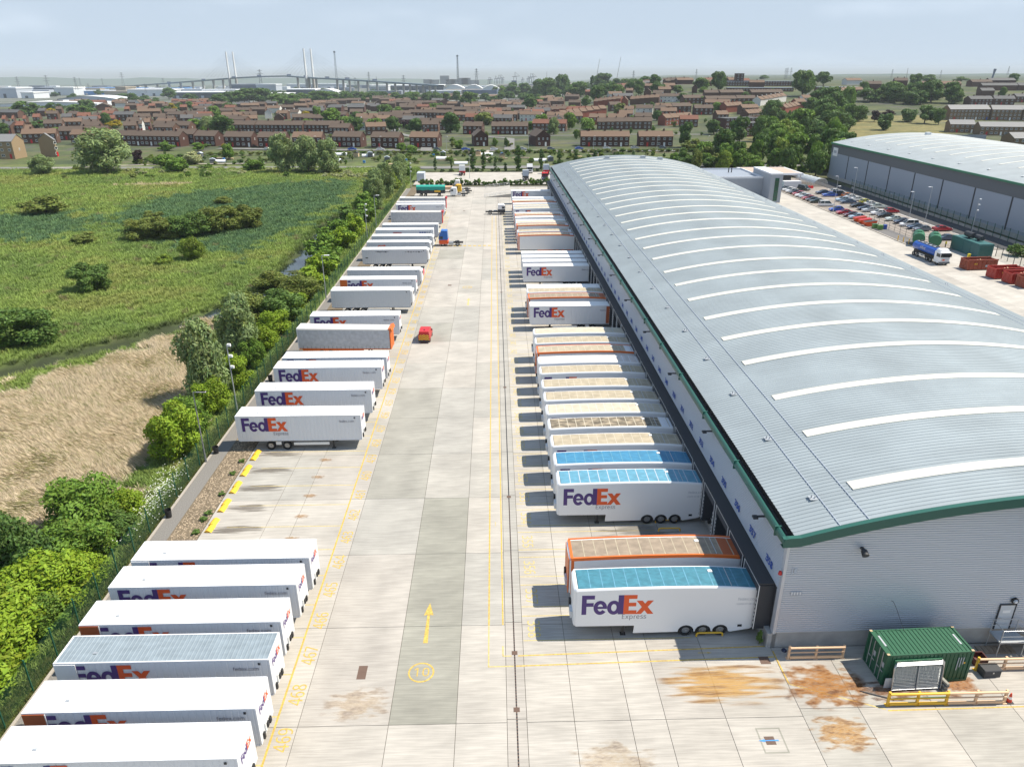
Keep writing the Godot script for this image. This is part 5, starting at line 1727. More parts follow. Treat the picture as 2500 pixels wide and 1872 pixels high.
	mh.pipe([Vector3(0.05, 2.3, 1.25), Vector3(0.05, 2.3, 0.1)], 0.03)
	part(st, "handrail", mh.mesh(), M.steel)
	# low board walk in front of the stair
	var bw := thing("board_walk", "low grating platform of dark planks in front of the steel stairs", "platform", Vector3(34.5, 0, -40.85 + 0.95))
	for k in 7:
		part(bw, "plank", bx(Vector3(0.0 + k * 0.38, 0.003, -0.75), Vector3(0.34 + k * 0.38, 0.09, 0.0)), M.brown_roof)
	single("wire_whip", "thin bent cable rising from the roof of the green container", "cable", whip(), M.charcoal, Vector3(27.6, 2.6, -39.45))
	single("helmet", "small dark blue helmet on the ground at the foot of the gable", "helmet", dome(0.2), mat("helmet_blue", 0.01, 0.015, 0.05, 0.25), Vector3(20.55, 0.003, -40.62))
	# wheel guides at the docks
	for n in [358, 355, 354, 341, 340, 334, 328, 323]:
		for s in [1.18, -1.18]:
			if n == 354 and s < 0 or n == 358 and s < 0:
				continue
			var z: float = -43.43 - 3.7 * (358 - n) + s
			var m := MB.new()
			m.pipe([Vector3(0, 0, 0), Vector3(0.02, 0.22, 0), Vector3(0.15, 0.3, 0), Vector3(1.8, 0.3, 0), Vector3(1.93, 0.22, 0), Vector3(1.95, 0, 0)], 0.07, 8)
			single("wheel_guide", "yellow bent-pipe wheel guide on the ground at dock bay %d" % n, "wheel guide", m.mesh(), M.bright_yellow, Vector3(14.58, 0, z), 0.0, "wheel guides at the docks")
	plant_at("weed", "tall green weed growing at the dock corner of the gable", "weed", Vector3(18.95, 0, -41.3), 0.7, 1.5, "leaf10", "bushA", "")
	van()
	tractor("tractor_unit", "blue and red tractor unit parked in front of a striped trailer", Vector3(-12.3, 0, -175.2), PI / 2, "cab_blue", "logo_orange", true)
	tractor("shunter", "small white shunting tractor coupled at the docks", Vector3(1.9, 0, -216.3), -PI / 2, "white_paint", "charcoal", false)
	# red skeletal trailer between two grey ones
	var sk := thing("skeletal_trailer", "bright red skeletal trailer between two grey refrigerated trailers", "trailer", Vector3(-27.6, 0, -143.6))
	var b := MB.new()
	b.box(Vector3(1.0, 1.0, -1.75), Vector3(10.8, 1.3, -1.5))
	b.box(Vector3(1.0, 1.0, -0.95), Vector3(10.8, 1.3, -0.7))
	for k in 6:
		b.box(Vector3(1.2 + k * 1.8, 1.02, -2.3), Vector3(1.45 + k * 1.8, 1.28, -0.2))
	part(sk, "chassis", b.mesh(), M.red)
	b = MB.new()
	b.soft(Vector3(10.9, 0.9, -2.3), Vector3(13.2, 1.75, -0.2), 0.15)
	part(sk, "front_cover", b.mesh(), mat("rose_red", 0.52, 0.08, 0.09, 0.5))
	for k in 4:
		part(sk, "mudguard", bx(Vector3(2.0 + k * 1.3, 1.0, -0.35), Vector3(3.0 + k * 1.3, 1.12, 0.0)), M.red)
	wheels(sk, [2.5, 3.8, 5.1])
	# lorries at the far end
	var g := thing("tipper_lorry", "tipper lorry with turquoise tarpaulin over its body at the far end of the yard", "lorry", Vector3(-26.0, 0, -249.0))
	part(g, "tipper_body", bx(Vector3(0, 1.1, -2.4), Vector3(9.5, 2.9, 0)), M.charcoal)
	var tp := MB.new()
	for i in 12:
		var xa := i * 0.8
		var xb := xa + 0.8
		var w := 0.12 * sin(i * 1.7)
		var w2 := 0.12 * sin((i + 1) * 1.7)
		tp.quad(Vector3(xa, 2.2 + w, 0.04), Vector3(xb, 2.2 + w2, 0.04), Vector3(xb, 3.3, 0.0), Vector3(xa, 3.3, 0.0))
		tp.quad(Vector3(xa, 3.3, 0.0), Vector3(xb, 3.3, 0.0), Vector3(xb, 3.75, -1.2), Vector3(xa, 3.75, -1.2))
		tp.quad(Vector3(xa, 3.75, -1.2), Vector3(xb, 3.75, -1.2), Vector3(xb, 3.3, -2.4), Vector3(xa, 3.3, -2.4))
	part(g, "tarpaulin", tp.mesh(), M.tarp_green)
	part(g, "emblem", bx(Vector3(6.0, 1.5, 0.002), Vector3(8.0, 2.1, 0.02)), M.bright_yellow)
	wheels(g, [1.5, 2.9, 7.5])
	tractor("tractor_unit", "small white tractor in front of the turquoise-tarped tipper", Vector3(-13.6, 0, -250.2), PI / 2, "white_paint", "white_paint", false)
	tractor("tractor_unit", "yellow and white tractor next to the far hedge", Vector3(-12.4, 0, -257.0), PI / 2, "bright_yellow", "bright_yellow", false)
	tractor("tractor_unit", "tall white tractor with air deflector next to the far hedge", Vector3(-13.0, 0, -262.0), PI / 2, "white_paint", "bright_yellow", true)
	single("flatbed_body", "orange flatbed body behind the yellow tractor", "lorry body", bx(Vector3(0, 0.9, -2.4), Vector3(9, 1.9, 0)), M.faded_orange_paint, Vector3(-23.5, 0, -258.5))

func dome(r: float) -> ArrayMesh:
	var m := MB.new()
	for j in 4:
		for i in 10:
			var f := func(a: int, b: int) -> Vector3: return Vector3(cos(TAU * a / 10) * cos(PI / 2 * b / 4), sin(PI / 2 * b / 4) * 0.8, sin(TAU * a / 10) * cos(PI / 2 * b / 4)) * r
			m.quad(f.call(i + 1, j), f.call(i, j), f.call(i, j + 1), f.call(i + 1, j + 1))
	return m.mesh()

func whip() -> ArrayMesh:
	var m := MB.new()
	m.pipe([Vector3(0.6, 0, 0), Vector3(0.42, 0.6, -0.4), Vector3(0.2, 1.3, -0.8), Vector3(0.0, 1.75, -1.05), Vector3(-0.15, 1.8, -1.1)], 0.018, 5)
	return m.mesh()

func sloped(a: Vector3, b: Vector3, h: float) -> ArrayMesh:
	var m := MB.new()
	m.prism(PackedVector2Array([Vector2(a.x, a.y - h), Vector2(b.x, b.y), Vector2(b.x, b.y + h), Vector2(a.x, a.y)]), a.z - 0.02, a.z + 0.02)
	return m.mesh()

func van() -> void:
	var v := thing("delivery_van", "small red van with yellow chevrons on its back driving up the yard", "van", Vector3(-11.1, 0, -106.3), deg_to_rad(-1.5))
	# nose towards -z, tail at z = 0
	var b := MB.new()
	var prof := [[0.0, 0.35], [0.0, 1.15], [-0.06, 1.88], [-2.2, 1.93], [-2.9, 1.80], [-3.5, 1.15], [-4.3, 0.98], [-4.45, 0.6], [-4.4, 0.32]]
	for i in prof.size():
		var p: Array = prof[i]
		var q: Array = prof[(i + 1) % prof.size()]
		var wp := 0.86 if p[1] < 1.3 else 0.74
		var wq := 0.86 if q[1] < 1.3 else 0.74
		b.quad(Vector3(-wp, p[1], p[0]), Vector3(wp, p[1], p[0]), Vector3(wq, q[1], q[0]), Vector3(-wq, q[1], q[0]))
		for s in [-1.0, 1.0]:
			b.tri(Vector3(s * 0.88, 0.9, -2.0), Vector3(s * wp, p[1], p[0]) if s < 0 else Vector3(s * wq, q[1], q[0]), Vector3(s * wq, q[1], q[0]) if s < 0 else Vector3(s * wp, p[1], p[0]))
	part(v, "body", b.mesh(), M.red)
	part(v, "rear_window", bx(Vector3(-0.62, 1.28, -0.06), Vector3(0.62, 1.72, 0.012)), M.red)
	for r in 3:
		for k in 4:
			var s := 1.0 if k < 2 else -1.0
			var m := MB.new()
			var x0 := -0.8 + k * 0.4
			var dy := 0.22 * s
			m.prism(PackedVector2Array([Vector2(x0, 0.5 + r * 0.3 + (0.0 if s > 0 else 0.22)), Vector2(x0 + 0.4, 0.5 + r * 0.3 + (0.22 if s > 0 else 0.0)), Vector2(x0 + 0.4, 0.62 + r * 0.3 + (0.22 if s > 0 else 0.0)), Vector2(x0, 0.62 + r * 0.3 + (0.0 if s > 0 else 0.22))]), 0.006, 0.014)
			part(v, "chevron", m.mesh(), M.reflective_yellow)
	for s in [-0.8, 0.8]:
		part(v, "tail_lamp", bx(Vector3(s - 0.05, 0.9, 0.002), Vector3(s + 0.05, 1.3, 0.02)), M.logo_orange)
		part(v, "mirror", bx(Vector3(s * 1.12 - 0.09, 1.12, -3.15), Vector3(s * 1.12 + 0.09, 1.35, -3.0)), M.charcoal)
	part(v, "windscreen", quad_mesh(Vector3(-0.68, 1.22, -3.47), Vector3(0.68, 1.22, -3.47), Vector3(0.62, 1.76, -2.98), Vector3(-0.62, 1.76, -2.98)), M.glass)
	part(v, "bumper", bx(Vector3(-0.86, 0.3, -0.02), Vector3(0.86, 0.52, 0.06)), M.charcoal)
	part(v, "roof_vent", bx(Vector3(-0.1, 1.9, -1.0), Vector3(0.1, 1.98, -0.8)), M.charcoal)
	for x in [-0.8, 0.8]:
		for z in [-0.8, -3.6]:
			var w := part(v, "wheel", wheel_mesh, M.tyre, Vector3(x, 0.32, z))
			w.rotation.y = PI / 2 * signf(x)
			w.scale = Vector3(0.64, 0.64, 0.64)
			part(w, "rim", rim_mesh, M.rim)

func quad_mesh(a: Vector3, b: Vector3, c: Vector3, d: Vector3) -> ArrayMesh:
	var m := MB.new()
	m.quad(b, a, d, c)
	return m.mesh()

# tractor unit, nose towards local -z
func tractor(called: String, label: String, at: Vector3, turn: float, upper: String, lower: String, tall: bool) -> void:
	var t := thing(called, label, "tractor unit", at, turn - PI, "tractor units")
	var h := 3.7 if tall else 2.9
	var c := MB.new()
	c.soft(Vector3(-1.2, 0.55, -1.1), Vector3(1.2, 1.55, 1.1), 0.12)
	part(t, "cab_lower", c.mesh(), M[lower])
	c = MB.new()
	var pr := [[1.10, 1.56], [1.02, 2.55], [0.55, h], [-0.9, h - 0.05], [-1.05, 1.56]]
	for i in pr.size() - 1:
		var p: Array = pr[i]
		var q: Array = pr[i + 1]
		c.quad(Vector3(1.18, p[1], p[0]), Vector3(1.14, q[1], q[0]), Vector3(-1.14, q[1], q[0]), Vector3(-1.18, p[1], p[0]))
		for s in [-1.0, 1.0]:
			var w := 1.18
			var e := [Vector3(s * w, 2.0, 0.0), Vector3(s * (w if i == 0 else 1.14), p[1], p[0]), Vector3(s * 1.14 if i < 3 else s * w, q[1], q[0])]
			c.tri(e[0], e[1] if s < 0 else e[2], e[2] if s < 0 else e[1])
	for s in [-1.0, 1.0]:
		var e2 := [Vector3(s * 1.18, 2.0, 0.0), Vector3(s * 1.18, 1.56, -1.05), Vector3(s * 1.18, 1.56, 1.10)]
		c.tri(e2[0], e2[1] if s < 0 else e2[2], e2[2] if s < 0 else e2[1])
	part(t, "cab_upper", c.mesh(), M[upper])
	var ws := MB.new()
	ws.quad(Vector3(1.05, 1.66, 1.115), Vector3(1.0, 2.5, 1.045), Vector3(-1.0, 2.5, 1.045), Vector3(-1.05, 1.66, 1.115))
	part(t, "windscreen", ws.mesh(), M.glass)
	for s in [-1.0, 1.0]:
		part(t, "side_window", bx(Vector3(s * 1.16, 1.75, 0.15), Vector3(s * 1.20, 2.35, 0.85)), M.glass)
		part(t, "mirror", bx(Vector3(s * 1.28 - 0.08, 1.75, 1.0), Vector3(s * 1.28 + 0.08, 2.4, 1.14)), M.charcoal)
		part(t, "headlamp", bx(Vector3(s * 0.9 - 0.2, 0.72, 1.1), Vector3(s * 0.9 + 0.2, 0.92, 1.13)), M.soft_white)
	part(t, "grille", bx(Vector3(-0.7, 0.95, 1.101), Vector3(0.7, 1.4, 1.13)), M.charcoal)
	part(t, "frame", bx(Vector3(-0.45, 0.6, -4.6), Vector3(0.45, 0.9, -1.1)), M.chassis)
	part(t, "fifth_wheel", bx(Vector3(-0.5, 0.91, -3.7), Vector3(0.5, 1.05, -2.7)), M.black)
	part(t, "fuel_tank", bx(Vector3(0.6, 0.45, -2.3), Vector3(1.2, 1.0, -1.2)), M.galvanised)
	for x in [-1.0, 1.0]:
		for z in [0.2, -3.3]:
			var w := part(t, "wheel", wheel_mesh, M.tyre, Vector3(x, 0.5, z))
			w.rotation.y = PI / 2 * signf(x)
			part(w, "rim", rim_mesh, M.rim)

#---------------------------------------------------------------- edge of the yard towards the marsh
func lamp_post(label: String, at: Vector3, h: float, arm: float, camera: bool) -> void:
	var l := thing("lamp_post", label, "lamp post", at, 0.0, "lamp posts")
	var p := MB.new()
	p.bar(Vector3(0, 0, 0), Vector3(0, 0.9, 0), 0.12, 0.11, 10)
	p.bar(Vector3(0, 0.9, 0), Vector3(0, h, 0), 0.085, 0.055, 10)
	part(l, "pole", p.mesh(), M.galvanised)
	if camera:
		for k in 3:
			var c := MB.new()
			c.soft(Vector3(0.05, h - 0.2 - k * 1.4, -0.14), Vector3(0.5, h + 0.12 - k * 1.4, 0.14), 0.06)
			part(l, "camera_housing", c.mesh(), M.bright_white)
	else:
		var a := MB.new()
		a.bar(Vector3(0, h, 0), Vector3(arm * 0.4, h + 0.05, 0), 0.045)
		part(l, "arm", a.mesh(), M.galvanised)
		a = MB.new()
		a.soft(Vector3(arm * 0.3, h, -0.17), Vector3(arm, h + 0.12, 0.17), 0.05)
		part(l, "lamp_head", a.mesh(), M.soft_white)

func left_edge() -> void:
	setting("footpath", bx(Vector3(-31.2, -0.2, -268), Vector3(-29.7, 0.02, -8)), M.path_asphalt)
	var gv := MB.new()
	var rg := RandomNumberGenerator.new()
	rg.seed = 4
	gv.box(Vector3(-29.7, -0.2, -271), Vector3(-27.05, 0.03, -8))
	setting("gravel_strip", gv.mesh(), M.gravel)
	var st := MB.new()
	st.colored = true
	for i in 5200:
		var s := rg.randf_range(0.03, 0.075)
		var p := Vector3(rg.randf_range(-29.6, -27.1), 0.03, rg.randf_range(-75, -26))
		var k := rg.randf_range(0.55, 1.25)
		st.c = Color(0.36 * k, 0.285 * k, 0.20 * k)
		var q := [p + Vector3(-s, 0, -s * 0.7), p + Vector3(s * 0.8, 0, -s), p + Vector3(s, 0, s * 0.8), p + Vector3(-s * 0.7, 0, s)]
		var t := p + Vector3(0, s * 0.9, 0)
		for j in 4:
			st.tri(q[(j + 1) % 4], q[j], t)
	var pm := mat("pebble", 1, 1, 1, 0.95)
	pm.vertex_color_use_as_albedo = true
	var so := single("gravel", "loose tan gravel strip between the footpath and the concrete bays", "gravel", st.mesh(), pm)
	so.set_meta("kind", "stuff")
	setting("kerb", bx(Vector3(-31.45, -0.2, -268), Vector3(-31.21, 0.07, -8)), M.kerb)
	# green mesh fence
	var f := thing("mesh_fence", "green wire mesh fence between the lorry yard and the marsh scrub", "fence", Vector3(-31.75, 0, -26.0))
	var post := MB.new()
	post.box(Vector3(-0.04, -0.3, -0.04), Vector3(0.04, 2.55, 0.04))
	post.box(Vector3(-0.06, 2.55, -0.05), Vector3(0.06, 2.58, 0.05))
	var pm2 := post.mesh()
	var pan := bx(Vector3(-0.008, 0.03, -3.04), Vector3(0.008, 2.45, -0.04))
	for i in 79:
		part(f, "post", pm2, M.fence_green, Vector3(0, 0, -i * 3.08))
		part(f, "mesh_panel", pan, M.fence_mesh, Vector3(0, 0, -i * 3.08))
		lamp_post("slim grey lamp post on the footpath beside the empty bays", Vector3(-31.3, 0, -69.7), 8.2, 1.35, false)
	lamp_post("grey camera mast at the fence behind the trailer in bay 458", Vector3(-32.2, 0, -82.9), 8.6, 1.0, true)
	lamp_post("slim grey lamp post at the fence beside the grey refrigerated trailers", Vector3(-31.1, 0, -130.3), 8.2, 1.35, false)
	lamp_post("grey camera mast at the fence near the arrow emblem trailer", Vector3(-31.9, 0, -183.0), 8.6, 1.0, true)
	lamp_post("slim grey lamp post at the fence near the red-headed curtain trailer", Vector3(-32.0, 0, -198.9), 8.2, 1.35, false)
	lamp_post("grey camera mast at the far corner of the yard", Vector3(-29.9, 0, -269.2), 8.6, 1.0, true)
	# yellow wheel stops at the empty bays
	for i in 5:
		for k in 2:
			var z := -57.6 - i * 3.35 * 1.0 - k * 1.12
			var w := thing("wheel_stop", "yellow ridged wheel stop with black chevron at an empty bay", "wheel stop", Vector3(-26.4, 0, z), deg_to_rad(-4), "wheel stops at the empty bays")
			var m := MB.new()
			m.prism(PackedVector2Array([Vector2(-0.36, 0), Vector2(0.36, 0), Vector2(0.10, 0.20), Vector2(-0.10, 0.20)]), 0.0, 1.06)
			part(w, "ramp", m.mesh(), M.bright_yellow)
			var cv := MB.new()
			cv.prism(PackedVector2Array([Vector2(-0.34, 0.02), Vector2(-0.28, 0.02), Vector2(0, 0.18), Vector2(0.28, 0.02), Vector2(0.34, 0.02), Vector2(0.02, 0.205), Vector2(-0.02, 0.205)]), 1.061, 1.075)
			part(w, "chevron", cv.mesh(), M.black)
	for p in [[-31.0, -59.2, "black litter bin on the footpath near the white flowers"], [-30.9, -71.7, "black litter bin on the footpath beside the lamp post"], [-30.6, -92.0, "black litter bin behind the trailer in bay 453"]]:
		var b := thing("litter_bin", p[2], "bin", Vector3(p[0], 0.02, p[1]))
		var m := MB.new()
		m.bar(Vector3(0, 0, 0), Vector3(0, 0.78, 0), 0.26, 0.31, 14, false)
		m.bar(Vector3(0, 0.0, 0), Vector3(0, 0.05, 0), 0.25, 0.25, 14)
		part(b, "drum", m.mesh(), M.black)
		m = MB.new()
		m.bar(Vector3(0, 0.74, 0), Vector3(0, 0.80, 0), 0.34, 0.34, 14, false)
		part(b, "rim", m.mesh(), M.charcoal)
	var ty := single("tyre", "old black tyre lying at the fence behind the trailer in bay 469", "tyre", wheel_mesh, M.tyre, Vector3(-30.6, 0.17, -34.7))
	ty.rotation = Vector3(PI / 2, 0, 0)

#---------------------------------------------------------------- service yard and car park on the right
func car_mesh(kind: int) -> Array:
	# [body, glass] nose towards +x, centred; kinds 0 hatchback 1 saloon 2 tall van/SUV
	var key := "car%d" % kind
	if cubes.has(key):
		return cubes[key]
	var L: float = [4.1, 4.6, 4.5][kind]
	var roof: float = [1.48, 1.44, 1.78][kind]
	var h := L / 2
	var low := [[-h, 0.32], [-h - 0.02, 0.75], [-h + 0.05, 0.95], [-h * 0.55, 0.98], [h * 0.35, 0.95], [h * 0.85, 0.82], [h, 0.62], [h - 0.02, 0.30]]
	var b := MB.new()
	var wl := 0.89
	for i in low.size() - 1:
		var p: Array = low[i]
		var q: Array = low[i + 1]
		b.quad(Vector3(q[0], q[1], wl), Vector3(q[0], q[1], -wl), Vector3(p[0], p[1], -wl), Vector3(p[0], p[1], wl))
	for s in [-1.0, 1.0]:
		for i in low.size() - 1:
			var p: Array = low[i]
			var q: Array = low[i + 1]
			var a := Vector3(0, 0.55, s * (wl + 0.02))
			var c := Vector3(p[0], p[1], s * wl)
			var d := Vector3(q[0], q[1], s * wl)
			b.tri(a, d if s > 0 else c, c if s > 0 else d)
		b.tri(Vector3(0, 0.55, s * (wl + 0.02)), Vector3(-h, 0.32, s * wl) if s > 0 else Vector3(h - 0.02, 0.30, s * wl), Vector3(h - 0.02, 0.30, s * wl) if s > 0 else Vector3(-h, 0.32, s * wl))
	var rx := [[-h * 0.92, -h * 0.62, h * 0.02, h * 0.42], [-h * 0.72, -h * 0.42, h * 0.05, h * 0.42], [-h * 0.98, -h * 0.92, h * 0.25, h * 0.62]][kind] as Array
	# roof and pillars
	b.box(Vector3(rx[1], roof - 0.06, -0.62), Vector3(rx[2], roof, 0.62))
	for s in [-1.0, 1.0]:
		for e in [[rx[0], rx[1]], [rx[3], rx[2]], [lerpf(rx[1], rx[2], 0.45), lerpf(rx[1], rx[2], 0.45)]]:
			b.bar(Vector3(e[0], 0.95, s * 0.80), Vector3(e[1], roof - 0.03, s * 0.61), 0.05, 0.05, 4)
	var g := MB.new()
	var A := [Vector3(rx[0], 0.93, 0.78), Vector3(rx[1], roof - 0.05, 0.6), Vector3(rx[2], roof - 0.05, 0.6), Vector3(rx[3], 0.93, 0.78)]
	var B := A.map(func(p): return Vector3(p.x, p.y, -p.z))
	g.quad(A[0], A[3], A[2], A[1])
	g.quad(B[3], B[0], B[1], B[2])
	g.quad(A[3], B[3], B[2], A[2])
	g.quad(B[0], A[0], A[1], B[1])
	cubes[key] = [b.mesh(), g.mesh(), h]
	return cubes[key]

func car(label: String, at: Vector3, turn: float, kind: int, paint: Material, group := "cars parked in the staff car park") -> void:
	var t := thing("parked_car", label, "car", at, turn, group)
	var m := car_mesh(kind)
	part(t, "body", m[0], paint)
	part(t, "glazing", m[1], M.glass)
	for x in [-m[2] * 0.62, m[2] * 0.64]:
		for z in [-0.8, 0.8]:
			var w := part(t, "wheel", wheel_mesh, M.tyre, Vector3(x, 0.31, z))
			w.scale = Vector3(0.62, 0.62, 0.62)
			w.rotation.y = 0.0 if z > 0 else PI
			if at.z > -300.0:
				part(w, "rim", rim_mesh, M.rim)
	if at.z > -300.0:
		for z in [-0.62, 0.62]:
			part(t, "headlight", bx(Vector3(m[2] * 0.93, 0.58, z - 0.18), Vector3(m[2] + 0.01, 0.74, z + 0.18)), M.soft_white)
			part(t, "tail_light", bx(Vector3(-m[2] - 0.03, 0.66, z - 0.16), Vector3(-m[2] * 0.97, 0.86, z + 0.16)), M.red)

func paint(c: String) -> Material:
	var P := {"white": [0.72, 0.72, 0.72], "silver": [0.42, 0.44, 0.46], "grey": [0.12, 0.14, 0.17], "black": [0.012, 0.014, 0.018], "navy": [0.012, 0.028, 0.075], "blue": [0.012, 0.08, 0.42], "red": [0.38, 0.010, 0.022], "dark red": [0.10, 0.008, 0.014], "pale blue": [0.34, 0.45, 0.55], "yellow": [0.52, 0.50, 0.03], "orange": [0.62, 0.20, 0.03], "dark green": [0.012, 0.03, 0.025], "slate blue": [0.04, 0.07, 0.13], "pale green": [0.55, 0.60, 0.55]}
	var m := mat("car_" + c, P[c][0], P[c][1], P[c][2], 0.28, 0.1 if c != "white" else 0.0)
	m.clearcoat_enabled = true
	m.clearcoat = 0.6
	m.clearcoat_roughness = 0.08
	return m

func car_park() -> void:
	# concrete service yard behind the warehouse
	var sy := setting("service_yard", bx(Vector3(66.2, -0.3, -300), Vector3(98.4, -0.03, -60)), M.joint)
	for i in 5:
		for j in 25:
			part(sy, "concrete_slab", bx(Vector3(66.3 + i * 6.42, -0.2, -300 + j * 9.6 + 0.03), Vector3(66.3 + (i + 1) * 6.42 - 0.03, 0, -300 + (j + 1) * 9.6)), M["concrete%d" % [0, 2, 7, 1][rng.randi() % 4]])
	setting("service_apron", bx(Vector3(98.41, -0.3, -166), Vector3(126, -0.004, -60)), M.concrete2)
	var ks := setting("kerb", bx(Vector3(98.42, -0.2, -262), Vector3(98.85, 0.13, -166.1)), M.kerb)
	setting("car_park", bx(Vector3(98.86, -0.3, -290), Vector3(118.0, 0.01, -166.2)), M.car_park_paving)
	setting("access_road", bx(Vector3(118.05, -0.3, -300), Vector3(126.0, 0.0, -166.2)), M.asphalt)
	var bl := setting("bay_lines", bx(Vector3(117.7, 0.012, -262), Vector3(117.9, 0.016, -168)), M.bright_white)
	for i in 34:
		var z := -258.0 + i * 2.62
		part(bl, "painted_line", bx(Vector3(108.6, 0.011, z), Vector3(113.4, 0.015, z + 0.1)), M.soft_white)
		if i < 26:
			part(bl, "painted_line", bx(Vector3(113.9, 0.011, z), Vector3(117.6, 0.015, z + 0.1)), M.soft_white)
	# left row, noses to the kerb
	var row := ["grey", "white", "white", "black", "red", "white", "silver", "red", "black", "dark green"]
	var lab := ["grey saloon at the end of the row beside the office tower", "white hatchback next to the grey saloon by the office tower", "white hatchback next to a black car in the kerb row", "black hatchback between white and red cars in the kerb row", "red hatchback beside the black hatchback in the kerb row", "white saloon right after the red hatchback in the kerb row", "silver hatchback between white and red cars in the kerb row", "red saloon next to the black saloon in the kerb row", "black saloon next to the dark green one in the kerb row", "dark green saloon right beside the white van"]
	for i in row.size():
		car(lab[i], Vector3(101.6, 0.01, -259.5 + i * 3.0), PI + rng.randf_range(-0.05, 0.05), [1, 0, 0, 0, 0, 1, 0, 1, 1, 1][i], paint(row[i]))
	car("white small van with dark lettering at the end of the kerb row", Vector3(101.9, 0.01, -226.2), 0.0, 2, paint("white"))
	car("bright blue hatchback in the kerb row beside the red cars", Vector3(101.3, 0.01, -217.6), PI, 0, paint("blue"))
	car("red estate car beside the bright blue hatchback", Vector3(101.5, 0.01, -212.6), PI, 1, paint("red"))
	car("dark red hatchback next to the lidded skips", Vector3(101.6, 0.01, -208.6), PI, 0, paint("dark red"))
	car("pale blue hatchback right behind the lidded skips", Vector3(101.8, 0.01, -205.6), PI, 0, paint("pale blue"))
	car("dark people carrier parked across the lane near the cycle shelter", Vector3(107.9, 0.01, -259.0), -1.1, 2, paint("dark green"))
	var mid := [[-250.0, "navy", 1, "navy estate car at the shelter end of the middle row"], [-244.8, "blue", 1, "bright blue saloon in the middle row"], [-235.0, "pale blue", 0, "pale blue hatchback in the middle row"], [-231.0, "slate blue", 1, "slate blue saloon beside the pale blue hatchback"], [-224.0, "black", 1, "black saloon facing the yellow hatchback"], [-219.2, "navy", 1, "navy saloon between black and silver saloons"], [-216.2, "silver", 1, "silver saloon in the middle row beside a white one"], [-211.3, "white", 0, "white hatchback in front of the red hatchback"], [-207.3, "black", 1, "black estate car in front of the red hatchback"], [-202.2, "pale green", 1, "very pale saloon next to the navy one by the railings"], [-198.2, "navy", 0, "navy hatchback beside the white pickup"], [-194.4, "white", 2, "white pickup-height car in the middle row"], [-190.8, "slate blue", 1, "slate blue saloon beside the white pickup-height car"], [-188.0, "grey", 0, "grey hatchback at the end of the middle row"], [-177.0, "slate blue", 1, "slate blue saloon on its own near the teal generator"]]
	for c in mid:
		car(c[3], Vector3(110.8, 0.01, c[0]), PI + rng.randf_range(-0.06, 0.06), c[2], paint(c[1]))
	var rt := [[-252.0, "white", 0, "white hatchback near the lane end of the outer row"], [-245.6, "navy", 2, "navy tall car between white cars in the outer row"], [-247.9, "white", 0, "white hatchback beside the navy tall car"], [-242.8, "orange", 0, "orange hatchback in the outer row"], [-240.0, "white", 1, "white saloon beside the orange hatchback"], [-235.6, "white", 1, "white saloon beside the yellow hatchback"], [-230.2, "yellow", 0, "lime yellow hatchback in the outer row"], [-226.6, "white", 1, "white saloon past the yellow hatchback"], [-222.4, "pale green", 1, "very pale saloon behind the red hatchback"], [-214.4, "red", 0, "red hatchback at the lane side of the outer row"], [-188.0, "red", 1, "shiny red saloon alone at the end of the outer row"]]
	for c in rt:
		car(c[3], Vector3(116.2 if c[1] != "navy" else 114.6, 0.01, c[0]), rng.randf_range(-0.06, 0.06), c[2], paint(c[1]))
	# lamp posts
	for p in [[99.4, -215.4, 7.5, 1.1, "lamp post on the kerb beside the bright blue hatchback"], [121.2, -250.0, 8.5, -1.2, "lamp post in the lane near the second warehouse corner"], [119.4, -259.0, 4.6, -1.0, "short lamp post at the cycle shelter end"], [118.0, -207.6, 7.0, -1.0, "lamp post behind the red hatchback on the lane side"], [118.2, -199.8, 9.4, -1.1, "tall lamp post on the lane side of the car park"]]:
		lamp_post(p[4], Vector3(p[0], 0, p[1]), p[2], p[3], false)
	lamp_post("camera mast beside the teal generator", Vector3(122.8, 0, -186.0), 8.4, 1.0, true)
	# lidded skips and bins
	for i in 3:
		var s := thing("lidded_skip", ["orange-red lidded skip next to the pale blue hatchback", "orange-red lidded skip in the middle of three", "orange-red skip with a dark lid beside the fenced bins"][i], "skip", Vector3(99.3, 0, -201.2 + i * 3.0))
		var m := MB.new()
		m.prism(PackedVector2Array([Vector2(0.3, 0), Vector2(2.4, 0), Vector2(2.9, 1.5), Vector2(-0.3, 1.1)]), -0.9, 0.9)
		part(s, "body", m.mesh(), M.logo_orange)
		part(s, "lid", quad_mesh(Vector3(2.85, 1.53, 0.88), Vector3(-0.28, 1.13, 0.88), Vector3(-0.28, 1.13, -0.88), Vector3(2.85, 1.53, -0.88)), [M.skip_red, M.red, M.charcoal][i])
	for i in 2:
		var s := thing("wheeled_bin", ["green wheeled bin in the mesh pen", "light green wheeled bin at the open side of the mesh pen"][i], "bin", Vector3(100.2 + i * 0.6, 0.0, -191.6 + i * 1.7))
		var m := MB.new()
		m.soft(Vector3(-0.6, 0.15, -0.5), Vector3(0.6, 1.15, 0.5), 0.08)
		part(s, "body", m.mesh(), M.green_bin)
		part(s, "lid", bx(Vector3(-0.64, 1.151, -0.54), Vector3(0.64, 1.25, 0.54)), M.tank_green if i == 0 else M.green_bin)
	single("blue_bin", "blue plastic bin beside the green wheeled bins", "bin", bx(Vector3(-0.4, 0.0, -0.4), Vector3(0.4, 1.2, 0.4)), M.sign_blue, Vector3(102.4, 0, -190.6))
	var pen := thing("bin_pen", "thin railing pen around the wheeled bins and verge", "railing", Vector3(103.2, 0, -204.0))
	for i in 13:
		part(pen, "post", bx(Vector3(-0.03, 0, -0.03), Vector3(0.03, 1.9, 0.03)), M.charcoal, Vector3(0, 0, i * 2.8))
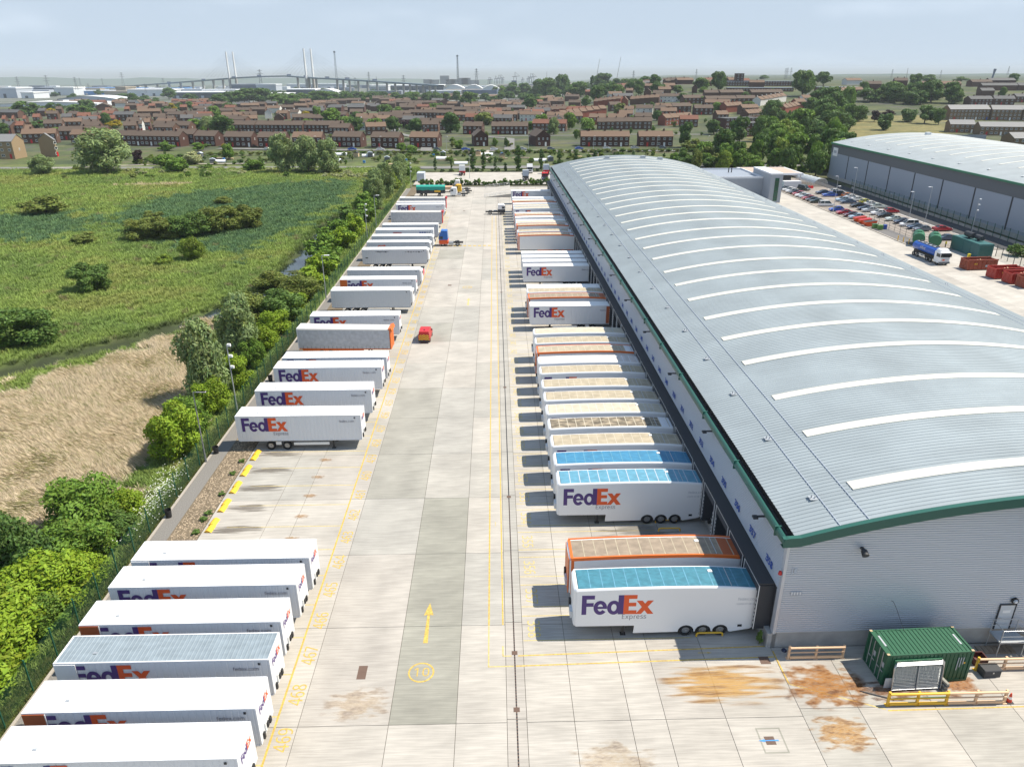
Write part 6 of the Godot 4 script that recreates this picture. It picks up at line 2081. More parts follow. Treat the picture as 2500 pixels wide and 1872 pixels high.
	for h in [0.5, 1.1, 1.8]:
		part(pen, "rail", bx(Vector3(-0.02, h, 0), Vector3(0.02, h + 0.04, 33.6)), M.charcoal)
	setting("verge", bx(Vector3(98.86, 0.011, -203), Vector3(103.6, 0.04, -172.5)), M.worn_asphalt)
	for i in 4:
		var b := MB.new()
		b.bar(Vector3(0, 0, 0), Vector3(0, 1.25, 0), 0.11, 0.11, 10)
		single("bollard", "yellow and black bollard guarding the green tanks", "bollard", b.mesh(), M.bright_yellow, Vector3(98.7 + i * 0.35, 0, -176.6 + i * 1.9), 0.0, "bollards at the fuel tanks")
	# two round green tanks
	for i in 2:
		var t := thing("fuel_tank", ["round green fuel tank lying beside the railing verge", "round green fuel tank with open end box next to the tanker lorry"][i], "tank", Vector3(101.4 + i * 2.6, 0, -172.6 + i * 2.4), deg_to_rad(-28))
		var m := MB.new()
		m.bar(Vector3(0, 1.75, -2.6), Vector3(0, 1.75, 2.6), 1.35, 1.35, 20)
		part(t, "drum", m.mesh(), M.tank_green)
		part(t, "hatch", bx(Vector3(-0.5, 3.0, -0.6), Vector3(0.5, 3.3, 0.6)), M.tank_green)
		part(t, "cradle", bx(Vector3(-1.0, 0, -2.0), Vector3(1.0, 0.7, -1.6)), M.charcoal)
		part(t, "cradle", bx(Vector3(-1.0, 0, 1.6), Vector3(1.0, 0.7, 2.0)), M.charcoal)
	tanker()
	# teal generator housing with silencers
	var g := thing("generator", "big dark teal generator housing with two round black silencers on top", "generator", Vector3(106.9, 0, -168.4), deg_to_rad(0))
	var m := MB.new()
	m.box(Vector3(0, 0, 0), Vector3(3.3, 3.1, 10.4))
	part(g, "housing", m.mesh(), M.teal_steel)
	part(g, "door_panel", bx(Vector3(-0.03, 0.2, 1.0), Vector3(0.0, 2.9, 4.6)), M.teal_steel)
	part(g, "door_panel", bx(Vector3(-0.03, 0.2, 5.0), Vector3(0.0, 2.9, 7.4)), M.teal_steel)
	for k in 8:
		part(g, "louvre", bx(Vector3(0.3, 0.4 + k * 0.3, 10.401), Vector3(3.0, 0.46 + k * 0.3, 10.45)), M.deep_green)
	for k in 2:
		m = MB.new()
		m.bar(Vector3(1.7 + k * 0.5, 3.9 - k * 0.1, 2.3 + k * 3.0), Vector3(1.7 + k * 0.5, 3.9 - k * 0.1, 5.0 + k * 2.6), 0.62 - k * 0.08, 0.62 - k * 0.08, 14)
		part(g, "silencer", m.mesh(), M.charcoal)
		part(g, "silencer_foot", bx(Vector3(1.5 + k * 0.5, 3.1, 3.4 + k * 2.6), Vector3(1.9 + k * 0.5, 3.5, 3.7 + k * 2.6)), M.charcoal)
	# worker in a yellow vest, seen small beside the generator
	person(Vector3(106.0, 0, -168.8), 0.6)
	# pump post
	var pp := thing("fuel_post", "yellow hose post on a low kerb in front of the tanker lorry", "post", Vector3(100.4, 0, -151.0))
	part(pp, "stem", bx(Vector3(-0.09, 0, -0.09), Vector3(0.09, 2.0, 0.09)), M.bright_yellow)
	part(pp, "box", bx(Vector3(-0.25, 2.001, -0.2), Vector3(0.25, 2.7, 0.2)), M.reflective_yellow)
	# roll-on skips
	skip("rust-red roll-on skip with timber offcuts standing alone beside the generator", Vector3(98.3, 0, -147.5), deg_to_rad(4), 6.6, "skip_rust")
	skip("red roll-on skip with yellow marks, first of three in a row", Vector3(99.6, 0, -140.4), deg_to_rad(6), 6.4, "skip_red")
	skip("red roll-on skip in the middle of three", Vector3(100.4, 0, -136.6), deg_to_rad(6), 6.4, "skip_red")
	skip("rust-red roll-on skip at the end of three", Vector3(101.0, 0, -133.4), deg_to_rad(6), 6.4, "skip_rust")
	single("red_plank", "red board lying on the apron behind the skips", "board", bx(Vector3(0, 0, 0), Vector3(3.2, 0.12, 0.5)), M.logo_orange, Vector3(108.0, 0, -149.0), deg_to_rad(5))
	var f := thing("mesh_fence", "dark mesh fence in front of the scrub beside the skips", "fence", Vector3(112.4, 0, -160.0), deg_to_rad(-8))
	for i in 12:
		part(f, "post", bx(Vector3(-0.05, 0, -0.05), Vector3(0.05, 2.4, 0.05)), M.charcoal, Vector3(0, 0, i * 2.6))
		part(f, "mesh_panel", bx(Vector3(-0.01, 0.05, 0.06), Vector3(0.01, 2.3, 2.54)), M.fence_mesh, Vector3(0, 0, i * 2.6))
	single("turquoise_container", "turquoise skip container under the entrance canopy", "container", bx(Vector3(0, 0, 0), Vector3(5, 2.4, 2.4)), M.turquoise, Vector3(96.8, 0, -268.0))
	single("white_container", "white box container beside the turquoise skip", "container", bx(Vector3(0, 0, 0), Vector3(6.2, 2.3, 2.4)), M.soft_white, Vector3(102.6, 0, -266.5))
	for i in 3:
		var b := thing("water_barrier", "red plastic barrier block near the cycle shelter", "barrier", Vector3(110.2 + i * 1.05, 0, -263.6 + i * 0.3), 0.2, "red barriers at the cycle shelter")
		var q := MB.new()
		q.prism(PackedVector2Array([Vector2(-0.3, 0), Vector2(0.3, 0), Vector2(0.12, 0.9), Vector2(-0.12, 0.9)]), -0.5, 0.5)
		part(b, "block", q.mesh(), M.red).rotation.y = PI / 2

func skip(label: String, at: Vector3, turn: float, L: float, m: String) -> void:
	var s := thing("roll_on_skip", label, "skip", at, turn, "roll-on skips")
	var W := 2.5
	var H := 2.1
	part(s, "floor", bx(Vector3(0.1, 0.12, -W + 0.1), Vector3(L - 0.1, 0.2, -0.1)), M[m])
	for q in [[0.1, -0.1, L - 0.1, 0.0], [0.1, -W, L - 0.1, -W + 0.1]]:
		part(s, "side", bx(Vector3(q[0], 0.12, q[1]), Vector3(q[2], H, q[3])), M[m])
	part(s, "end", bx(Vector3(0, 0.12, -W), Vector3(0.1, H, 0)), M[m])
	part(s, "end", bx(Vector3(L - 0.1, 0.12, -W), Vector3(L, H, 0)), M[m])
	for k in 7:
		part(s, "rib", bx(Vector3(0.5 + k * 0.9, 0.15, 0.001), Vector3(0.62 + k * 0.9, H - 0.1, 0.09)), M[m])
	part(s, "top_rail", bx(Vector3(-0.02, H + 0.001, -0.12), Vector3(L + 0.02, H + 0.12, 0.1)), M[m])
	part(s, "top_rail", bx(Vector3(-0.02, H + 0.001, -W - 0.1), Vector3(L + 0.02, H + 0.12, -W + 0.12)), M[m])
	for k in 2:
		part(s, "hook_strut", sloped(Vector3(-0.04, 1.9, -0.7 - k * 1.1), Vector3(-0.5, 0.2, -0.7 - k * 1.1), 0.2), M[m])
		part(s, "warning_mark", bx(Vector3(1.4 + k * 0.4, 1.2, 0.091), Vector3(1.6 + k * 0.4, 1.5, 0.1)), M.bright_yellow)
	part(s, "number_plate", bx(Vector3(3.9, 0.7, 0.091), Vector3(4.6, 1.1, 0.1)), M.pale_print)
	for k in 5:
		var b := part(s, "timber_offcut", bx(Vector3(-0.7, -0.05, -0.14), Vector3(0.7, 0.05, 0.14)), M.timber, Vector3(2.2 + k * 0.75, 1.35 + 0.15 * (k % 3), -1.2 - 0.3 * (k % 2)))
		b.rotation = Vector3(0.2 * k, 0.7 * k, 0.35)

func tanker() -> void:
	var t := thing("tanker_lorry", "white-cabbed tanker lorry with shiny blue barrel beside the green tanks", "tanker", Vector3(95.9, 0, -151.8), deg_to_rad(2))
	# nose towards +z, tail at z = -11
	var m := MB.new()
	var k := 20
	for i in k:
		var a := TAU * i / k
		var b := TAU * (i + 1) / k
		for s in [[-10.6, -2.6, 1.0, 1.0], [-10.85, -10.6, 0.86, 1.0], [-2.6, -2.4, 1.0, 0.86]]:
			var f := func(q: float, z: float, r: float) -> Vector3: return Vector3(cos(q) * 1.2 * r, 2.25 + sin(q) * 0.95 * r, z)
			m.quad(f.call(b, s[0], s[2]), f.call(a, s[0], s[2]), f.call(a, s[1], s[3]), f.call(b, s[1], s[3]))
		m.tri(Vector3(0, 2.25, -10.86), Vector3(cos(a) * 1.03, 2.25 + sin(a) * 0.82, -10.85), Vector3(cos(b) * 1.03, 2.25 + sin(b) * 0.82, -10.85))
	part(t, "barrel", m.mesh(), M.tanker_blue)
	part(t, "walkway", bx(Vector3(-0.5, 3.16, -10.2), Vector3(0.5, 3.26, -2.9)), M.shed_grey)
	for i in 5:
		part(t, "hatch", bx(Vector3(-0.3, 3.261, -9.6 + i * 1.5), Vector3(0.3, 3.42, -9.0 + i * 1.5)), M.charcoal)
	for i in 5:
		part(t, "script_stroke", bx(Vector3(-1.235, 2.15 + 0.05 * (i % 2), -7.6 + i * 0.42), Vector3(-1.19, 2.55 + 0.12 * (i % 3), -7.4 + i * 0.42)), M.pale_print)
	m = MB.new()
	m.soft(Vector3(-1.2, 0.55, -2.2), Vector3(1.2, 2.9, 0.0), 0.16)
	part(t, "cab", m.mesh(), M.white_paint)
	m = MB.new()
	m.soft(Vector3(-1.05, 2.9, -2.1), Vector3(1.05, 3.35, -0.5), 0.22)
	part(t, "cab_roof", m.mesh(), M.white_paint)
	part(t, "windscreen", bx(Vector3(-1.05, 1.75, 0.002), Vector3(1.05, 2.6, 0.03)), M.glass)
	part(t, "side_window", bx(Vector3(-1.22, 1.8, -1.3), Vector3(-1.201, 2.5, -0.3)), M.glass)
	part(t, "grille", bx(Vector3(-0.8, 1.0, 0.002), Vector3(0.8, 1.6, 0.03)), M.grey_white)
	part(t, "bumper", bx(Vector3(-1.2, 0.4, -0.1), Vector3(1.2, 0.8, 0.08)), M.wall_dark)
	part(t, "hazard_plate", bx(Vector3(-0.55, 1.05, 0.031), Vector3(-0.05, 1.35, 0.045)), M.logo_orange)
	for s in [-1.3, 1.3]:
		part(t, "mirror", bx(Vector3(s - 0.1, 1.8, -0.2), Vector3(s + 0.1, 2.5, -0.05)), M.charcoal)
	part(t, "frame", bx(Vector3(-0.5, 0.6, -10.8), Vector3(0.5, 1.3, -2.2)), M.chassis)
	for z in [-0.9, -3.3, -4.6, -8.3, -9.7]:
		for x in [-1.05, 1.05]:
			var w := part(t, "wheel", wheel_mesh, M.tyre, Vector3(x, 0.5, z))
			w.rotation.y = PI / 2 * signf(x)
			part(w, "rim", rim_mesh, M.rim)
	for y in [0.6, 0.95]:
		part(t, "side_guard", bx(Vector3(-1.22, y, -7.6), Vector3(-1.17, y + 0.12, -5.4)), M.bright_white)

# one standing figure as a smooth skin over tapered bones
func person(at: Vector3, turn: float) -> void:
	var t := thing("person", "person in a yellow high-visibility jacket and dark trousers standing at the generator", "person", at, turn)
	var m := MB.new()
	var bones := [[Vector3(0.10, 0.04, 0.02), Vector3(0.11, 0.48, 0.0), 0.055, 0.065], [Vector3(0.11, 0.48, 0.0), Vector3(0.09, 0.92, 0.0), 0.065, 0.09], [Vector3(-0.10, 0.04, 0.02), Vector3(-0.11, 0.48, 0.0), 0.055, 0.065], [Vector3(-0.11, 0.48, 0.0), Vector3(-0.09, 0.92, 0.0), 0.065, 0.09]]
	for b in bones:
		m.bar(b[0], b[1], b[2], b[3], 10)
	m.bar(Vector3(0, 0.88, 0), Vector3(0, 1.0, 0), 0.15, 0.16, 12)
	part(t, "trousers", m.mesh(), M.box_black)
	m = MB.new()
	m.bar(Vector3(0, 0.94, 0), Vector3(0, 1.25, 0), 0.17, 0.19, 12)
	m.bar(Vector3(0, 1.25, 0), Vector3(0, 1.46, 0), 0.19, 0.10, 12)
	for s in [-1.0, 1.0]:
		m.bar(Vector3(s * 0.2, 1.42, 0), Vector3(s * 0.27, 1.12, 0.02), 0.065, 0.055, 10)
		m.bar(Vector3(s * 0.27, 1.12, 0.02), Vector3(s * 0.25, 0.88, 0.10), 0.055, 0.04, 10)
	part(t, "jacket", m.mesh(), M.reflective_yellow)
	m = MB.new()
	m.bar(Vector3(0, 1.45, 0), Vector3(0, 1.54, 0.01), 0.05, 0.05, 10)
	m.bar(Vector3(0, 1.52, 0.01), Vector3(0, 1.63, 0.015), 0.06, 0.085, 12)
	m.bar(Vector3(0, 1.63, 0.015), Vector3(0, 1.75, 0.01), 0.085, 0.04, 12)
	for s in [-1.0, 1.0]:
		m.bar(Vector3(s * 0.25, 0.88, 0.10), Vector3(s * 0.24, 0.78, 0.13), 0.035, 0.02, 8)
	part(t, "skin", m.mesh(), mat("skin", 0.38, 0.22, 0.15, 0.6))


#---------------------------------------------------------------- lorry park, hedge and allotments beyond the yard
func far_lot() -> void:
	setting("lorry_park", bx(Vector3(-30, -0.3, -312.5), Vector3(24, 0.0, -277.5)), M.concrete2)
	lamp_post("grey lamp post standing in the far lorry park", Vector3(-9.7, 0, -294.2), 8.6, 0.9, false)
	tractor("tractor_unit", "white tractor unit seen from behind at the far side of the lorry park", Vector3(-13.0, 0, -305.5), 0.0, "white_paint", "red", true)
	tractor("tractor_unit", "white tractor unit facing the yard in the lorry park", Vector3(14.4, 0, -308.5), PI, "white_paint", "white_paint", true)
	tractor("tractor_unit", "grey tractor unit behind the hedge in the lorry park", Vector3(11.9, 0, -289.0), 0.0, "shed_pale", "charcoal", true)
	tractor("tractor_unit", "pale tractor unit next to the warehouse corner in the lorry park", Vector3(21.0, 0, -307.0), 0.0, "shed_pale", "red", true)
	tractor("tractor_unit", "crimson and navy tractor unit behind the hedge beside the warehouse", Vector3(19.3, 0, -288.5), PI, "red", "shed_navy", false)
	single("open_lorry_container", "grey open lorry body standing at the fence corner", "lorry body", bx(Vector3(0, 0.0, 0), Vector3(2.8, 3.0, 6.0)), M.shed_pale, Vector3(-29.4, 0, -292.0))
	var hg := "bushes of the hedge between yard and lorry park"
	var x := -26.5
	while x < 19.5:
		plant_at("hedge_bush", "ragged green bush in the hedge behind the yard", "bush", Vector3(x, 0, -275.0 + rng.randf_range(-0.7, 0.5)), rng.randf_range(2.4, 3.4), rng.randf_range(1.5, 3.0), ["leaf10", "leaf0", "leaf1"][rng.randi() % 3], ["bushA", "bushB", "bushC"][rng.randi() % 3], hg)
		x += rng.randf_range(1.5, 2.2)
	# young columnar trees along the road
	for p in [[-24.6, 5.5, 2.4], [-18.0, 4.5, 1.6], [-9.1, 9.5, 4.6], [-4.5, 7.5, 3.4], [0.5, 6.0, 2.4], [4.5, 3.5, 2.4], [10.0, 10.5, 5.0], [19.7, 9.0, 3.6], [27, 8.5, 3.4], [34, 8.0, 3.2], [42, 8.5, 3.2], [50, 7.5, 3.2], [58, 8.0, 3.0]]:
		plant_at("roadside_tree", "narrow young tree on the verge between the lorry park and the road", "tree", Vector3(p[0], 0, -316.0 - rng.randf() * 1.5), p[2], p[1], "leaf5", "column", "narrow trees along the road")
	for i in 26:
		plant_at("verge_shrub", "low dark shrub on the verge beyond the lorry park", "shrub", Vector3(-22 + i * 3.4 + rng.randf_range(-1, 1), 0, -315.5 + rng.randf_range(-0.8, 0.8)), rng.randf_range(1.6, 2.8), rng.randf_range(1.0, 2.0), ["leaf0", "leaf10"][i % 2], "bushC", "verge shrubs beyond the lorry park")
	# allotments: hedge, sheds, beds, cold frames
	for i in 70:
		var hx := -150.0 + i * 4.0
		if absf(hx + 3.0) < 3.0:
			continue
		plant_at("hedge_bush", "clipped bush in the long hedge in front of the brick houses", "bush", Vector3(hx, land(hx, -392), -389.0 - hx * 0.03 + rng.randf_range(-0.3, 0.3)), 4.6, rng.randf_range(1.6, 2.2), "leaf7" if i % 3 else "leaf10", ["bushB", "bushC"][i % 2], "long hedge in front of the brick houses")
	for i in 46:
		var ax := rng.randf_range(-150, 80)
		var az := rng.randf_range(-384, -342)
		var k := i % 6
		if k < 2:
			var s := thing("garden_shed", ["weathered wooden allotment shed", "grey-green allotment shed"][k] + " among the vegetable plots", "shed", Vector3(ax, land(ax, az), az), rng.randf_range(-0.3, 0.3), "allotment sheds")
			part(s, "wall", bx(Vector3(-1.2, 0, -0.9), Vector3(1.2, 1.9, 0.9)), [M.timber, M.wall_dark][k])
			var r := MB.new()
			r.prism(PackedVector2Array([Vector2(-1.35, 1.9), Vector2(1.35, 1.9), Vector2(0, 2.5)]), -1.0, 1.0)
			part(s, "roof", r.mesh(), [M.charcoal, M.shed_pale][k])
		elif k == 2:
			single("water_butt", "blue plastic water butt on an allotment plot", "barrel", bx(Vector3(-0.5, 0, -0.5), Vector3(0.5, 1.1, 0.5)), M.shed_blue, Vector3(ax, land(ax, az), az), 0.0, "blue butts on the allotments")
		elif k == 3:
			var f := MB.new()
			for j in 8:
				var a := PI * j / 8
				var b := PI * (j + 1) / 8
				f.quad(Vector3(-3, sin(a) * 1.1, cos(a) * 1.2), Vector3(3, sin(a) * 1.1, cos(a) * 1.2), Vector3(3, sin(b) * 1.1, cos(b) * 1.2), Vector3(-3, sin(b) * 1.1, cos(b) * 1.2))
			single("polytunnel", "low white plastic tunnel over an allotment bed", "tunnel", f.mesh(), M.soft_white, Vector3(ax, land(ax, az), az), 0.0, "white tunnels on the allotments")
		else:
			single("vegetable_bed", "dug vegetable bed edged with boards on the allotments", "garden bed", bx(Vector3(-2.6, -0.1, -1.1), Vector3(2.6, 0.25, 1.1)), [M.timber, M.brown_roof][k - 4], Vector3(ax, land(ax, az), az), rng.randf_range(-0.2, 0.2), "beds on the allotments")
	for i in 170:
		var ax := rng.randf_range(-165, 85)
		var az := rng.randf_range(-388, -338)
		plant_at("allotment_shrub", "small shrub growing on the allotment plots", "shrub", Vector3(ax, land(ax, az), az), rng.randf_range(1.4, 4.0), rng.randf_range(0.8, 2.6), ["leaf1", "leaf10", "leaf7", "leaf0", "leaf8"][rng.randi() % 5], ["bushA", "bushB", "bushC"][i % 3], "shrubs on the allotments")
	for i in 16:
		var cx := -120.0 + i * 15.0
		car(["white", "silver", "dark", "blue"][i % 4].replace("dark", "dark grey") + " car parked on the street in front of the brick houses", Vector3(cx, land(cx, -402) + 0.06, -402.5 + (absf(cx) * -0.05)), 0.05, i % 2, paint(["white", "silver", "grey", "blue"][i % 4]), "cars parked along the estate street")
	car("white van driving along the road behind the office block", Vector3(100.5, 0.08, -329.5), 0.0, 2, paint("white"))

#---------------------------------------------------------------- plants
var crowns := {}

# a crown of unit width and height: leaf-sized faces on many overlapping clumps
func crown(key: String) -> ArrayMesh:
	if crowns.has(key):
		return crowns[key]
	var r := RandomNumberGenerator.new()
	r.seed = hash(key) % 100000
	var spec: Dictionary = {
		"broadA": {"n": 4600, "s": 0.055, "k": 26, "sh": 0}, "broadB": {"n": 4600, "s": 0.056, "k": 18, "sh": 0}, "broadC": {"n": 4600, "s": 0.052, "k": 34, "sh": 0},
		"willowA": {"n": 9000, "s": 0.036, "k": 46, "sh": 1}, "willowB": {"n": 9000, "s": 0.037, "k": 36, "sh": 1},
		"bushA": {"n": 3000, "s": 0.050, "k": 20, "sh": 2}, "bushB": {"n": 3000, "s": 0.050, "k": 28, "sh": 2}, "bushC": {"n": 2600, "s": 0.060, "k": 14, "sh": 2},
		"fineA": {"n": 15000, "s": 0.028, "k": 44, "sh": 2}, "fineB": {"n": 15000, "s": 0.028, "k": 30, "sh": 2}, "fineC": {"n": 15000, "s": 0.026, "k": 60, "sh": 0},
		"column": {"n": 2200, "s": 0.07, "k": 26, "sh": 3},
	}[key]
	var m := MB.new()
	m.colored = true
	var clumps := []
	for i in spec.k:
		var d := Vector3(r.randfn(), r.randfn(), r.randfn()).normalized()
		var q := pow(r.randf(), 0.45)
		var c: Vector3
		var rad: float
		match spec.sh:
			0:
				c = Vector3(d.x * 0.36 * q, 0.50 + d.y * 0.36 * q, d.z * 0.36 * q)
				rad = r.randf_range(0.11, 0.20)
			1:
				c = Vector3(d.x * 0.33 * q, 0.48 + d.y * 0.40 * q, d.z * 0.36 * q)
				rad = r.randf_range(0.10, 0.18)
			2:
				c = Vector3(d.x * 0.37 * q, maxf(0.12, 0.42 + d.y * 0.42 * q), d.z * 0.37 * q)
				rad = r.randf_range(0.10, 0.18)
			_:
				var t := r.randf()
				c = Vector3(d.x * 0.28 * sin(PI * (0.15 + 0.8 * t)), 0.1 + t * 0.82, d.z * 0.28 * sin(PI * (0.15 + 0.8 * t)))
				rad = r.randf_range(0.14, 0.22)
		clumps.append([c, rad, r.randf_range(0.72, 1.28)])
	var up_scale := 1.0 if spec.sh != 3 else 0.35
	for i in spec.n:
		var cl: Array = clumps[r.randi() % clumps.size()]
		var d := Vector3(r.randfn(), r.randfn() + 0.35, r.randfn()).normalized()
		var p: Vector3 = cl[0] + Vector3(d.x, d.y * up_scale * 0.95, d.z) * cl[1] * r.randf_range(0.55, 1.05)
		if p.y < 0.0:
			p.y = r.randf_range(0.0, 0.05)
		var nn := (d + Vector3(r.randfn(), r.randfn(), r.randfn()) * 0.55).normalized()
		var a := nn.cross(Vector3(r.randfn(), r.randfn(), r.randfn())).normalized()
		var b := nn.cross(a)
		var s: float = spec.s * r.randf_range(0.6, 1.25)
		var k: float = r.randf_range(0.72, 1.22) * cl[2]
		m.c = Color(k * r.randf_range(0.85, 1.2), k, k * r.randf_range(0.7, 1.15))
		if spec.sh == 3:
			b.y *= 0.4; a.y *= 0.4
		var w := 0.5 if spec.sh != 1 else 0.34
		m.tri(p - a * s, p + b * s * w, p + a * s)
		m.tri(p - a * s, p + a * s, p - b * s * w)
	crowns[key] = m.mesh()
	return crowns[key]

func trunk() -> ArrayMesh:
	if not cubes.has("trunk"):
		var m := MB.new()
		m.bar(Vector3(0, -0.03, 0), Vector3(0.01, 0.45, 0.0), 0.035, 0.022, 8)
		for i in 6:
			var a := TAU * i / 6.0
			m.bar(Vector3(0.01, 0.30 + 0.03 * i, 0), Vector3(cos(a) * 0.22, 0.62 + 0.04 * (i % 3), sin(a) * 0.22), 0.014, 0.004, 5)
		m.bar(Vector3(0.01, 0.45, 0), Vector3(0.0, 0.85, 0.02), 0.022, 0.004, 6)
		cubes.trunk = m.mesh()
	return cubes.trunk

func plant_at(called: String, label: String, category: String, at: Vector3, w: float, h: float, leaf: String, shape: String, group := "") -> void:
	var t := thing(called, label, category, at, rng.randf() * TAU, group)
	var c := part(t, "crown", crown(shape), M[leaf])
	c.scale = Vector3(w, h, w * rng.randf_range(0.85, 1.1))
	var k := part(t, "trunk", trunk(), M.bark)
	k.scale = Vector3(maxf(w, 1.0) * 0.8, h * 0.9, maxf(w, 1.0) * 0.8)

func tuft(seed_: int, n: int, lean: float, spread: float, wide: float) -> ArrayMesh:
	var r := RandomNumberGenerator.new()
	r.seed = seed_
	var m := MB.new()
	m.colored = true
	for i in n:
		var a := r.randf() * TAU
		var q := Vector3(cos(a), 0, sin(a))
		var p := Vector3(r.randfn() * spread, 0, r.randfn() * spread)
		var h := r.randf_range(0.6, 1.0)
		var tip := p + q * r.randf_range(0.1, 0.5) * lean + Vector3(0, h, 0)
		var mid := p.lerp(tip, 0.55) + Vector3(0, 0.08, 0)
		var s := q.cross(Vector3.UP) * wide
		var k := r.randf_range(0.75, 1.2)
		m.c = Color(k, k, k)
		m.tri(p - s, p + s, mid + s * 0.8)
		m.tri(p - s, mid + s * 0.8, mid - s * 0.8)
		m.tri(mid - s * 0.8, mid + s * 0.8, tip)
	return m.mesh()

func scatter(called: String, label: String, mesh: ArrayMesh, xf: Array, cols: PackedColorArray) -> void:
	var mm := MultiMesh.new()
	mm.transform_format = MultiMesh.TRANSFORM_3D
	mm.use_colors = true
	mm.mesh = mesh
	mm.instance_count = xf.size()
	for i in xf.size():
		mm.set_instance_transform(i, xf[i])
		mm.set_instance_color(i, cols[i])
	var o := MultiMeshInstance3D.new()
	o.name = numbered(called)
	o.multimesh = mm
	o.material_override = M.blade
	add_child(o)
	meta(o, label, "vegetation", "", "stuff")

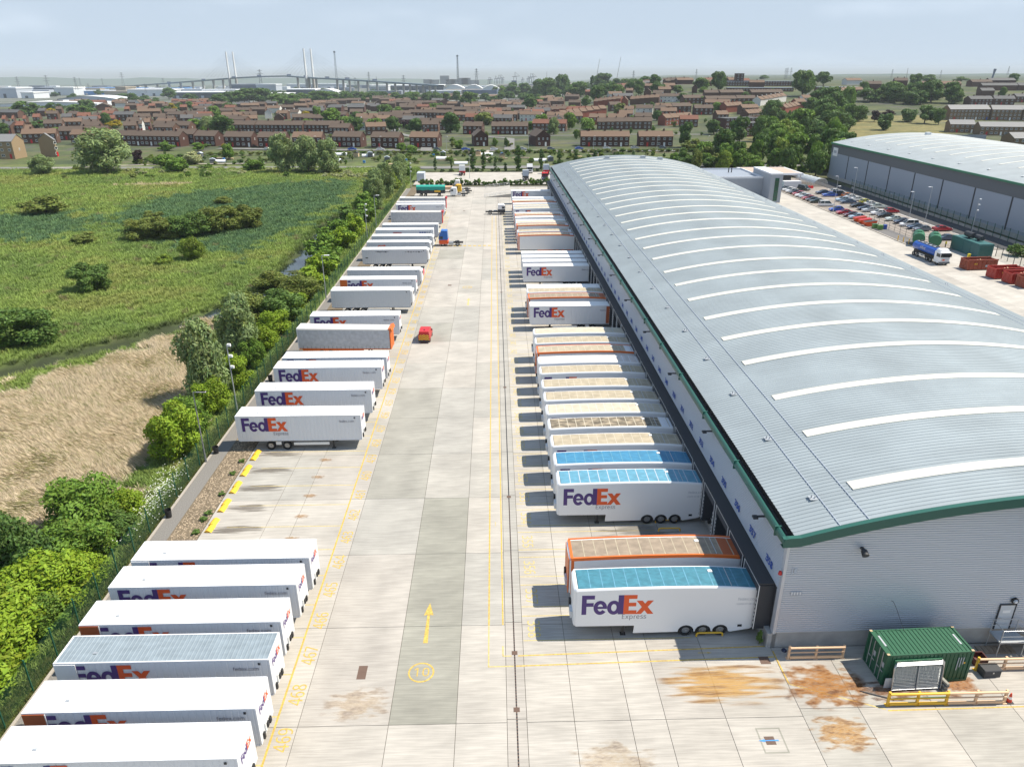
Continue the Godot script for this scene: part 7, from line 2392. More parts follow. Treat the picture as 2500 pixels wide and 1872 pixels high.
func plants() -> void:
	var r := RandomNumberGenerator.new()
	r.seed = 77
	var xf := []
	var cols := PackedColorArray()
	var dx := []
	var dc := PackedColorArray()
	var tanp := PackedVector2Array(TAN)
	var tries := 0
	# grass, sedge and reeds over the marsh, thinning with distance
	while xf.size() < 120000 and tries < 400000:
		tries += 1
		var z := -28.0 - pow(r.randf(), 1.35) * 300.0
		var x := -32.6 - pow(r.randf(), 1.2) * (45.0 + absf(z) * 0.75)
		if stream_off(x, z) < 2.2 + nz2.get_noise_2d(x, z) * 1.0:
			continue
		var j := Vector2(x + nz2.get_noise_2d(x, z) * 5.0, z + nz2.get_noise_2d(x + 300.0, z) * 7.0)
		var intan := Geometry2D.is_point_in_polygon(j, tanp)
		var far := sstep(60.0, 260.0, -z)
		var s := lerpf(0.75, 1.5, far) * r.randf_range(0.6, 1.25)
		var c := ground_color(x, z)
		var k := r.randf_range(0.75, 1.25)
		if intan:
			continue
		xf.append(Transform3D(Basis(Vector3.UP, r.randf() * TAU).scaled(Vector3(s * 1.2, s * 0.75, s * 1.2)), Vector3(x, surface(x, z) - 0.03, z)))
		cols.append(Color(c.r * k * 1.05, c.g * k * 1.05, c.b * k))
	scatter("marsh_grass", "tall green grass and sedge over the marsh", tuft(1, 16, 1.0, 0.28, 0.035), xf, cols)
	# dry reeds, laid over by the wind
	tries = 0
	while dx.size() < 26000 and tries < 300000:
		tries += 1
		var z := r.randf_range(-122.0, -42.0)
		var x := r.randf_range(-72.0, -35.0)
		var j := Vector2(x + nz2.get_noise_2d(x, z) * 5.0, z + nz2.get_noise_2d(x + 300.0, z) * 7.0)
		if not Geometry2D.is_point_in_polygon(j, tanp):
			continue
		var n := nz.get_noise_2d(x * 4.0, z * 4.0)
		var s := r.randf_range(1.0, 1.7)
		var b := Basis(Vector3.UP, r.randf() * TAU).scaled(Vector3(s * 0.8, s, s * 0.8))
		b = Basis(Vector3(0.55, 0, 0.83).rotated(Vector3.UP, n * 2.2).normalized(), 0.75 + n * 0.8) * b
		dx.append(Transform3D(b, Vector3(x, surface(x, z) - 0.03, z)))
		var c := Color(0.74, 0.63, 0.49).lerp(Color(0.58, 0.49, 0.34), r.randf())
		if r.randf() < 0.10 + 0.25 * sstep(0.1, 0.4, n):
			c = Color(0.30, 0.31, 0.12)
		dc.append(c)
	scatter("dry_reeds", "pale tan dead reeds flattened by the wind beside the scrub", tuft(2, 18, 0.7, 0.22, 0.022), dx, dc)
	# rough grass strip at the fence foot
	var gx := []
	var gc := PackedColorArray()
	for i in 9000:
		var z := r.randf_range(-120.0, -26.0)
		var x := r.randf_range(-33.2, -31.4)
		var s := r.randf_range(0.25, 0.55)
		gx.append(Transform3D(Basis(Vector3.UP, r.randf() * TAU).scaled(Vector3(s, s, s)), Vector3(x, surface(x, z) - 0.02, z)))
		gc.append(Color(0.17, 0.17, 0.05).lerp(Color(0.10, 0.15, 0.03), r.randf()))
	scatter("verge_grass", "rough grass at the foot of the green mesh fence", tuft(3, 12, 1.0, 0.25, 0.03), gx, gc)
	# white flowers beside the fence
	var fl := MB.new()
	for i in 520:
		var c := Vector3(-33.0 + r.randfn() * 0.7, 0, -61.0 + r.randfn() * 3.0)
		var p := Vector3(c.x, r.randf_range(0.7, 1.5), c.z)
		var s := r.randf_range(0.03, 0.07)
		for k in 5:
			var a := TAU * k / 5 + i
			fl.tri(p, p + Vector3(cos(a) * s, 0.02, sin(a) * s), p + Vector3(cos(a + 0.9) * s, 0.02, sin(a + 0.9) * s))
	var fo := single("white_flowers", "cluster of white umbel flowers at the fence", "flowers", fl.mesh(), M.petal)
	fo.set_meta("kind", "stuff")
	# scrub along the fence, nearest first: x, z, width, height, leaf, shape
	var near := [[-35.6, -36.3, 7.4, 6.0, 9, "fineA"], [-40.5, -33.0, 8.0, 6.5, 1, "fineB"], [-35.4, -41.6, 6.6, 5.6, 9, "fineB"], [-39.6, -42.3, 6.6, 6.0, 10, "fineC"], [-45.0, -40.0, 7.0, 5.6, 9, "fineA"], [-35.2, -46.9, 6.2, 5.0, 9, "fineA"], [-38.4, -49.4, 5.6, 7.4, 0, "fineC"], [-42.6, -47.0, 5.6, 5.0, 10, "fineB"], [-35.4, -52.8, 6.0, 4.8, 1, "fineB"], [-37.6, -57.0, 7.2, 5.8, 1, "fineA"], [-35.2, -59.5, 4.4, 3.4, 9, "fineC"], [-41.4, -52.0, 5.4, 4.4, 10, "fineA"], [-34.9, -70.9, 6.2, 7.2, 9, "fineB"], [-35.6, -76.6, 5.0, 5.2, 1, "fineA"], [-36.6, -85.4, 6.8, 11.0, 2, "willowA"], [-34.6, -82.0, 4.8, 5.4, 9, "fineC"], [-34.4, -90.2, 4.4, 5.2, 9, "fineA"], [-37.2, -99.6, 6.8, 10.2, 2, "willowB"], [-34.3, -97.0, 4.4, 4.8, 1, "fineB"], [-34.8, -104.0, 5.0, 4.6, 9, "fineC"], [-40.3, -115.6, 8.4, 6.4, 7, "fineA"], [-36.6, -117.4, 8.2, 6.4, 10, "fineB"], [-35.0, -110.5, 5.4, 4.8, 9, "fineA"], [-35.8, -128.7, 8.0, 5.8, 7, "fineC"], [-41.2, -133.8, 8.4, 5.4, 7, "fineB"], [-35.3, -123.0, 5.6, 4.4, 9, "fineB"], [-35.2, -137.5, 6.4, 4.8, 9, "bushA"], [-35.3, -145.9, 6.9, 5.2, 9, "bushB"], [-36.0, -153.5, 7.0, 5.2, 1, "bushC"], [-38.2, -161.9, 9.0, 6.6, 1, "bushA"], [-35.9, -170.9, 6.8, 5.6, 9, "bushB"], [-38.6, -178.2, 8.6, 6.4, 1, "bushA"], [-36.0, -187.0, 7.4, 5.6, 9, "bushB"], [-38.5, -194.6, 8.4, 6.6, 10, "bushA"], [-35.8, -203.1, 7.4, 5.9, 1, "bushC"], [-36.7, -213.4, 7.5, 7.4, 1, "bushB"], [-35.6, -223.4, 6.5, 9.4, 2, "willowA"], [-37.6, -233.0, 7.5, 11.0, 2, "willowB"], [-35.6, -244.8, 7.4, 11.6, 2, "willowA"], [-35.0, -255.0, 6.4, 8.0, 8, "bushA"], [-34.6, -264.9, 6.4, 9.4, 2, "willowB"], [-35.4, -276.0, 6.6, 8.5, 2, "willowA"], [-36.0, -288.6, 7.0, 10.0, 2, "willowB"], [-35.0, -300.0, 6.0, 7.0, 1, "broadA"]]
	near.append_array([[-46, -33, 8, 6, 9, "fineC"], [-34.6, -32.0, 6, 4.6, 9, "fineC"], [-34.8, -27.5, 7, 5.2, 1, "fineA"], [-43, -36, 7, 5.5, 1, "fineB"], [-34.2, -44.2, 4.4, 3.6, 1, "fineC"], [-34.3, -50.0, 4.4, 3.4, 9, "fineA"], [-38.0, -45.8, 6, 5.0, 9, "fineA"], [-34.2, -55.8, 4.0, 3.2, 10, "fineB"], [-41.0, -37.5, 7, 5.6, 9, "fineC"], [-48.0, -44.0, 6, 4.0, 10, "fineA"]])
	for p in near:
		var wl: bool = p[5].begins_with("willow")
		plant_at("willow_tree" if wl else "scrub_bush", ("grey-green willow rising behind the fence" if wl else ["bright green scrub bush against the marsh fence", "dark green scrub bush in the thicket at the fence"][0 if p[4] in [9, 1, 8] else 1]), "tree" if wl else "bush", Vector3(p[0], surface(p[0], p[1]) - 0.1, p[1]), p[2] * 1.15, p[3] * 1.06, "leaf%d" % p[4], p[5], "willows along the fence" if wl else "scrub along the fence")
	var marsh := [[-132.2, -221.3, 15.7, 6.3], [-87.5, -183.9, 10.5, 6.3], [-82.2, -184.8, 11.7, 7.0], [-76.6, -186.8, 13.0, 7.4], [-72.2, -192.4, 13.2, 8.0], [-66.2, -196.5, 12.0, 7.4], [-77.5, -137.7, 9.5, 6.3], [-72.6, -108.1, 11.2, 6.9], [-67.1, -162.8, 6.8, 6.0], [-84.9, -235.8, 7.2, 3.0], [-98.1, -214.2, 6.8, 2.8], [-72.2, -157.9, 5.1, 2.7], [-100.9, -182.2, 8.0, 2.8], [-99.9, -179.0, 5.3, 2.4]]
	var ml := ["broad olive bush alone among the dark reeds", "olive bush in the long thicket in the marsh", "olive bush in the long thicket in the marsh", "olive bush in the long thicket in the marsh", "olive bush in the long thicket in the marsh", "olive bush in the long thicket in the marsh", "round dark bush alone on the open marsh grass", "big dark bush on the marsh near the stream bank", "upright pale bush in front of the long thicket", "small bush behind the long thicket", "small bush left of the long thicket among reeds", "small yellow-green bush near the upright pale bush", "low brownish bush patch on the marsh", "low bush beside the brownish patch"]
	for i in marsh.size():
		var p: Array = marsh[i]
		plant_at("marsh_bush", ml[i], "bush", Vector3(p[0], surface(p[0], p[1]) - 0.1, p[1]), p[2], p[3], ["leaf7", "leaf7", "leaf7", "leaf10", "leaf7", "leaf7", "leaf10", "leaf10", "leaf8", "leaf7", "leaf7", "leaf8", "leaf7", "leaf7"][i], ["bushA", "fineA", "fineB", "fineC", "fineA", "fineB", "fineB", "fineA", "fineC", "bushB", "bushC", "bushA", "bushC", "bushB"][i], "thicket of olive bushes in the marsh" if i in [1, 2, 3, 4, 5] else "")
	# weeds in the gravel and beside the kerb
	for p in [[-27.5, -58.5], [-27.4, -59.6], [-27.3, -63.0], [-27.6, -67.0], [-27.4, -69.6], [-27.5, -56.4]]:
		plant_at("weed", "small weed growing in the gravel beside the concrete", "weed", Vector3(p[0], 0.03, p[1]), 0.9, 0.4, "leaf10", "bushC", "weeds in the gravel strip")
	# pale flowering scrub at the far edge of the marsh
	for i in 15:
		var bx_ := -160.0 + i * 8.5 + r.randf_range(-3, 3)
		var bz := -312.0 + r.randf_range(-9, 9)
		plant_at("flowering_shrub", "pale cream flowering shrub at the far edge of the marsh", "shrub", Vector3(bx_, surface(bx_, bz), bz), r.randf_range(3, 6), r.randf_range(1.4, 2.6), "leaf6", "bushB", "cream flowering shrubs at the far edge of the marsh")
	for i in 9:
		plant_at("flowering_shrub", "cream hawthorn in the row beside the far willows", "shrub", Vector3(-66.0 + i * 3.2, -0.2, -296.0 + r.randf_range(-1.5, 1.5)), 4.4, 2.6, "leaf6", ["bushA", "bushC"][i % 2], "cream hawthorn row beside the far willows")
	for i in 34:
		var bx_ := r.randf_range(-190, -60)
		var bz := r.randf_range(-332, -296)
		plant_at("bank_shrub", "small green shrub on the bank at the marsh edge", "shrub", Vector3(bx_, surface(bx_, bz), bz), r.randf_range(2, 6), r.randf_range(1.0, 3.0), ["leaf1", "leaf10", "leaf7"][i % 3], ["bushA", "bushB", "bushC"][i % 3], "shrubs on the bank at the marsh edge")
	# scrub beside the skips
	for p in [[116.0, -150.0, 5, 3.4], [119.0, -154, 6, 4], [115.0, -142, 5, 3], [119.5, -146, 6, 4.2], [118, -138, 5, 3.4], [122, -160, 6, 4.5], [117, -160, 5, 3], [122.5, -151, 8, 9]]:
		plant_at("scrub_bush", "green scrub bush behind the dark mesh fence beside the skips", "bush", Vector3(p[0], -0.2, p[1]), p[2], p[3], ["leaf1", "leaf10"][int(p[2]) % 2], ["bushA", "bushB"][int(p[2]) % 2], "scrub beside the skips")
	for i in 16:
		plant_at("car_park_bush", "loose green bush between the car park and the road", "bush", Vector3(108.0 + i * 1.3, 0, -300.0 - r.randf_range(0, 12)), r.randf_range(2.5, 4.5), r.randf_range(1.8, 4.5), ["leaf1", "leaf10", "leaf0"][i % 3], ["bushA", "bushB", "bushC"][i % 3], "bushes between the car park and the road")


#---------------------------------------------------------------- brick estate
func window_mesh(w: float, h: float) -> ArrayMesh:
	var key := "win%.1f_%.1f" % [w, h]
	if not cubes.has(key):
		var m := MB.new()
		m.box(Vector3(-w / 2, 0, 0.0), Vector3(w / 2, h, 0.05))
		var a := m.mesh()
		var g := MB.new()
		g.box(Vector3(-w / 2 + 0.13, 0.13, 0.03), Vector3(-0.06, h - 0.13, 0.058))
		g.box(Vector3(0.06, 0.13, 0.03), Vector3(w / 2 - 0.13, h - 0.13, 0.058))
		g.mesh(a)
		a.surface_set_material(0, M.frame_white)
		a.surface_set_material(1, M.glass)
		cubes[key] = a
	return cubes[key]

func add_window(parent: Node, at: Vector3, w: float, h: float, turn := 0.0) -> void:
	var o := MeshInstance3D.new()
	o.name = "window"
	o.mesh = window_mesh(w, h)
	o.position = at
	o.rotation.y = turn
	parent.add_child(o, true)

func gable_body(L: float, d: float, e: float, r: float) -> ArrayMesh:
	var m := MB.new()
	m.xf = Transform3D(Basis(Vector3(0, 0, 1), Vector3(0, 1, 0), Vector3(-1, 0, 0)), Vector3.ZERO)
	m.prism(PackedVector2Array([Vector2(-d, -1.5), Vector2(0, -1.5), Vector2(0, e), Vector2(-d / 2, r), Vector2(-d, e)]), -L, 0)
	return m.mesh()

func gable_roof(L: float, d: float, e: float, r: float, over := 0.25) -> ArrayMesh:
	var m := MB.new()
	m.xf = Transform3D(Basis(Vector3(0, 0, 1), Vector3(0, 1, 0), Vector3(-1, 0, 0)), Vector3.ZERO)
	m.prism(PackedVector2Array([Vector2(-d - 0.35, e - 0.16), Vector2(-d / 2, r + 0.01), Vector2(0.35, e - 0.16), Vector2(0.35, e + 0.03), Vector2(-d / 2, r + 0.2), Vector2(-d - 0.35, e + 0.03)]), -L - over, over)
	return m.mesh()

const STYLE := {"b": ["brick_brown", "tile_brown", "brown-roofed brick"], "d": ["brick_dark", "tile_brown", "dark brick brown-roofed"], "r": ["brick_brown", "tile_red", "red-tiled brick"], "o": ["brick_brown", "tile_tan", "tan-tiled brick"], "R": ["brick_red", "tile_tan", "red brick tan-roofed"], "g": ["brick_brown", "tile_grey", "grey-roofed brick"], "w": ["render_white", "tile_brown", "white-walled brown-roofed"], "t": ["brick_tan", "tile_slate", "yellow brick slate-roofed"], "T": ["brick_ochre", "tile_slate", "ochre brick pale slate-roofed"], "f": ["brick_dark", "tile_grey", "grey-roofed dark brick"], "F": ["brick_dark", "tile_grey", "flat-roofed dark brick"], "S": ["brick_brown", "shed_grey", "long flat-roofed brick"]}

func estate() -> void:
	var rg := RandomNumberGenerator.new()
	rg.seed = 99
	var seen := {}
	var all := HOUSES.duplicate()
	var tries := 0
	while all.size() < HOUSES.size() + 130 and tries < 4000:
		tries += 1
		var d := rg.randf_range(540, 1280)
		var x := rg.randf_range(-0.56, 0.34) * d
		var L := rg.randf_range(9, 24)
		var ok := true
		for h in all:
			if absf((h[0] + h[2]) * 0.5 - x) < (absf(h[2] - h[0]) + L) * 0.5 + 3.0 and absf((h[1] + h[3]) * 0.5 + d) < 15.0:
				ok = false
				break
		if ok:
			var sl := rg.randf_range(-0.14, 0.14) * L
			all.append([x - L / 2, -d - sl, x + L / 2, -d + sl, 8, "p", ["b", "b", "o", "r", "b", "g"][rg.randi() % 6], int(L / 7), 2])
	for h in all:
		var a := Vector2(h[0], h[1])
		var b := Vector2(h[2], h[3])
		var L := a.distance_to(b)
		var mid := (a + b) * 0.5
		var dist := -mid.y
		var mode: String = h[5]
		var st: Array = STYLE[h[6]]
		var units: int = h[7]
		var e: float = [0.0, 3.4, 5.2, 7.8, 10.4, 14.0][h[8]]
		var r: float = e + (2.5 if h[8] < 3 else 2.9)
		var d: float = h[4]
		var turn := -atan2(b.y - a.y, b.x - a.x)
		var where := "facing the long hedge and allotments" if dist < 445 else "behind the front row of the estate" if dist < 560 else "in the middle of the estate" if dist < 900 else "at the far side of the estate"
		if mid.x / dist > 0.18:
			where = "beside the trees on the rising ground" if dist < 640 else "up on the rising ground" if dist < 860 else "on the skyline of the rising ground"
		var kind := "house" if units < 3 else "terrace of %s houses" % ["three", "four", "five", "six", "seven", "eight", "nine"][mini(units - 3, 6)]
		if h[6] == "F": kind = "block of flats"
		if h[6] == "S": kind = "school block"
		if mode == "g": kind = "gable-fronted " + kind
		if mode == "s": kind = "stepped " + kind
		var label: String = "%s %s %s" % [st[2], kind, where]
		var o := thing("house" if units < 3 and h[6] != "F" else "terrace" if h[6] not in ["F", "S"] else "flats" if h[6] == "F" else "school", label, "house" if h[6] not in ["F", "S"] else "building", Vector3(a.x, land(mid.x, mid.y), a.y), turn, "%ss %s" % [st[2], where])
		var wall: Material = M[st[0]]
		var roof: Material = M[st[1]]
		if h[6] == "b" and rg.randf() < 0.35: roof = M.tile_tan
		if h[6] == "b" and rg.randf() < 0.12: wall = M.render_white
		if h[6] == "d" and rg.randf() < 0.25: roof = M.tile_tan
		var detail := dist < 640.0
		if h[6] in ["F", "S"]:
			part(o, "wall", bx(Vector3(0, -1.5, -d), Vector3(L, e, 0)), wall)
			part(o, "roof", bx(Vector3(-0.2, e + 0.001, -d - 0.2), Vector3(L + 0.2, e + 0.4, 0.2)), roof)
			for f in h[8]:
				var n := int(L / 3.2)
				for i in n:
					add_window(o, Vector3((i + 0.5) * L / n, 1.0 + f * 2.7, 0.0), 1.6, 1.3)
			continue
		if mode == "s":
			var w := L / units
			for i in units:
				var u := a.lerp(b, (i + 0.5) / units)
				var y := land(u.x, u.y) - o.position.y
				var wm := part(o, "wall", gable_body(w, d, e, r), wall, Vector3(i * w, y, 0))
				part(o, "roof", gable_roof(w, d, e, r, 0.12), roof, Vector3(i * w, y + 0.004 * i, 0))
				part(o, "chimney", bx(Vector3(-0.4, r - 0.6, -d / 2 - 0.3), Vector3(0.4, r + 1.1, -d / 2 + 0.3)), wall, Vector3(i * w + 0.5, y, 0))
				if detail:
					for q in 2:
						add_window(wm, Vector3(w * (0.28 + q * 0.44), 3.3, 0.0), 1.3, 1.2)
						add_window(wm, Vector3(w * (0.28 + q * 0.44), 0.8, 0.0), 1.3 - 0.4 * q, 1.3)
			continue
		if mode == "g":
			var m := MB.new()
			m.prism(PackedVector2Array([Vector2(0, -1.5), Vector2(L, -1.5), Vector2(L, e), Vector2(L / 2, r + 0.6), Vector2(0, e)]), -d, 0)
			part(o, "wall", m.mesh(), wall)
			m = MB.new()
			m.prism(PackedVector2Array([Vector2(-0.3, e - 0.2), Vector2(L / 2, r + 0.62), Vector2(L + 0.3, e - 0.2), Vector2(L + 0.3, e), Vector2(L / 2, r + 0.85), Vector2(-0.3, e)]), -d - 0.2, 0.25)
			part(o, "roof", m.mesh(), roof)
			part(o, "chimney", bx(Vector3(L / 2 - 0.3, r, -d * 0.6), Vector3(L / 2 + 0.3, r + 1.6, -d * 0.6 + 0.9)), wall)
			if detail:
				for q in 3:
					add_window(o, Vector3(L * (0.2 + q * 0.3), 3.3, 0.0), 0.8, 1.1)
				add_window(o, Vector3(L * 0.25, 0.7, 0.0), 1.1, 1.2)
				part(o, "door", bx(Vector3(L * 0.62, 0, 0.001), Vector3(L * 0.62 + 1.0, 2.1, 0.06)), M.frame_white)
			continue
		part(o, "wall", gable_body(L, d, e, r), wall)
		var ro := part(o, "roof", gable_roof(L, d, e, r), roof)
		if h[6] == "t":
			for i in 16:
				part(ro, "solar_panel", quad_on(Vector3(L * (0.12 + i * 0.05), e + 0.45, 0), d, e, r), M.solar)
		if h[6] == "T" and detail:
			for i in 6:
				part(ro, "skylight", quad_on(Vector3(L * (0.14 + i * 0.13), e + 0.45, 0), d, e, r), M.soft_white)
		var nc := maxi(1, int(units / 1.6))
		if h[6] not in ["t", "T", "f"]:
			for i in nc:
				var cx := L * (i + 0.5) / nc
				part(ro, "chimney", bx(Vector3(cx - 0.45, r - 0.4, -d / 2 - 0.32), Vector3(cx + 0.45, r + 1.25, -d / 2 + 0.32)), wall)
		if dist < 760.0:
			var nf: int = h[8]
			var n := maxi(2, int(L / (2.7 if detail else 3.6)))
			for f in nf:
				for i in n:
					if f == 0 and i % 3 == 1:
						part(o, "door", bx(Vector3((i + 0.5) * L / n - 0.5, 0.0, 0.001), Vector3((i + 0.5) * L / n + 0.5, 2.1, 0.06)), [M.frame_white, M.red, M.sign_blue, M.frame_white][i % 4])
					else:
						add_window(o, Vector3((i + 0.5) * L / n, 0.75 + f * 2.55, 0.0), 1.25 if f else 1.6, 1.25)
			if detail:
				add_window(o, Vector3(L, 3.3, -d * 0.5), 0.8, 1.1, PI / 2)
	# trees of the estate and the rise
	var names := ["dark green broadleaf tree", "mid green leafy tree", "grey-green willow", "yellow flowering tree", "dark purple copper tree", "narrow dark green tree", "cream flowering bush", "olive brown tree", "lime green maple tree"]
	for t in TREES:
		var d: float = -t[1]
		var where := "at the edge of the marsh" if d < 372 else "beside the allotments" if d < 440 else "among the brick houses" if d < 900 else "at the far side of the estate"
		if t[0] / d > 0.20:
			where = "in the belt behind the office block" if d < 440 else "on the rising ground" if d < 760 else "on the skyline of the rising ground"
		var k: int = t[4]
		var shape: String = ["broadA", "broadB", "broadC"][rg.randi() % 3]
		if k == 2: shape = ["willowA", "willowB"][rg.randi() % 2]
		if k == 5: shape = "column"
		if k == 6 or t[3] < t[2] * 0.55: shape = ["bushA", "bushB"][rg.randi() % 2]
		var leaf := "leaf%d" % k
		if k == 0 and rg.randf() < 0.3: leaf = "leaf10"
		plant_at("tree", names[k] + " " + where, "tree", Vector3(t[0], land(t[0], t[1]) - 0.6, t[1]), t[2] * 1.22, t[3] * 1.12, leaf, shape, names[k] + "s " + where)
	# garden shrubs and small trees between the houses
	for i in 230:
		var d := rg.randf_range(415, 900)
		var x := rg.randf_range(-0.52, 0.40) * d
		var ok := true
		for h in HOUSES:
			if absf(h[0] + h[2] - 2.0 * x) * 0.5 < absf(h[2] - h[0]) * 0.5 + 3.0 and absf((h[1] + h[3]) * 0.5 - 4.0 + d) < 8.0:
				ok = false
				break
		if ok:
			plant_at("garden_shrub", "small shrub in the gardens between the brick houses", "shrub", Vector3(x, land(x, -d) - 0.1, -d), rg.randf_range(2, 6), rg.randf_range(1.5, 5.5), ["leaf0", "leaf10", "leaf1", "leaf7"][rg.randi() % 4], ["bushA", "bushB", "bushC"][i % 3], "shrubs in the gardens of the estate")
	# the tree line between the estate and the sheds
	for i in 46:
		var x := -420.0 + i * 15.5 + rg.randf_range(-5, 5)
		var z := -1330.0 + rg.randf_range(-45, 45)
		plant_at("belt_tree", "dark tree in the belt between the estate and the distant sheds", "tree", Vector3(x, land(x, z) - 0.5, z), rg.randf_range(16, 26), rg.randf_range(11, 19), ["leaf0", "leaf10", "leaf0"][i % 3], ["broadA", "broadB", "broadC"][i % 3], "tree belt in front of the distant sheds")
	# street lamps in the estate
	for p in [[-95, -408], [-60, -405], [-25, -403], [18, -402], [52, -400], [85, -398], [112, -400], [128, -440], [-42, -470]]:
		lamp_post("thin street lamp on the estate street", Vector3(p[0], land(p[0], p[1]), p[1]), 7.0, 1.0, false)
	# fences and walls beyond the second warehouse
	var fw := thing("garden_wall", "grey boundary wall beside the green kiosk on the rise", "wall", Vector3(232.0, land(232, -455), -455.0))
	for i in 9:
		part(fw, "wall_panel", bx(Vector3(i * 7.0, -1, 0), Vector3(i * 7.0 + 6.9, 2.6, 0.4)), M.shed_grey)
	single("kiosk", "small green kiosk in front of the grey boundary wall", "kiosk", bx(Vector3(0, -0.5, 0), Vector3(7, 3, 3)), M.teal_steel, Vector3(262, land(262, -445), -448))

func quad_on(at: Vector3, d: float, e: float, r: float) -> ArrayMesh:
	# a thin panel lying on the front slope of a roof
	var m := MB.new()
	var k := (r - e) / (d / 2)
	var f := func(x: float, u: float) -> Vector3: return Vector3(x, e + 0.08 + k * u, -u + 0.02)
	m.quad(f.call(at.x, 1.0), f.call(at.x + 1.1, 1.0), f.call(at.x + 1.1, 3.2), f.call(at.x, 3.2))
	return m.mesh()

#---------------------------------------------------------------- distant sheds, bridge, masts, hills
func far_things() -> void:
	var cm := {"p": ["shed_pale", "shed_white", "pale blue-grey"], "w": ["shed_white", "bright_white", "white"], "g": ["shed_grey", "shed_pale", "grey"], "n": ["shed_navy", "shed_grey", "dark navy"], "u": ["shed_pale", "shed_blue", "blue-roofed"], "v": ["shed_blue", "shed_white", "bright blue"], "t": ["shed_tan", "shed_tan", "tan"], "d": ["shed_dark", "bright_white", "dark-walled white-roofed"], "k": ["shed_white", "bright_white", "white banded"]}
	var i := 0
	for s in SHEDS:
		var c: Array = cm[s[5]]
		var y := land(s[0], s[1])
		var o := thing("distant_shed", "%s %s shed in the industrial estate before the bridge" % [c[2], "round-topped" if s[6] == "a" else ["long", "tall", "low", "broad"][i % 4]], "warehouse", Vector3(s[0], y, s[1]), 0.0, "sheds of the distant industrial estate")
		var L: float = s[2]
		var H: float = s[3]
		var D: float = s[4]
		if s[6] == "a":
			var m := MB.new()
			var p := PackedVector2Array([Vector2(0, -4), Vector2(L, -4)])
			for k in 13:
				p.append(Vector2(L * (1.0 - k / 12.0), H * (0.55 + 0.45 * sin(PI * k / 12.0))))
			m.prism(p, -D, 0)
			part(o, "wall", m.mesh(), M[c[0]])
			m = MB.new()
			for k in 12:
				var f := func(q: int, z: float) -> Vector3: return Vector3(L * q / 12.0, H * (0.55 + 0.45 * sin(PI * q / 12.0)) + 0.3, z)
				m.quad(f.call(k, 1.5), f.call(k + 1, 1.5), f.call(k + 1, -D), f.call(k, -D))
			part(o, "roof", m.mesh(), M[c[1]])
		else:
			part(o, "wall", bx(Vector3(0, -4, -D), Vector3(L, H * 0.86, 0)), M[c[0]])
			part(o, "roof", bx(Vector3(-1, H * 0.86 + 0.01, -D - 1), Vector3(L + 1, H, 1)), M[c[1]])
			var nd := int(L / 26.0)
			for k in nd:
				part(o, "door", bx(Vector3(k * 26.0 + 8, 0, 0.01), Vector3(k * 26.0 + 14, H * 0.4, 0.3)), M.shed_dark if s[5] in ["w", "p", "k"] else M.shed_pale)
			if s[5] == "k":
				for k in 3:
					part(o, "window_band", bx(Vector3(2, H * (0.15 + 0.22 * k), 0.01), Vector3(L - 2, H * (0.25 + 0.22 * k), 0.4)), M.shed_dark)
		i += 1
	# rows of smaller sheds far off, each its own building
	var rg := RandomNumberGenerator.new()
	rg.seed = 31
	for k in 90:
		var d := rg.randf_range(1900, 4200)
		var x := rg.randf_range(-0.72, 0.10) * d
		var o := thing("far_shed", "small pale shed in the haze near the river", "warehouse", Vector3(x, land(x, -d), -d), rg.randf_range(-0.3, 0.3), "far sheds in the haze")
		var L := rg.randf_range(30, 120)
		part(o, "wall", bx(Vector3(0, -4, -40), Vector3(L, rg.randf_range(7, 15), 0)), [M.shed_pale, M.shed_white, M.shed_grey, M.shed_tan, M.shed_navy][k % 5])
	for k in 150:
		var d := rg.randf_range(1500, 3800)
		var x := rg.randf_range(-0.70, 0.12) * d
		plant_at("far_tree", "hazy tree on the river plain", "tree", Vector3(x, land(x, -d) - 1, -d), rg.randf_range(14, 40), rg.randf_range(8, 16), "leaf0", ["broadA", "bushA", "bushB"][k % 3], "hazy trees on the river plain")
	# bridge
	var br := thing("cable_bridge", "long cable-stayed bridge with two pairs of white pylons over the river plain", "bridge", Vector3.ZERO)
	var n := DECK.size()
	for k in n - 1:
		var a: Vector3 = DECK[k]
		var b: Vector3 = DECK[k + 1]
		var m := MB.new()
		var s := (b - a).cross(Vector3.UP).normalized() * 10.0
		var dn := Vector3(0, -3.4, 0)
		m.quad(a + s, b + s, b - s, a - s)
		m.quad(b + s, a + s, a + s + dn, b + s + dn)
		m.quad(a - s, b - s, b - s + dn, a - s + dn)
		m.quad(a - s + dn, b - s + dn, b + s + dn, a + s + dn)
		part(br, "deck", m.mesh(), M.bridge_deck)
		if k > 0 and k != 6 and k != 12:
			for q in [0.0, 0.5]:
				var p: Vector3 = a.lerp(b, q)
				var g := land(p.x, p.z)
				if p.y - g > 5.0 and not (k in [7, 8, 9] or k == 10 and q > 0.0):
					part(br, "pier", bx(Vector3(-2.2, g - p.y - 4, -5), Vector3(2.2, -3.4, 5)), M.bridge_concrete, p)
	var axis: Vector3 = (TOWERS[1] - TOWERS[0])
	axis.y = 0
	axis = axis.normalized()
	var across := axis.cross(Vector3.UP)
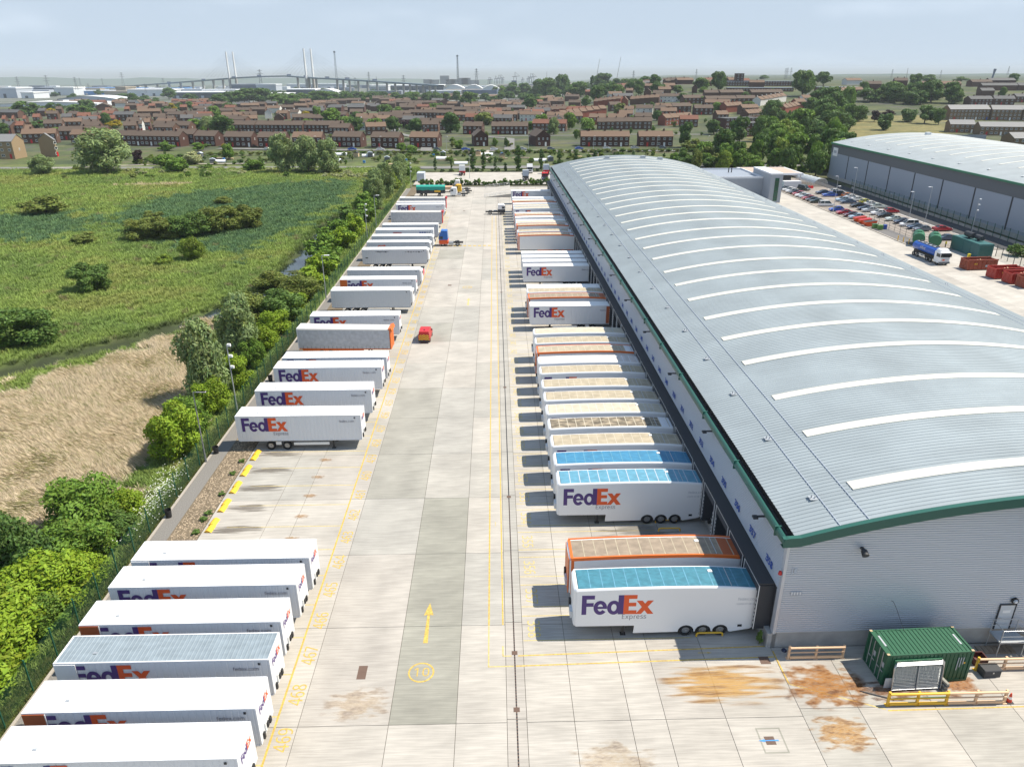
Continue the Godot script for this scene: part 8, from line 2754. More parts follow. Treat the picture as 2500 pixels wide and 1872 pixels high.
	for k in 2:
		var T: Vector3 = TOWERS[k]
		var g := land(T.x, T.z)
		for sd in [-1.0, 1.0]:
			var p: Vector3 = T + across * 11.5 * sd
			var tw := MB.new()
			tw.bar(Vector3(0, -2, 0), Vector3(0, 76, 0), 3.4, 2.4, 4)
			part(br, "pylon", tw.mesh(), M.bright_white, p)
			var lg := MB.new()
			lg.bar(Vector3(0, g - T.y - 5, 0), Vector3(0, -2, 0), 5.2, 4.0, 4)
			part(br, "pylon_leg", lg.mesh(), M.bridge_concrete, p)
			for c in 7:
				for fb in [-1.0, 1.0]:
					var cb := MB.new()
					cb.bar(Vector3(0, 72 - c * 5.0, 0), axis * fb * (205.0 - c * 26.0) + Vector3(0, -1, 0), 0.16, 0.16, 4, false)
					part(br, "stay_cable", cb.mesh(), M.pylon_steel, p)
	for k in 9:
		var q := 3.0 + k * 1.55
		var p: Vector3 = DECK[int(q)].lerp(DECK[int(q) + 1], q - int(q))
		single("lorry", "tiny dark lorry crossing the distant bridge", "lorry", bx(Vector3(-6, 0.2, -1.5), Vector3(6, 4.0, 1.5)), M.shed_navy, p, 0.6, "lorries on the bridge")
	# masts, pylons, cranes
	for m in MASTS:
		var at := Vector3(m[0], m[1], m[2])
		var h: float = m[3]
		match m[4]:
			"p", "q":
				var t := thing("power_pylon", "steel lattice power pylon standing over the %s" % ("river plain" if m[4] == "p" else "skyline of the rise"), "pylon", at, 0.4, "lattice power pylons")
				lattice(t, h, h * 0.11, h * 0.018, 7, M.pylon_steel)
				for k in 3:
					var a := MB.new()
					var y := h * (0.66 + k * 0.14)
					var w := h * (0.20 - k * 0.035)
					a.bar(Vector3(-w, y, 0), Vector3(0, y + h * 0.03, 0), h * 0.004, h * 0.006, 4)
					a.bar(Vector3(w, y, 0), Vector3(0, y + h * 0.03, 0), h * 0.004, h * 0.006, 4)
					a.bar(Vector3(-w, y, 0), Vector3(w, y, 0), h * 0.004, h * 0.004, 4)
					part(t, "cross_arm", a.mesh(), M.pylon_steel)
			"m":
				var t := thing("radio_mast", "tall lattice mast rising behind the bridge approach", "mast", at, 0.2, "tall lattice masts")
				lattice(t, h, h * 0.035, h * 0.018, 12, M.pylon_steel)
				part(t, "antenna_cluster", bx(Vector3(-h * 0.035, h * 0.93, -h * 0.03), Vector3(h * 0.035, h * 0.99, h * 0.03)), M.pylon_steel)
			"c":
				var b := MB.new()
				b.bar(Vector3(0, -4, 0), Vector3(0, h, 0), h * 0.022, h * 0.012, 10)
				single("slim_chimney", "slim pale chimney standing on the skyline", "chimney", b.mesh(), M.far_grey, at, 0.0, "slim chimneys on the skyline")
			"k":
				single("dark_tower", "short square dark tower beside the river", "tower", bx(Vector3(-7, -6, -7), Vector3(7, h, 7)), M.shed_navy, at, 0.0, "dark towers beside the river")
			"r":
				var t := thing("dock_crane", "hazy dock crane on the horizon", "crane", at, 0.0, "dock cranes on the horizon")
				var b := MB.new()
				for s in [-1.0, 1.0]:
					b.bar(Vector3(s * h * 0.16, -5, 0), Vector3(s * h * 0.12, h * 0.55, 0), 1.6, 1.6, 4)
				b.bar(Vector3(0, h * 0.5, 0), Vector3(0, h, 0), 1.5, 1.2, 4)
				part(t, "legs", b.mesh(), M.far_grey)
				b = MB.new()
				b.bar(Vector3(-h * 0.3, h * 0.55, 0), Vector3(h * 0.45, h * 0.62, 0), 1.4, 1.4, 4)
				b.bar(Vector3(0, h, 0), Vector3(h * 0.45, h * 0.62, 0), 0.7, 0.7, 4)
				part(t, "boom", b.mesh(), M.far_grey)
			"b":
				single("mill_block", "hazy mill block on the far river bank", "building", bx(Vector3(-22, -8, -15), Vector3(22, h, 15)), M.far_grey, at, 0.0, "hazy blocks on the far bank")
			"n":
				var b := MB.new()
				b.bar(Vector3(0, -4, 0), Vector3(h * 0.3, h * 1.9, 0), 1.0, 0.6, 4)
				single("jib", "thin leaning crane jib on the skyline", "crane", b.mesh(), M.far_grey, at, 0.0, "leaning crane jibs on the skyline")
			"t":
				var t := thing("water_tower", "dark bulbous tower among wrecked roofs on the skyline", "tower", at)
				var b := MB.new()
				b.bar(Vector3(0, -4, 0), Vector3(h * 0.08, h * 0.6, 0), h * 0.10, h * 0.09, 10)
				part(t, "stem", b.mesh(), M.shed_navy)
				b = MB.new()
				b.bar(Vector3(h * 0.08, h * 0.6, 0), Vector3(h * 0.13, h, 0), h * 0.10, h * 0.15, 10)
				part(t, "head", b.mesh(), M.shed_navy)
	# hills
	for hl in [[-9000.0, -8200.0, 3200.0, -62.0, 50.0, 9000.0, 11], [1500.0, -5200.0, 3600.0, -4.0, 22.0, 3600.0, 12], [-2500.0, -9500.0, 6000.0, -84.0, 14.0, 4000.0, 13]]:
		var b := MB.new()
		var f := FastNoiseLite.new()
		f.seed = hl[6]
		f.frequency = 0.0009
		var N := 60
		for k in N:
			var g := func(q: int, row: int) -> Vector3:
				var x: float = hl[0] + hl[5] * q / N
				var e := sin(PI * q / N)
				var y: float = hl[3] + hl[4] * (0.35 + 0.65 * e) * (0.8 + f.get_noise_1d(x) * 0.5)
				return [Vector3(x, -260, hl[1] + 900), Vector3(x, y, hl[1]), Vector3(x, -260, hl[1] - 1200)][row]
			b.quad(g.call(k, 0), g.call(k + 1, 0), g.call(k + 1, 1), g.call(k, 1))
			b.quad(g.call(k, 1), g.call(k + 1, 1), g.call(k + 1, 2), g.call(k, 2))
		setting("hills", b.mesh(), M.far_hill)

func lattice(t: Node3D, h: float, w0: float, w1: float, n: int, m: Material) -> void:
	var b := MB.new()
	var c := func(k: int, i: int) -> Vector3:
		var u := float(k) / n
		var w := lerpf(w0, w1, pow(u, 0.7))
		return Vector3(w if i in [0, 3] else -w, h * u, w if i < 2 else -w)
	for k in n:
		for i in 4:
			b.bar(c.call(k, i), c.call(k + 1, i), h * 0.0055, h * 0.0055, 4, false)
			b.bar(c.call(k, i), c.call(k + 1, (i + 1) % 4), h * 0.003, h * 0.003, 4, false)
			b.bar(c.call(k, (i + 1) % 4), c.call(k + 1, i), h * 0.003, h * 0.003, 4, false)
	part(t, "lattice", b.mesh(), m)


#---------------------------------------------------------------- tables: places in metres
const HOUSES := [
[-216.3,-382.7,-216.1,-383.3,10,"p","t",9,3],
[-238.7,-373.8,-231.6,-373.8,10,"p","t",2,3],
[-269.7,-483.7,-240.6,-485.6,8,"p","b",6,2],
[-244.5,-450.1,-218.2,-448.3,8,"p","b",4,2],
[-214.2,-443.1,-175.6,-433.4,8,"p","d",9,2],
[-302.7,-505.9,-299.4,-506.8,8,"p","o",5,2],
[-276.3,-457.1,-259.0,-461.4,8,"p","o",4,2],
[-256.0,-541.1,-248.4,-543.0,8,"p","b",1,2],
[-255.2,-562.8,-253.2,-563.2,8,"p","w",1,2],
[-261.0,-585.5,-257.5,-586.4,8,"p","b",1,2],
[-326.9,-570.1,-315.3,-573.0,8,"p","b",2,2],
[-327.8,-596.8,-315.1,-600.0,8,"p","o",2,2],
[-328.6,-620.5,-315.4,-623.8,9,"p","g",3,2],
[-402.4,-644.7,-400.2,-645.2,8,"p","r",1,2],
[-395.2,-646.1,-394.1,-646.4,8,"p","r",1,2],
[-386.6,-646.7,-384.8,-647.1,8,"p","r",2,2],
[-343.1,-548.3,-336.7,-546.7,8,"p","g",1,2],
[-334.9,-549.7,-330.3,-550.8,8,"p","r",2,2],
[-396.2,-677.3,-391.1,-678.6,8,"p","r",2,2],
[-373.4,-680.4,-365.8,-682.3,8,"p","g",2,2],
[-370.9,-701.5,-360.8,-704.1,8,"p","r",2,2],
[-356.6,-698.6,-349.7,-697.2,8,"p","b",1,2],
[-350.2,-724.2,-331.2,-722.7,8,"p","g",3,2],
[-308.7,-675.2,-296.9,-678.1,8,"p","b",2,2],
[-292.2,-674.1,-283.0,-676.4,8,"p","b",2,2],
[-226.5,-520.5,-212.7,-517.0,8,"p","b",3,2],
[-493.9,-981.2,-477.7,-985.1,12,"g","b",1,2],
[-411.5,-836.5,-406.4,-837.7,8,"p","r",2,2],
[-524.9,-1097.6,-509.8,-1101.4,8,"p","w",2,2],
[-406.1,-868.0,-401.4,-869.2,8,"p","r",2,2],
[-515.2,-1135.2,-507.4,-1135.2,8,"g","w",1,2],
[-475.7,-824.6,-468.5,-824.6,8,"p","g",1,2],
[-495.2,-788.2,-471.4,-782.3,8,"p","g",2,2],
[-485.8,-877.5,-480.3,-878.9,8,"p","b",2,2],
[-434.0,-960.9,-426.9,-962.6,8,"p","r",2,2],
[-429.3,-983.3,-422.4,-985.0,8,"p","r",2,2],
[-411.3,-981.3,-404.0,-983.1,8,"p","b",2,2],
[-424.9,-749.6,-415.7,-751.8,8,"p","b",2,2],
[-298.3,-568.7,-289.4,-570.9,8,"p","b",2,2],
[-150.1,-430.8,-134.3,-428.2,9,"p","d",3,2],
[-129.9,-425.6,-114.6,-424.8,9,"p","d",3,2],
[-110.8,-424.8,-94.8,-423.9,9,"p","d",3,2],
[-169.0,-438.0,-156.5,-434.8,9,"p","d",2,2],
[-185.3,-452.0,-173.7,-449.1,9,"p","d",2,2],
[-184.9,-548.6,-167.5,-544.2,9,"p","d",2,2],
[-167.3,-545.3,-150.4,-542.0,9,"p","d",2,2],
[-149.9,-542.0,-132.7,-538.8,9,"p","d",2,2],
[-132.9,-542.0,-114.7,-537.7,9,"p","d",2,2],
[-114.4,-537.7,-104.8,-537.7,9,"p","d",2,2],
[-244.4,-702.8,-225.9,-701.4,8,"p","b",3,2],
[-219.8,-642.3,-209.0,-645.0,8,"p","b",2,2],
[-229.1,-711.3,-215.9,-714.1,8,"p","b",2,2],
[-203.5,-634.6,-192.6,-637.3,8,"p","b",2,2],
[-183.1,-651.8,-175.5,-653.7,9,"g","b",1,2],
[-221.3,-758.2,-215.2,-759.8,9,"g","w",1,2],
[-258.7,-647.7,-249.6,-650.0,8,"p","g",3,2],
[-270.7,-714.1,-257.4,-714.1,8,"p","r",2,2],
[-302.0,-725.5,-285.6,-721.4,8,"p","b",2,2],
[-292.4,-737.0,-277.0,-733.2,8,"p","b",2,2],
[-297.2,-785.6,-281.3,-781.7,8,"p","b",2,2],
[-330.4,-790.2,-319.7,-792.9,8,"p","b",2,2],
[-238.5,-546.4,-210.7,-539.5,8,"p","b",3,2],
[-285.6,-809.9,-268.4,-808.3,8,"p","b",3,2],
[-273.8,-826.3,-256.7,-824.6,8,"p","b",3,2],
[-262.4,-844.6,-245.3,-842.9,8,"p","b",3,2],
[-256.7,-884.3,-240.5,-882.6,8,"p","b",3,2],
[-247.7,-911.2,-232.5,-911.2,8,"p","b",3,2],
[-246.6,-969.5,-230.0,-967.5,8,"p","b",3,2],
[-207.3,-760.7,-199.7,-758.8,8,"p","b",1,2],
[-200.6,-761.9,-189.6,-759.1,8,"p","b",2,2],
[-169.0,-656.6,-153.0,-660.6,8,"p","b",3,2],
[-238.2,-1003.0,-222.0,-1001.0,8,"p","b",2,2],
[-201.1,-803.5,-173.5,-800.3,9,"p","f",4,2],
[-339.7,-1039.7,-318.7,-1037.6,8,"p","g",3,2],
[-321.3,-1048.0,-303.8,-1045.9,8,"p","b",2,2],
[-311.7,-1075.6,-296.4,-1075.6,8,"p","g",2,2],
[-386.3,-1073.5,-372.6,-1073.5,8,"p","b",2,2],
[-473.7,-1225.9,-463.0,-1228.6,8,"p","r",2,2],
[-434.7,-1166.3,-424.9,-1168.7,8,"p","r",2,2],
[-369.6,-929.7,-362.5,-931.5,8,"p","r",2,2],
[-364.1,-952.4,-357.9,-953.9,8,"p","r",2,2],
[-357.5,-954.3,-340.8,-950.1,8,"p","g",2,2],
[-403.5,-1048.7,-373.6,-1041.3,8,"p","r",3,2],
[-503.4,-1237.1,-493.8,-1237.1,8,"p","r",1,2],
[-476.9,-1195.8,-464.9,-1193.4,8,"p","r",1,2],
[-299.7,-1215.0,-282.5,-1212.6,8,"p","b",2,2],
[-190.7,-901.6,-174.5,-897.5,8,"p","f",2,2],
[-426.6,-1023.8,-423.1,-1024.7,8,"p","r",1,2],
[-89.6,-428.2,-73.6,-424.8,9,"p","d",3,2],
[-67.5,-423.1,-52.0,-419.7,9,"p","d",3,2],
[-46.4,-423.1,-31.0,-419.7,9,"p","d",3,2],
[-11.0,-425.6,-3.2,-426.5,16,"g","d",2,2],
[-108.1,-508.1,-94.6,-504.8,9,"p","d",2,2],
[-84.9,-516.1,-72.1,-519.3,8,"p","b",2,2],
[-50.2,-542.0,-39.0,-540.9,8,"p","b",2,2],
[-55.4,-574.9,-35.0,-569.8,8,"p","b",3,2],
[-93.5,-624.6,-83.2,-627.1,8,"p","b",2,2],
[-84.4,-644.0,-66.1,-639.4,8,"p","b",3,2],
[-20.9,-521.3,-8.3,-518.2,8,"p","d",2,2],
[-107.8,-638.9,-99.6,-636.9,8,"p","b",1,2],
[-82.2,-750.4,-54.5,-743.5,8,"p","d",5,2],
[-54.8,-739.4,-38.5,-735.3,8,"p","b",2,2],
[-36.0,-695.3,-17.7,-690.8,8,"p","b",2,2],
[-44.1,-823.3,-21.6,-817.7,8,"p","d",3,2],
[-21.4,-821.3,-8.6,-818.1,8,"p","b",2,2],
[-16.5,-695.8,0.2,-698.6,8,"p","b",2,2],
[-7.7,-802.2,7.5,-798.4,8,"p","b",2,2],
[-188.5,-913.0,-173.3,-916.8,9,"p","f",3,2],
[-169.3,-905.8,-149.4,-904.0,9,"p","f",3,2],
[-154.4,-812.3,-151.5,-813.0,8,"p","b",4,2],
[-106.9,-893.2,-89.9,-891.4,8,"p","b",2,2],
[-141.8,-1107.9,-118.7,-1102.2,8,"p","b",3,2],
[-117.5,-1088.6,-97.4,-1086.4,8,"p","b",3,2],
[-96.3,-1086.4,-80.0,-1084.2,8,"p","b",2,2],
[-163.1,-997.8,-153.5,-1000.2,8,"p","b",1,2],
[-159.9,-1055.3,-150.7,-1057.6,8,"g","b",1,2],
[-153.7,-1072.2,-138.9,-1068.5,8,"p","b",2,2],
[-90.1,-918.4,-76.7,-915.0,8,"p","r",2,2],
[-78.2,-1163.6,-65.8,-1166.7,8,"g","b",1,2],
[-61.5,-1036.5,-37.1,-1030.5,8,"p","b",3,2],
[-28.6,-1018.7,8.0,-1027.8,8,"p","b",5,2],
[-250.2,-1210.2,-227.3,-1215.0,8,"p","b",3,2],
[-233.1,-1249.5,-211.2,-1254.5,8,"p","b",3,2],
[-217.1,-1292.4,-204.3,-1295.5,8,"p","b",2,2],
[-209.4,-1349.0,-194.9,-1352.6,8,"p","b",2,2],
[-223.9,-1451.5,-190.7,-1448.6,8,"p","b",3,2],
[-182.1,-1298.1,-163.1,-1302.9,8,"p","b",2,2],
[-148.8,-1299.4,-118.3,-1307.0,8,"p","b",4,2],
[-98.4,-1365.9,-78.4,-1371.0,8,"p","b",2,2],
[-82.2,-1467.7,-60.4,-1473.2,8,"p","b",2,2],
[-223.9,-1633.9,-204.6,-1638.8,8,"p","r",2,2],
[-8.0,-1518.8,11.9,-1523.8,8,"p","b",2,2],
[-122.2,-1668.1,-72.0,-1680.7,8,"p","b",4,2],
[-169.0,-1370.1,-160.5,-1372.2,8,"p","b",1,2],
[-1.6,-517.7,22.5,-515.6,9,"p","d",5,2],
[23.1,-423.9,31.2,-425.6,16,"g","d",2,2],
[47.9,-422.2,74.3,-420.6,9,"p","d",6,2],
[79.7,-420.6,98.2,-419.7,9,"p","d",4,2],
[73.2,-548.6,111.0,-542.0,8,"s","b",6,2],
[0.7,-698.6,21.0,-697.2,8,"p","b",3,2],
[23.0,-692.6,41.9,-687.9,8,"p","b",3,2],
[44.7,-657.6,57.2,-654.5,8,"p","b",2,2],
[44.0,-568.7,52.7,-569.8,8,"g","w",1,2],
[73.3,-596.9,85.2,-593.9,8,"p","R",2,2],
[86.6,-587.6,99.7,-584.3,8,"p","R",2,2],
[106.8,-586.3,118.6,-583.3,8,"p","b",2,2],
[110.8,-659.5,118.3,-657.7,8,"p","b",1,2],
[120.6,-660.3,134.2,-656.9,8,"p","w",2,2],
[134.3,-649.9,142.9,-647.7,8,"p","b",2,2],
[31.7,-790.7,69.4,-753.7,8,"s","R",7,2],
[58.3,-668.5,100.4,-691.6,8,"s","R",7,2],
[103.3,-808.3,128.8,-792.3,8,"s","R",6,2],
[133.5,-764.3,159.8,-755.2,8,"s","b",6,2],
[124.8,-763.5,130.7,-762.0,8,"g","R",1,2],
[-2.9,-1043.8,25.3,-1050.1,8,"p","b",3,2],
[24.4,-988.2,38.4,-984.7,8,"p","b",2,2],
[75.4,-1096.1,87.8,-1093.0,8,"p","b",2,2],
[78.0,-955.3,85.5,-953.4,8,"p","b",2,2],
[82.2,-857.8,94.5,-854.8,8,"p","b",2,2],
[99.4,-1094.5,118.5,-1089.8,8,"p","b",6,2],
[55.4,-955.9,68.2,-952.7,8,"p","b",2,2],
[0.1,-797.1,17.6,-798.7,8,"p","b",2,2],
[148.7,-1044.5,146.8,-1044.0,9,"p","w",3,2],
[156.2,-977.7,156.7,-977.6,8,"p","b",1,2],
[151.1,-896.1,158.7,-894.2,8,"p","d",2,2],
[191.2,-1034.4,188.8,-1033.8,8,"p","b",1,2],
[178.8,-928.2,188.5,-925.7,8,"p","b",2,2],
[160.3,-836.3,167.6,-834.5,8,"g","b",1,2],
[163.8,-805.5,173.9,-803.0,8,"p","b",2,2],
[125.9,-566.4,149.9,-581.3,8,"s","R",4,2],
[167.8,-647.5,183.2,-647.5,8,"p","d",2,2],
[199.3,-664.6,216.6,-673.9,8,"s","R",4,2],
[138.6,-665.9,152.4,-663.2,8,"p","b",2,2],
[153.1,-663.2,169.8,-667.2,8,"p","b",2,2],
[158.3,-762.9,183.2,-756.7,8,"p","b",4,2],
[180.2,-738.8,200.4,-743.2,8,"p","b",3,2],
[214.8,-795.5,230.2,-795.5,8,"p","b",2,2],
[230.6,-793.9,256.4,-800.3,8,"p","b",4,2],
[262.2,-793.9,297.5,-801.9,8,"p","b",5,2],
[198.9,-728.5,228.9,-734.4,8,"p","b",5,2],
[229.7,-734.4,247.6,-735.8,8,"p","b",3,2],
[247.1,-719.8,286.3,-761.3,8,"s","b",6,2],
[243.4,-646.0,266.8,-674.2,8,"s","R",4,2],
[272.6,-699.4,282.6,-701.9,8,"p","R",2,2],
[293.0,-735.7,305.7,-738.9,8,"p","b",2,2],
[304.0,-741.7,339.7,-782.9,8,"s","b",6,2],
[342.3,-788.1,356.9,-791.8,8,"p","b",2,2],
[157.9,-524.5,182.8,-530.8,12,"p","F",4,3],
[158.6,-482.9,180.9,-488.5,12,"p","F",3,3],
[198.0,-601.4,213.7,-611.1,8,"s","b",4,2],
[263.5,-880.8,334.2,-870.3,14,"p","S",8,1],
[288.9,-971.4,370.6,-967.5,14,"p","S",8,2],
[299.8,-971.4,309.1,-971.4,9,"p","F",1,5],
[356.5,-858.2,402.0,-856.5,12,"p","S",8,2],
[232.6,-1051.4,226.4,-1049.9,8,"p","b",2,2],
[244.1,-1045.2,267.2,-1050.9,8,"p","d",3,2],
[216.9,-857.2,222.5,-855.8,8,"g","d",1,2],
[255.2,-973.3,270.7,-973.3,8,"p","b",2,2],
[414.0,-869.8,430.0,-865.8,10,"p","d",3,3],
[449.2,-995.2,471.0,-1000.7,10,"p","b",3,2],
[475.9,-927.8,489.7,-924.3,10,"p","d",4,3],
[501.8,-911.2,545.7,-909.4,10,"p","b",6,2],
[577.6,-940.8,604.9,-944.6,10,"p","b",3,2],
[625.5,-983.1,661.3,-987.1,10,"p","f",5,2],
[552.3,-879.0,591.5,-877.3,10,"p","g",6,2],
[593.1,-877.3,611.7,-877.3,10,"p","g",3,2],
[444.2,-719.8,466.1,-721.3,10,"p","g",4,2],
[469.2,-724.1,486.1,-719.9,10,"p","g",4,2],
[502.7,-743.2,518.6,-743.2,10,"p","g",3,2],
[356.1,-600.2,387.7,-600.2,11,"p","T",6,3],
[388.4,-598.5,408.7,-593.5,11,"p","T",5,3],
[409.5,-593.0,420.3,-591.8,11,"p","T",3,3],
[303.5,-507.7,318.0,-504.1,11,"p","T",4,2],
[311.3,-487.6,341.0,-480.8,11,"p","T",8,2],
[274.0,-398.5,286.9,-398.5,11,"p","T",4,2],
[508.3,-808.3,523.0,-809.9,8,"p","g",2,2],
[347.0,-795.5,377.8,-826.3,8,"s","b",5,2],
[371.9,-822.8,393.2,-828.2,8,"p","b",2,2],
]
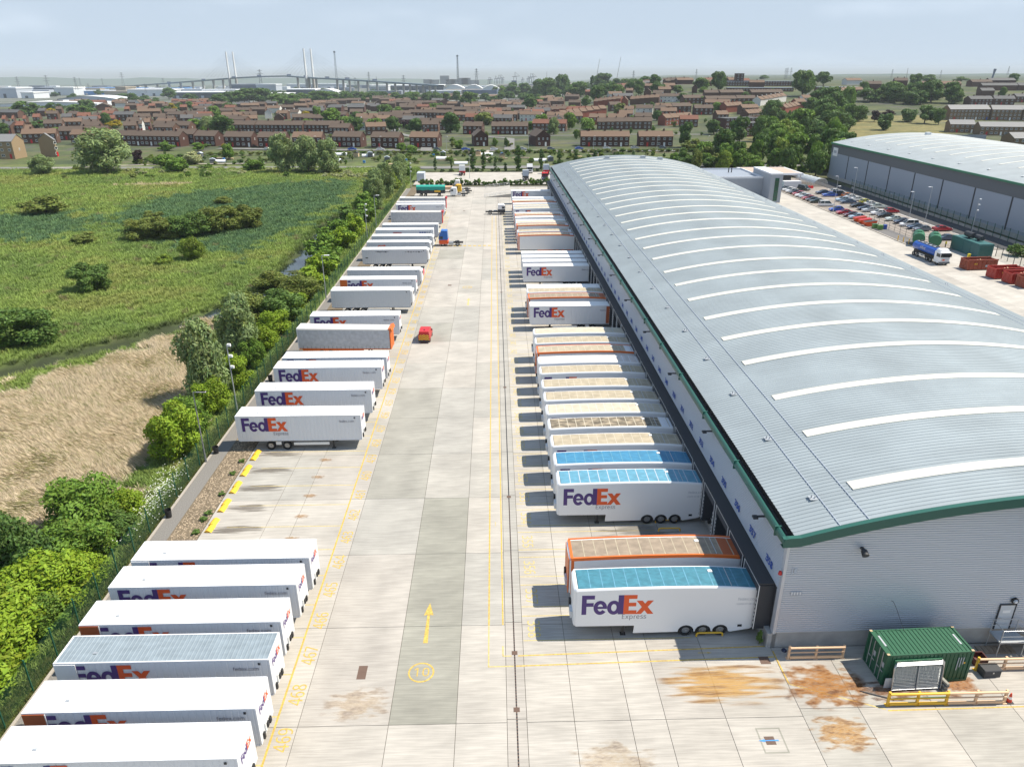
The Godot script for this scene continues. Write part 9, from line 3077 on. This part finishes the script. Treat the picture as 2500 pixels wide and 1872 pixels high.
const TREES := [
[-159.5,-316.1,20.1,16.8,2],
[-183.5,-311.9,9.7,7.7,2],
[-491.1,-834.9,30.4,14.9,0],
[-428.8,-766.2,11.9,11.2,3],
[-524.3,-947.4,23.1,10.6,0],
[-430.5,-821.4,29.0,11.9,0],
[-511.3,-994.7,19.8,12.2,0],
[-316.6,-639.9,9.2,10.0,0],
[-296.7,-613.3,12.2,6.2,3],
[-554.5,-1217.6,17.6,16.4,0],
[-611.9,-1305.4,17.4,10.2,0],
[-379.7,-911.0,18.2,7.1,0],
[-389.5,-955.2,10.6,8.6,3],
[-161.7,-350.2,5.8,5.9,4],
[-296.3,-528.9,6.5,5.3,1],
[-355.1,-612.5,13.6,6.2,0],
[-327.7,-524.3,8.7,8.2,0],
[-144.0,-336.2,9.3,5.6,1],
[-151.9,-347.1,6.9,4.3,1],
[-174.2,-410.7,9.1,4.6,1],
[-617.8,-1401.3,23.3,11.0,0],
[-518.3,-1213.9,21.5,10.9,0],
[-644.2,-1574.0,27.9,19.4,0],
[-389.4,-981.9,16.3,8.8,0],
[-387.7,-1006.5,12.3,9.0,0],
[-279.3,-786.4,12.2,10.6,1],
[-186.0,-532.7,15.9,14.3,0],
[-204.9,-561.8,15.5,10.0,2],
[-215.2,-561.9,11.8,8.2,1],
[-410.3,-1186.5,34.1,15.9,0],
[-346.8,-1032.2,17.2,8.1,0],
[-412.1,-1242.5,27.5,18.1,0],
[-381.1,-1223.4,37.9,21.8,0],
[-356.7,-1220.2,35.1,21.8,0],
[-314.2,-1139.5,22.7,15.3,0],
[-303.6,-1173.3,28.6,15.7,0],
[-316.1,-1294.9,25.8,14.5,0],
[-312.8,-1365.7,33.3,15.3,0],
[-277.1,-1290.5,28.6,17.3,0],
[-285.6,-1412.5,23.5,15.8,0],
[-181.1,-756.0,13.4,7.2,3],
[-175.8,-777.8,9.5,12.2,1],
[-145.2,-608.5,12.1,7.5,1],
[-130.6,-629.6,17.4,12.7,1],
[-262.2,-818.7,8.2,5.5,1],
[-126.9,-367.4,6.1,7.0,1],
[-146.7,-432.3,5.3,3.4,1],
[-148.3,-424.9,3.3,2.9,3],
[-87.2,-313.6,11.1,14.7,2],
[-76.4,-312.9,11.1,13.9,2],
[-67.5,-309.6,10.3,13.1,2],
[-131.6,-318.2,9.8,7.1,1],
[-135.8,-346.9,8.8,5.8,6],
[-100.8,-320.4,8.5,5.7,1],
[-701.5,-1722.0,30.6,19.3,0],
[-586.5,-1537.6,30.7,12.0,0],
[-157.0,-409.1,6.4,4.1,1],
[-121.0,-686.9,12.2,10.0,0],
[-92.6,-521.7,10.4,11.1,0],
[-84.7,-553.7,14.1,10.5,1],
[-71.6,-553.2,12.3,9.9,0],
[-66.1,-587.6,9.8,7.2,4],
[-55.5,-551.9,11.6,10.5,0],
[-106.6,-765.9,16.1,12.0,0],
[-71.2,-927.6,12.4,10.4,1],
[-100.0,-816.3,10.9,8.2,1],
[-29.8,-534.1,13.6,15.5,0],
[-8.0,-631.9,16.8,11.3,7],
[-18.8,-413.1,6.0,5.6,1],
[-24.6,-452.9,3.5,3.1,1],
[-33.1,-1031.4,21.7,18.5,0],
[-110.7,-1416.8,18.9,11.9,0],
[-147.4,-1799.0,18.0,12.1,0],
[-164.1,-1541.8,24.0,15.5,1],
[-158.5,-1606.9,21.4,14.4,1],
[-319.4,-1565.0,29.5,16.6,0],
[-295.9,-1562.9,32.9,14.9,0],
[-280.7,-1606.7,32.1,13.5,0],
[-259.7,-1622.4,30.6,11.8,0],
[-246.4,-1695.3,32.0,12.3,0],
[-48.1,-400.0,5.3,4.5,1],
[-43.3,-400.4,6.7,4.0,1],
[-134.1,-651.6,14.4,10.9,1],
[-121.1,-639.6,12.8,7.9,1],
[-64.4,-951.0,15.8,8.5,0],
[-50.9,-417.0,5.1,3.3,1],
[5.0,-2106.6,21.1,16.6,0],
[19.2,-1712.4,20.9,21.1,1],
[39.2,-1636.4,34.5,27.5,0],
[64.4,-1661.7,31.3,26.0,0],
[82.6,-1463.6,32.4,32.7,0],
[93.8,-1336.4,34.0,32.9,0],
[121.1,-1375.7,30.5,35.4,0],
[130.0,-1197.7,31.8,25.4,0],
[142.7,-1142.3,8.9,25.7,5],
[117.6,-886.1,18.7,16.9,0],
[209.3,-1498.1,39.8,26.8,0],
[230.7,-1195.4,23.9,14.7,0],
[244.9,-1469.2,21.2,13.2,0],
[160.9,-868.1,10.6,10.7,0],
[181.3,-872.2,12.6,10.8,0],
[41.4,-903.4,17.0,17.2,0],
[81.9,-806.0,9.0,5.4,1],
[97.6,-824.7,11.9,11.1,0],
[108.4,-666.8,12.6,9.7,7],
[54.0,-556.0,10.5,11.5,1],
[65.4,-544.9,13.9,10.0,1],
[35.4,-571.9,11.4,12.2,1],
[39.7,-514.0,8.6,10.4,2],
[27.1,-563.8,6.9,7.0,1],
[52.5,-487.0,4.9,4.9,1],
[107.0,-597.0,9.9,5.4,1],
[128.0,-608.7,8.8,7.5,0],
[61.1,-1365.4,22.7,10.7,1],
[69.8,-1233.1,20.5,8.3,1],
[251.1,-876.0,19.8,19.9,0],
[245.0,-927.9,19.8,13.3,0],
[230.7,-863.5,12.3,6.2,1],
[320.8,-809.8,27.8,24.2,0],
[409.2,-971.2,19.6,15.1,0],
[200.8,-853.2,12.2,8.2,0],
[183.7,-867.8,15.5,11.5,0],
[254.6,-788.9,10.3,6.6,0],
[183.3,-755.5,11.7,8.2,0],
[198.8,-746.0,9.8,8.1,0],
[194.7,-676.4,8.9,8.9,1],
[219.0,-666.8,12.7,8.8,0],
[142.4,-583.7,8.3,6.3,0],
[167.3,-709.7,9.3,5.1,1],
[211.9,-589.8,17.5,15.5,0],
[207.0,-551.9,11.8,10.6,0],
[187.5,-467.0,17.7,16.2,1],
[143.9,-501.6,11.3,9.0,0],
[140.8,-466.0,7.8,5.6,0],
[136.4,-423.9,11.6,14.2,0],
[156.2,-448.4,12.8,13.9,0],
[152.9,-404.3,12.0,14.0,8],
[104.5,-342.6,13.0,13.9,0],
[120.1,-344.6,10.2,12.4,0],
[127.1,-337.6,9.6,12.9,8],
[134.3,-337.6,12.0,12.1,1],
[142.9,-337.1,10.0,14.5,0],
[147.1,-332.6,5.9,12.0,0],
[98.4,-355.6,10.1,8.1,1],
[103.0,-397.7,11.3,6.2,7],
[104.3,-414.8,8.9,12.4,0],
[229.1,-534.3,21.5,19.1,0],
[274.0,-666.9,17.4,11.2,0],
[271.7,-627.5,18.6,15.0,0],
[246.6,-625.5,11.9,6.8,0],
[108.7,-327.1,2.7,4.7,5],
[114.2,-327.3,3.5,6.3,5],
[118.9,-324.4,4.6,12.9,5],
[660.0,-1924.0,27.5,10.4,0],
[446.4,-1062.8,22.4,14.2,0],
[396.7,-836.0,11.1,12.3,0],
[366.8,-754.7,29.7,13.0,0],
[389.4,-760.8,25.0,20.2,0],
[411.3,-760.0,22.0,20.2,0],
[419.7,-742.8,24.4,19.7,0],
[435.8,-739.9,19.5,17.7,0],
[514.9,-953.1,16.4,16.5,0],
[737.8,-1329.4,28.1,11.5,0],
[314.1,-703.8,23.1,14.0,0],
[273.0,-630.5,24.8,20.9,0],
[314.1,-685.9,13.6,18.3,1],
[221.6,-505.6,21.9,16.7,0],
[280.5,-591.6,15.6,13.4,0],
[291.4,-588.2,7.8,7.9,4],
[319.4,-624.0,10.7,5.8,4],
[270.0,-527.7,13.2,12.6,0],
[317.3,-588.8,14.0,11.0,0],
[323.3,-575.0,14.4,12.2,0],
[329.3,-566.5,8.2,11.3,0],
[524.7,-799.5,8.5,9.6,0],
[682.6,-1025.8,16.3,12.3,0],
[787.0,-1315.7,26.0,7.9,0],
[244.6,-576.6,19.7,15.3,0],
[296.4,-706.7,18.6,16.0,0],
[188.1,-443.9,13.8,13.7,0],
[204.4,-455.5,10.5,9.3,0],
[160.8,-441.2,10.5,11.7,0],
[163.7,-464.7,10.7,13.6,0],
[151.0,-407.3,9.8,12.1,0],
[143.3,-389.0,9.0,12.9,0],
[241.1,-535.6,14.8,11.7,0],
[146.6,-392.1,10.2,13.8,0],
[181.5,-471.3,10.0,9.7,0],
[162.3,-415.5,12.5,12.0,1],
[161.8,-451.0,10.8,12.5,0],
[178.7,-438.6,9.3,13.9,0],
[244.0,-531.3,11.4,11.7,0],
[175.8,-446.5,9.1,9.2,0],
[177.5,-418.0,9.7,10.2,0],
[186.2,-477.0,12.1,12.9,0],
[183.5,-436.8,11.2,10.5,0],
[262.8,-574.4,11.0,12.1,0],
[158.7,-404.9,12.3,10.6,1],
[161.4,-416.4,12.8,12.6,1],
[263.1,-567.5,9.3,13.9,0],
[144.4,-405.7,11.1,10.3,0],
[143.9,-389.0,12.8,13.0,1],
[248.4,-557.4,13.4,13.7,0],
[161.7,-444.8,9.9,13.2,1],
[145.6,-394.5,12.7,9.8,0],
[276.8,-596.6,10.6,9.1,0],
[295.9,-680.7,10.9,12.0,0],
[279.2,-624.6,10.7,8.4,0],
[272.7,-617.2,11.5,8.3,0],
[270.6,-600.2,12.8,9.5,1],
[259.2,-575.5,10.3,11.9,1],
[242.1,-559.6,12.2,10.3,0],
[257.7,-584.8,10.6,9.1,0],
[275.2,-602.6,13.0,9.4,1],
[244.0,-560.8,11.0,11.7,0],
[274.1,-596.6,13.9,11.8,1],
[235.7,-554.1,10.0,9.4,0],
[296.5,-691.6,12.4,9.7,1],
[278.4,-612.3,12.3,9.7,1],
[254.0,-570.9,10.4,12.0,0],
[269.2,-634.7,12.3,8.9,1],
[384.7,-743.2,16.9,14.9,0],
[395.9,-786.0,12.9,10.9,0],
[423.7,-764.3,13.1,13.3,0],
[433.6,-776.6,16.4,10.0,0],
[437.1,-732.9,16.2,13.4,0],
[424.6,-792.3,14.7,10.5,0],
[401.2,-727.1,12.8,11.8,0],
[399.6,-737.3,14.9,11.8,0],
[394.8,-767.4,13.9,11.0,0],
[430.9,-768.9,16.4,10.0,0],
[388.9,-730.0,14.2,11.6,0],
[409.5,-762.8,12.4,11.5,0],
[391.4,-727.1,16.5,13.0,0],
[442.9,-772.0,12.5,10.1,0],
[424.2,-773.5,13.9,10.6,0],
[462.0,-775.1,11.2,10.7,0],
[378.5,-756.7,12.6,14.7,0],
[405.6,-775.1,11.9,14.9,0],
[115.9,-298.2,7.1,10.3,0],
[98.8,-325.7,6.1,9.5,1],
[140.5,-327.6,6.4,9.4,1],
[98.8,-321.8,6.8,10.6,1],
[92.9,-305.5,6.7,8.9,8],
[136.7,-301.8,6.9,9.4,1],
[143.7,-312.9,8.0,7.5,0],
[132.9,-314.1,6.1,9.9,1],
[102.4,-314.1,7.2,8.5,1],
[124.5,-314.8,7.2,6.2,1],
[113.3,-326.3,5.3,10.7,1],
[128.0,-298.2,9.0,9.5,0],
[104.9,-325.7,7.5,10.1,0],
[137.8,-323.7,6.2,10.6,1],
[107.5,-323.1,8.2,6.3,1],
[100.6,-326.3,6.5,6.4,0],
[130.0,-324.4,6.6,9.1,0],
[120.0,-318.6,7.4,8.4,1],
[149.1,-323.1,6.2,8.8,1],
[143.0,-309.8,7.5,7.3,1],
[105.7,-305.5,7.1,6.7,1],
[142.0,-313.5,6.6,6.7,0],
[99.8,-342.3,6.7,4.4,0],
[91.6,-328.3,5.6,5.9,1],
[79.7,-326.3,6.2,5.5,0],
[104.4,-328.9,7.2,7.0,0],
[102.7,-320.5,7.3,4.6,7],
[84.4,-314.8,5.2,7.7,7],
[87.8,-330.9,4.5,7.3,7],
[84.1,-322.4,7.8,5.4,0],
[92.9,-323.7,7.0,5.6,0],
[80.6,-338.9,4.8,6.0,1],
[97.2,-332.2,5.7,5.2,7],
[105.0,-332.9,5.8,4.8,7],
[82.5,-331.6,5.5,7.5,0],
[96.4,-341.0,7.3,7.0,7],
[168.3,-1713.3,12.3,16.6,0],
[237.4,-2168.8,12.2,14.3,0],
[138.4,-1692.9,14.3,15.4,0],
[196.4,-957.9,17.7,14.9,0],
[159.9,-2100.6,19.8,13.8,0],
[178.7,-1962.6,12.5,17.0,0],
[194.4,-2208.2,17.4,16.7,0],
[147.6,-977.2,14.2,14.3,0],
[168.0,-959.8,12.4,14.7,0],
[137.8,-950.3,17.7,13.2,0],
[153.8,-1970.5,17.5,15.2,0],
[235.0,-1943.1,14.0,14.0,0],
[144.1,-925.9,19.6,13.0,0],
[177.5,-1297.8,16.3,12.4,0],
[190.1,-1077.8,19.9,12.8,0],
[180.1,-969.5,12.1,14.7,0],
[6.0,-1434.2,14.2,9.5,0],
[88.4,-1463.1,13.6,12.3,0],
[30.8,-1600.8,13.9,12.1,0],
[74.9,-1507.6,11.0,9.3,0],
[50.6,-1419.9,17.7,11.7,0],
[-54.4,-1460.2,10.4,9.8,0],
[76.5,-1342.7,10.6,12.1,0],
[61.6,-1466.0,17.2,11.6,0],
[32.7,-1513.7,16.5,11.6,0],
[56.3,-1437.0,12.1,12.2,0],
[-257.8,-1562.8,17.1,9.7,0],
[-218.6,-1572.2,14.6,12.8,0],
[-476.5,-1666.0,23.7,13.1,0],
[-132.2,-1358.9,20.1,10.2,0],
[-430.3,-1629.8,17.6,9.8,0],
[-149.0,-1422.8,15.0,11.7,0],
[-242.8,-1626.6,21.6,11.2,0],
[-421.9,-1588.0,23.1,11.3,0],
[-428.2,-1689.5,20.7,9.8,0],
[-104.8,-1454.4,15.0,13.1,0],
[-218.6,-1597.6,14.0,13.5,0],
[-255.3,-1391.8,17.9,10.1,0],
[-164.7,-1556.6,19.2,12.8,0],
[-297.0,-1417.1,22.1,12.3,0],
[-233.6,-1535.0,15.4,13.2,0],
[-341.6,-1659.4,18.0,12.8,0],
[-139.8,-1591.2,22.0,10.6,0],
[-278.1,-1495.6,14.9,10.0,0],
[-442.9,-1525.8,19.9,9.9,0],
[-423.4,-1471.9,20.1,11.6,0],
[-266.4,-1442.8,18.0,13.9,0],
[-117.9,-1428.5,20.7,11.7,0],
[-311.5,-1480.8,20.8,11.6,0],
[-384.2,-1689.5,21.7,12.1,0],
[-272.7,-1369.8,14.1,13.6,0],
[-399.6,-1445.7,20.7,13.8,0],
[148.6,-319.8,11.0,13.7,0],
[180.0,-397.7,8.5,12.1,1],
[141.0,-309.8,10.7,12.3,1],
[174.5,-383.6,10.7,11.9,0],
[147.2,-333.6,10.2,14.3,0],
[176.1,-396.9,9.2,14.8,1],
[137.4,-311.0,8.3,12.5,0],
[177.8,-401.7,10.3,15.0,1],
]
const SHEDS := [
[-1083.5,-1751.4,37.8,21.7,60,"p","f"],
[-1016.8,-1716.7,26.8,12.2,60,"w","f"],
[-1210.8,-1982.3,41.2,19.3,50,"g","f"],
[-1210.9,-2100.6,55.8,18.6,60,"n","f"],
[-1150.0,-2092.2,49.7,19.3,60,"w","f"],
[-1526.9,-2897.6,176.7,11.3,80,"u","f"],
[-1131.3,-2143.0,128.9,10.6,60,"v","f"],
[-976.6,-2063.1,25.2,20.4,60,"t","f"],
[-1308.1,-2851.7,208.3,10.1,90,"u","f"],
[-888.2,-1931.5,113.7,15.4,60,"w","f"],
[-888.1,-2199.4,173.7,11.7,60,"p","f"],
[-733.4,-1334.6,101.1,10.4,60,"p","a"],
[-718.1,-1155.8,139.5,6.1,70,"w","a"],
[-675.5,-1669.4,124.5,12.4,70,"d","f"],
[-809.5,-2459.7,78.1,24.4,70,"n","f"],
[-729.4,-2445.0,60.2,24.2,70,"p","f"],
[-553.2,-1676.0,116.1,8.9,70,"w","f"],
[-492.5,-1885.7,67.7,15.4,60,"d","f"],
[-424.8,-1878.2,52.8,15.3,60,"w","a"],
[-882.9,-3393.1,121.7,20.4,60,"p","f"],
[-714.5,-3170.2,115.6,22.4,60,"p","f"],
[-349.9,-2234.8,51.1,21.4,60,"k","f"],
[-309.6,-2316.6,163.2,21.3,90,"d","f"],
[-141.7,-2239.3,59.1,21.8,80,"w","a"],
[-81.9,-2230.3,50.7,21.7,80,"w","a"],
[-30.4,-2217.0,47.3,20.4,80,"w","a"],
[-289.5,-2138.7,82.1,6.8,30,"w","f"],
[-172.3,-2075.5,85.6,8.8,40,"p","f"],
]
const DECK := [Vector3(-1549,-17.8,-3276),Vector3(-1445,-12.9,-3176),Vector3(-1338,-7.7,-3073),Vector3(-1190,-0.0,-2930),Vector3(-1055,7.4,-2800),Vector3(-945,13.2,-2694),Vector3(-849,19.0,-2601),Vector3(-783,22.0,-2538),Vector3(-698,25.0,-2456),Vector3(-613,26.4,-2373),Vector3(-573,24.7,-2335),Vector3(-530,22.5,-2293),Vector3(-479,20.7,-2244),Vector3(-432,19.4,-2199),Vector3(-391,18.0,-2159),Vector3(-334,15.9,-2104),Vector3(-275,13.3,-2047),Vector3(-227,11.4,-2000),Vector3(-191,9.7,-1966),Vector3(-156,8.3,-1932),Vector3(-126,6.7,-1903)]
const TOWERS := [Vector3(-848, 20.2, -2600), Vector3(-527, 20.9, -2290)]
const MASTS := [[-1700,-27.1,-2869,49.8,"p"],[-1544,-26.1,-2773,53.5,"p"],[-887,3.1,-1700,25.0,"p"],[-877,12.1,-1700,14.4,"p"],[-787,10.6,-1700,26.2,"p"],[-744,-14.1,-1703,28.6,"p"],[-702,3.9,-1700,21.7,"p"],[-782,-25.0,-2680,68.8,"p"],[-1137,-20.1,-2244,27.8,"p"],[-830,11.9,-1700,13.5,"p"],[-423,16.2,-2150,71.5,"m"],[-96,9.0,-2150,68.5,"m"],[-36,9.4,-1700,33.1,"p"],[-266,13.1,-1700,23.5,"p"],[-275,-22.3,-2435,48.7,"p"],[-406,-21.2,-2335,41.3,"p"],[-133,-20.6,-2284,32.3,"p"],[-250,18.2,-1700,9.0,"p"],[-181,-20.7,-2294,30.4,"p"],[128,10.4,-1900,25.9,"c"],[60,-6.1,-2300,17.9,"k"],[125,-1.4,-2300,11.4,"k"],[-24,-22.9,-4200,29.7,"r"],[-17,-22.9,-4200,29.7,"r"],[12,-21.1,-4200,34.2,"r"],[29,-21.1,-4200,38.7,"r"],[40,-21.1,-4200,40.1,"r"],[48,-21.1,-4200,23.8,"r"],[115,-21.3,-4200,53.5,"r"],[154,-18.9,-4200,24.5,"r"],[184,-20.2,-4200,31.2,"r"],[198,-19.0,-4200,44.6,"r"],[209,-19.0,-4200,44.6,"r"],[-239,-15.0,-3900,31.1,"b"],[-321,-17.7,-3900,17.3,"b"],[-290,-17.8,-3900,15.2,"b"],[-210,-16.2,-3900,16.6,"b"],[-188,-16.3,-3900,16.6,"b"],[-146,-16.4,-3900,22.1,"b"],[-134,-16.4,-3900,22.1,"b"],[-92,-18.3,-3900,13.8,"b"],[310,-22.3,-3900,13.8,"b"],[183,-33.8,-3900,10.4,"b"],[472,17.8,-1837,23.0,"p"],[630,19.7,-1700,22.2,"q"],[634,19.7,-1700,23.2,"q"],[642,19.7,-1700,23.2,"q"],[863,21.5,-1700,18.3,"q"],[970,21.2,-1700,16.1,"q"],[1117,26.5,-1700,18.3,"q"],[1001,4.9,-1900,37.2,"c"],[957,21.4,-1500,18.0,"t"],[341,10.1,-1924,27.6,"p"],[338,14.5,-2600,30.4,"n"],[405,8.5,-2600,37.3,"n"]]
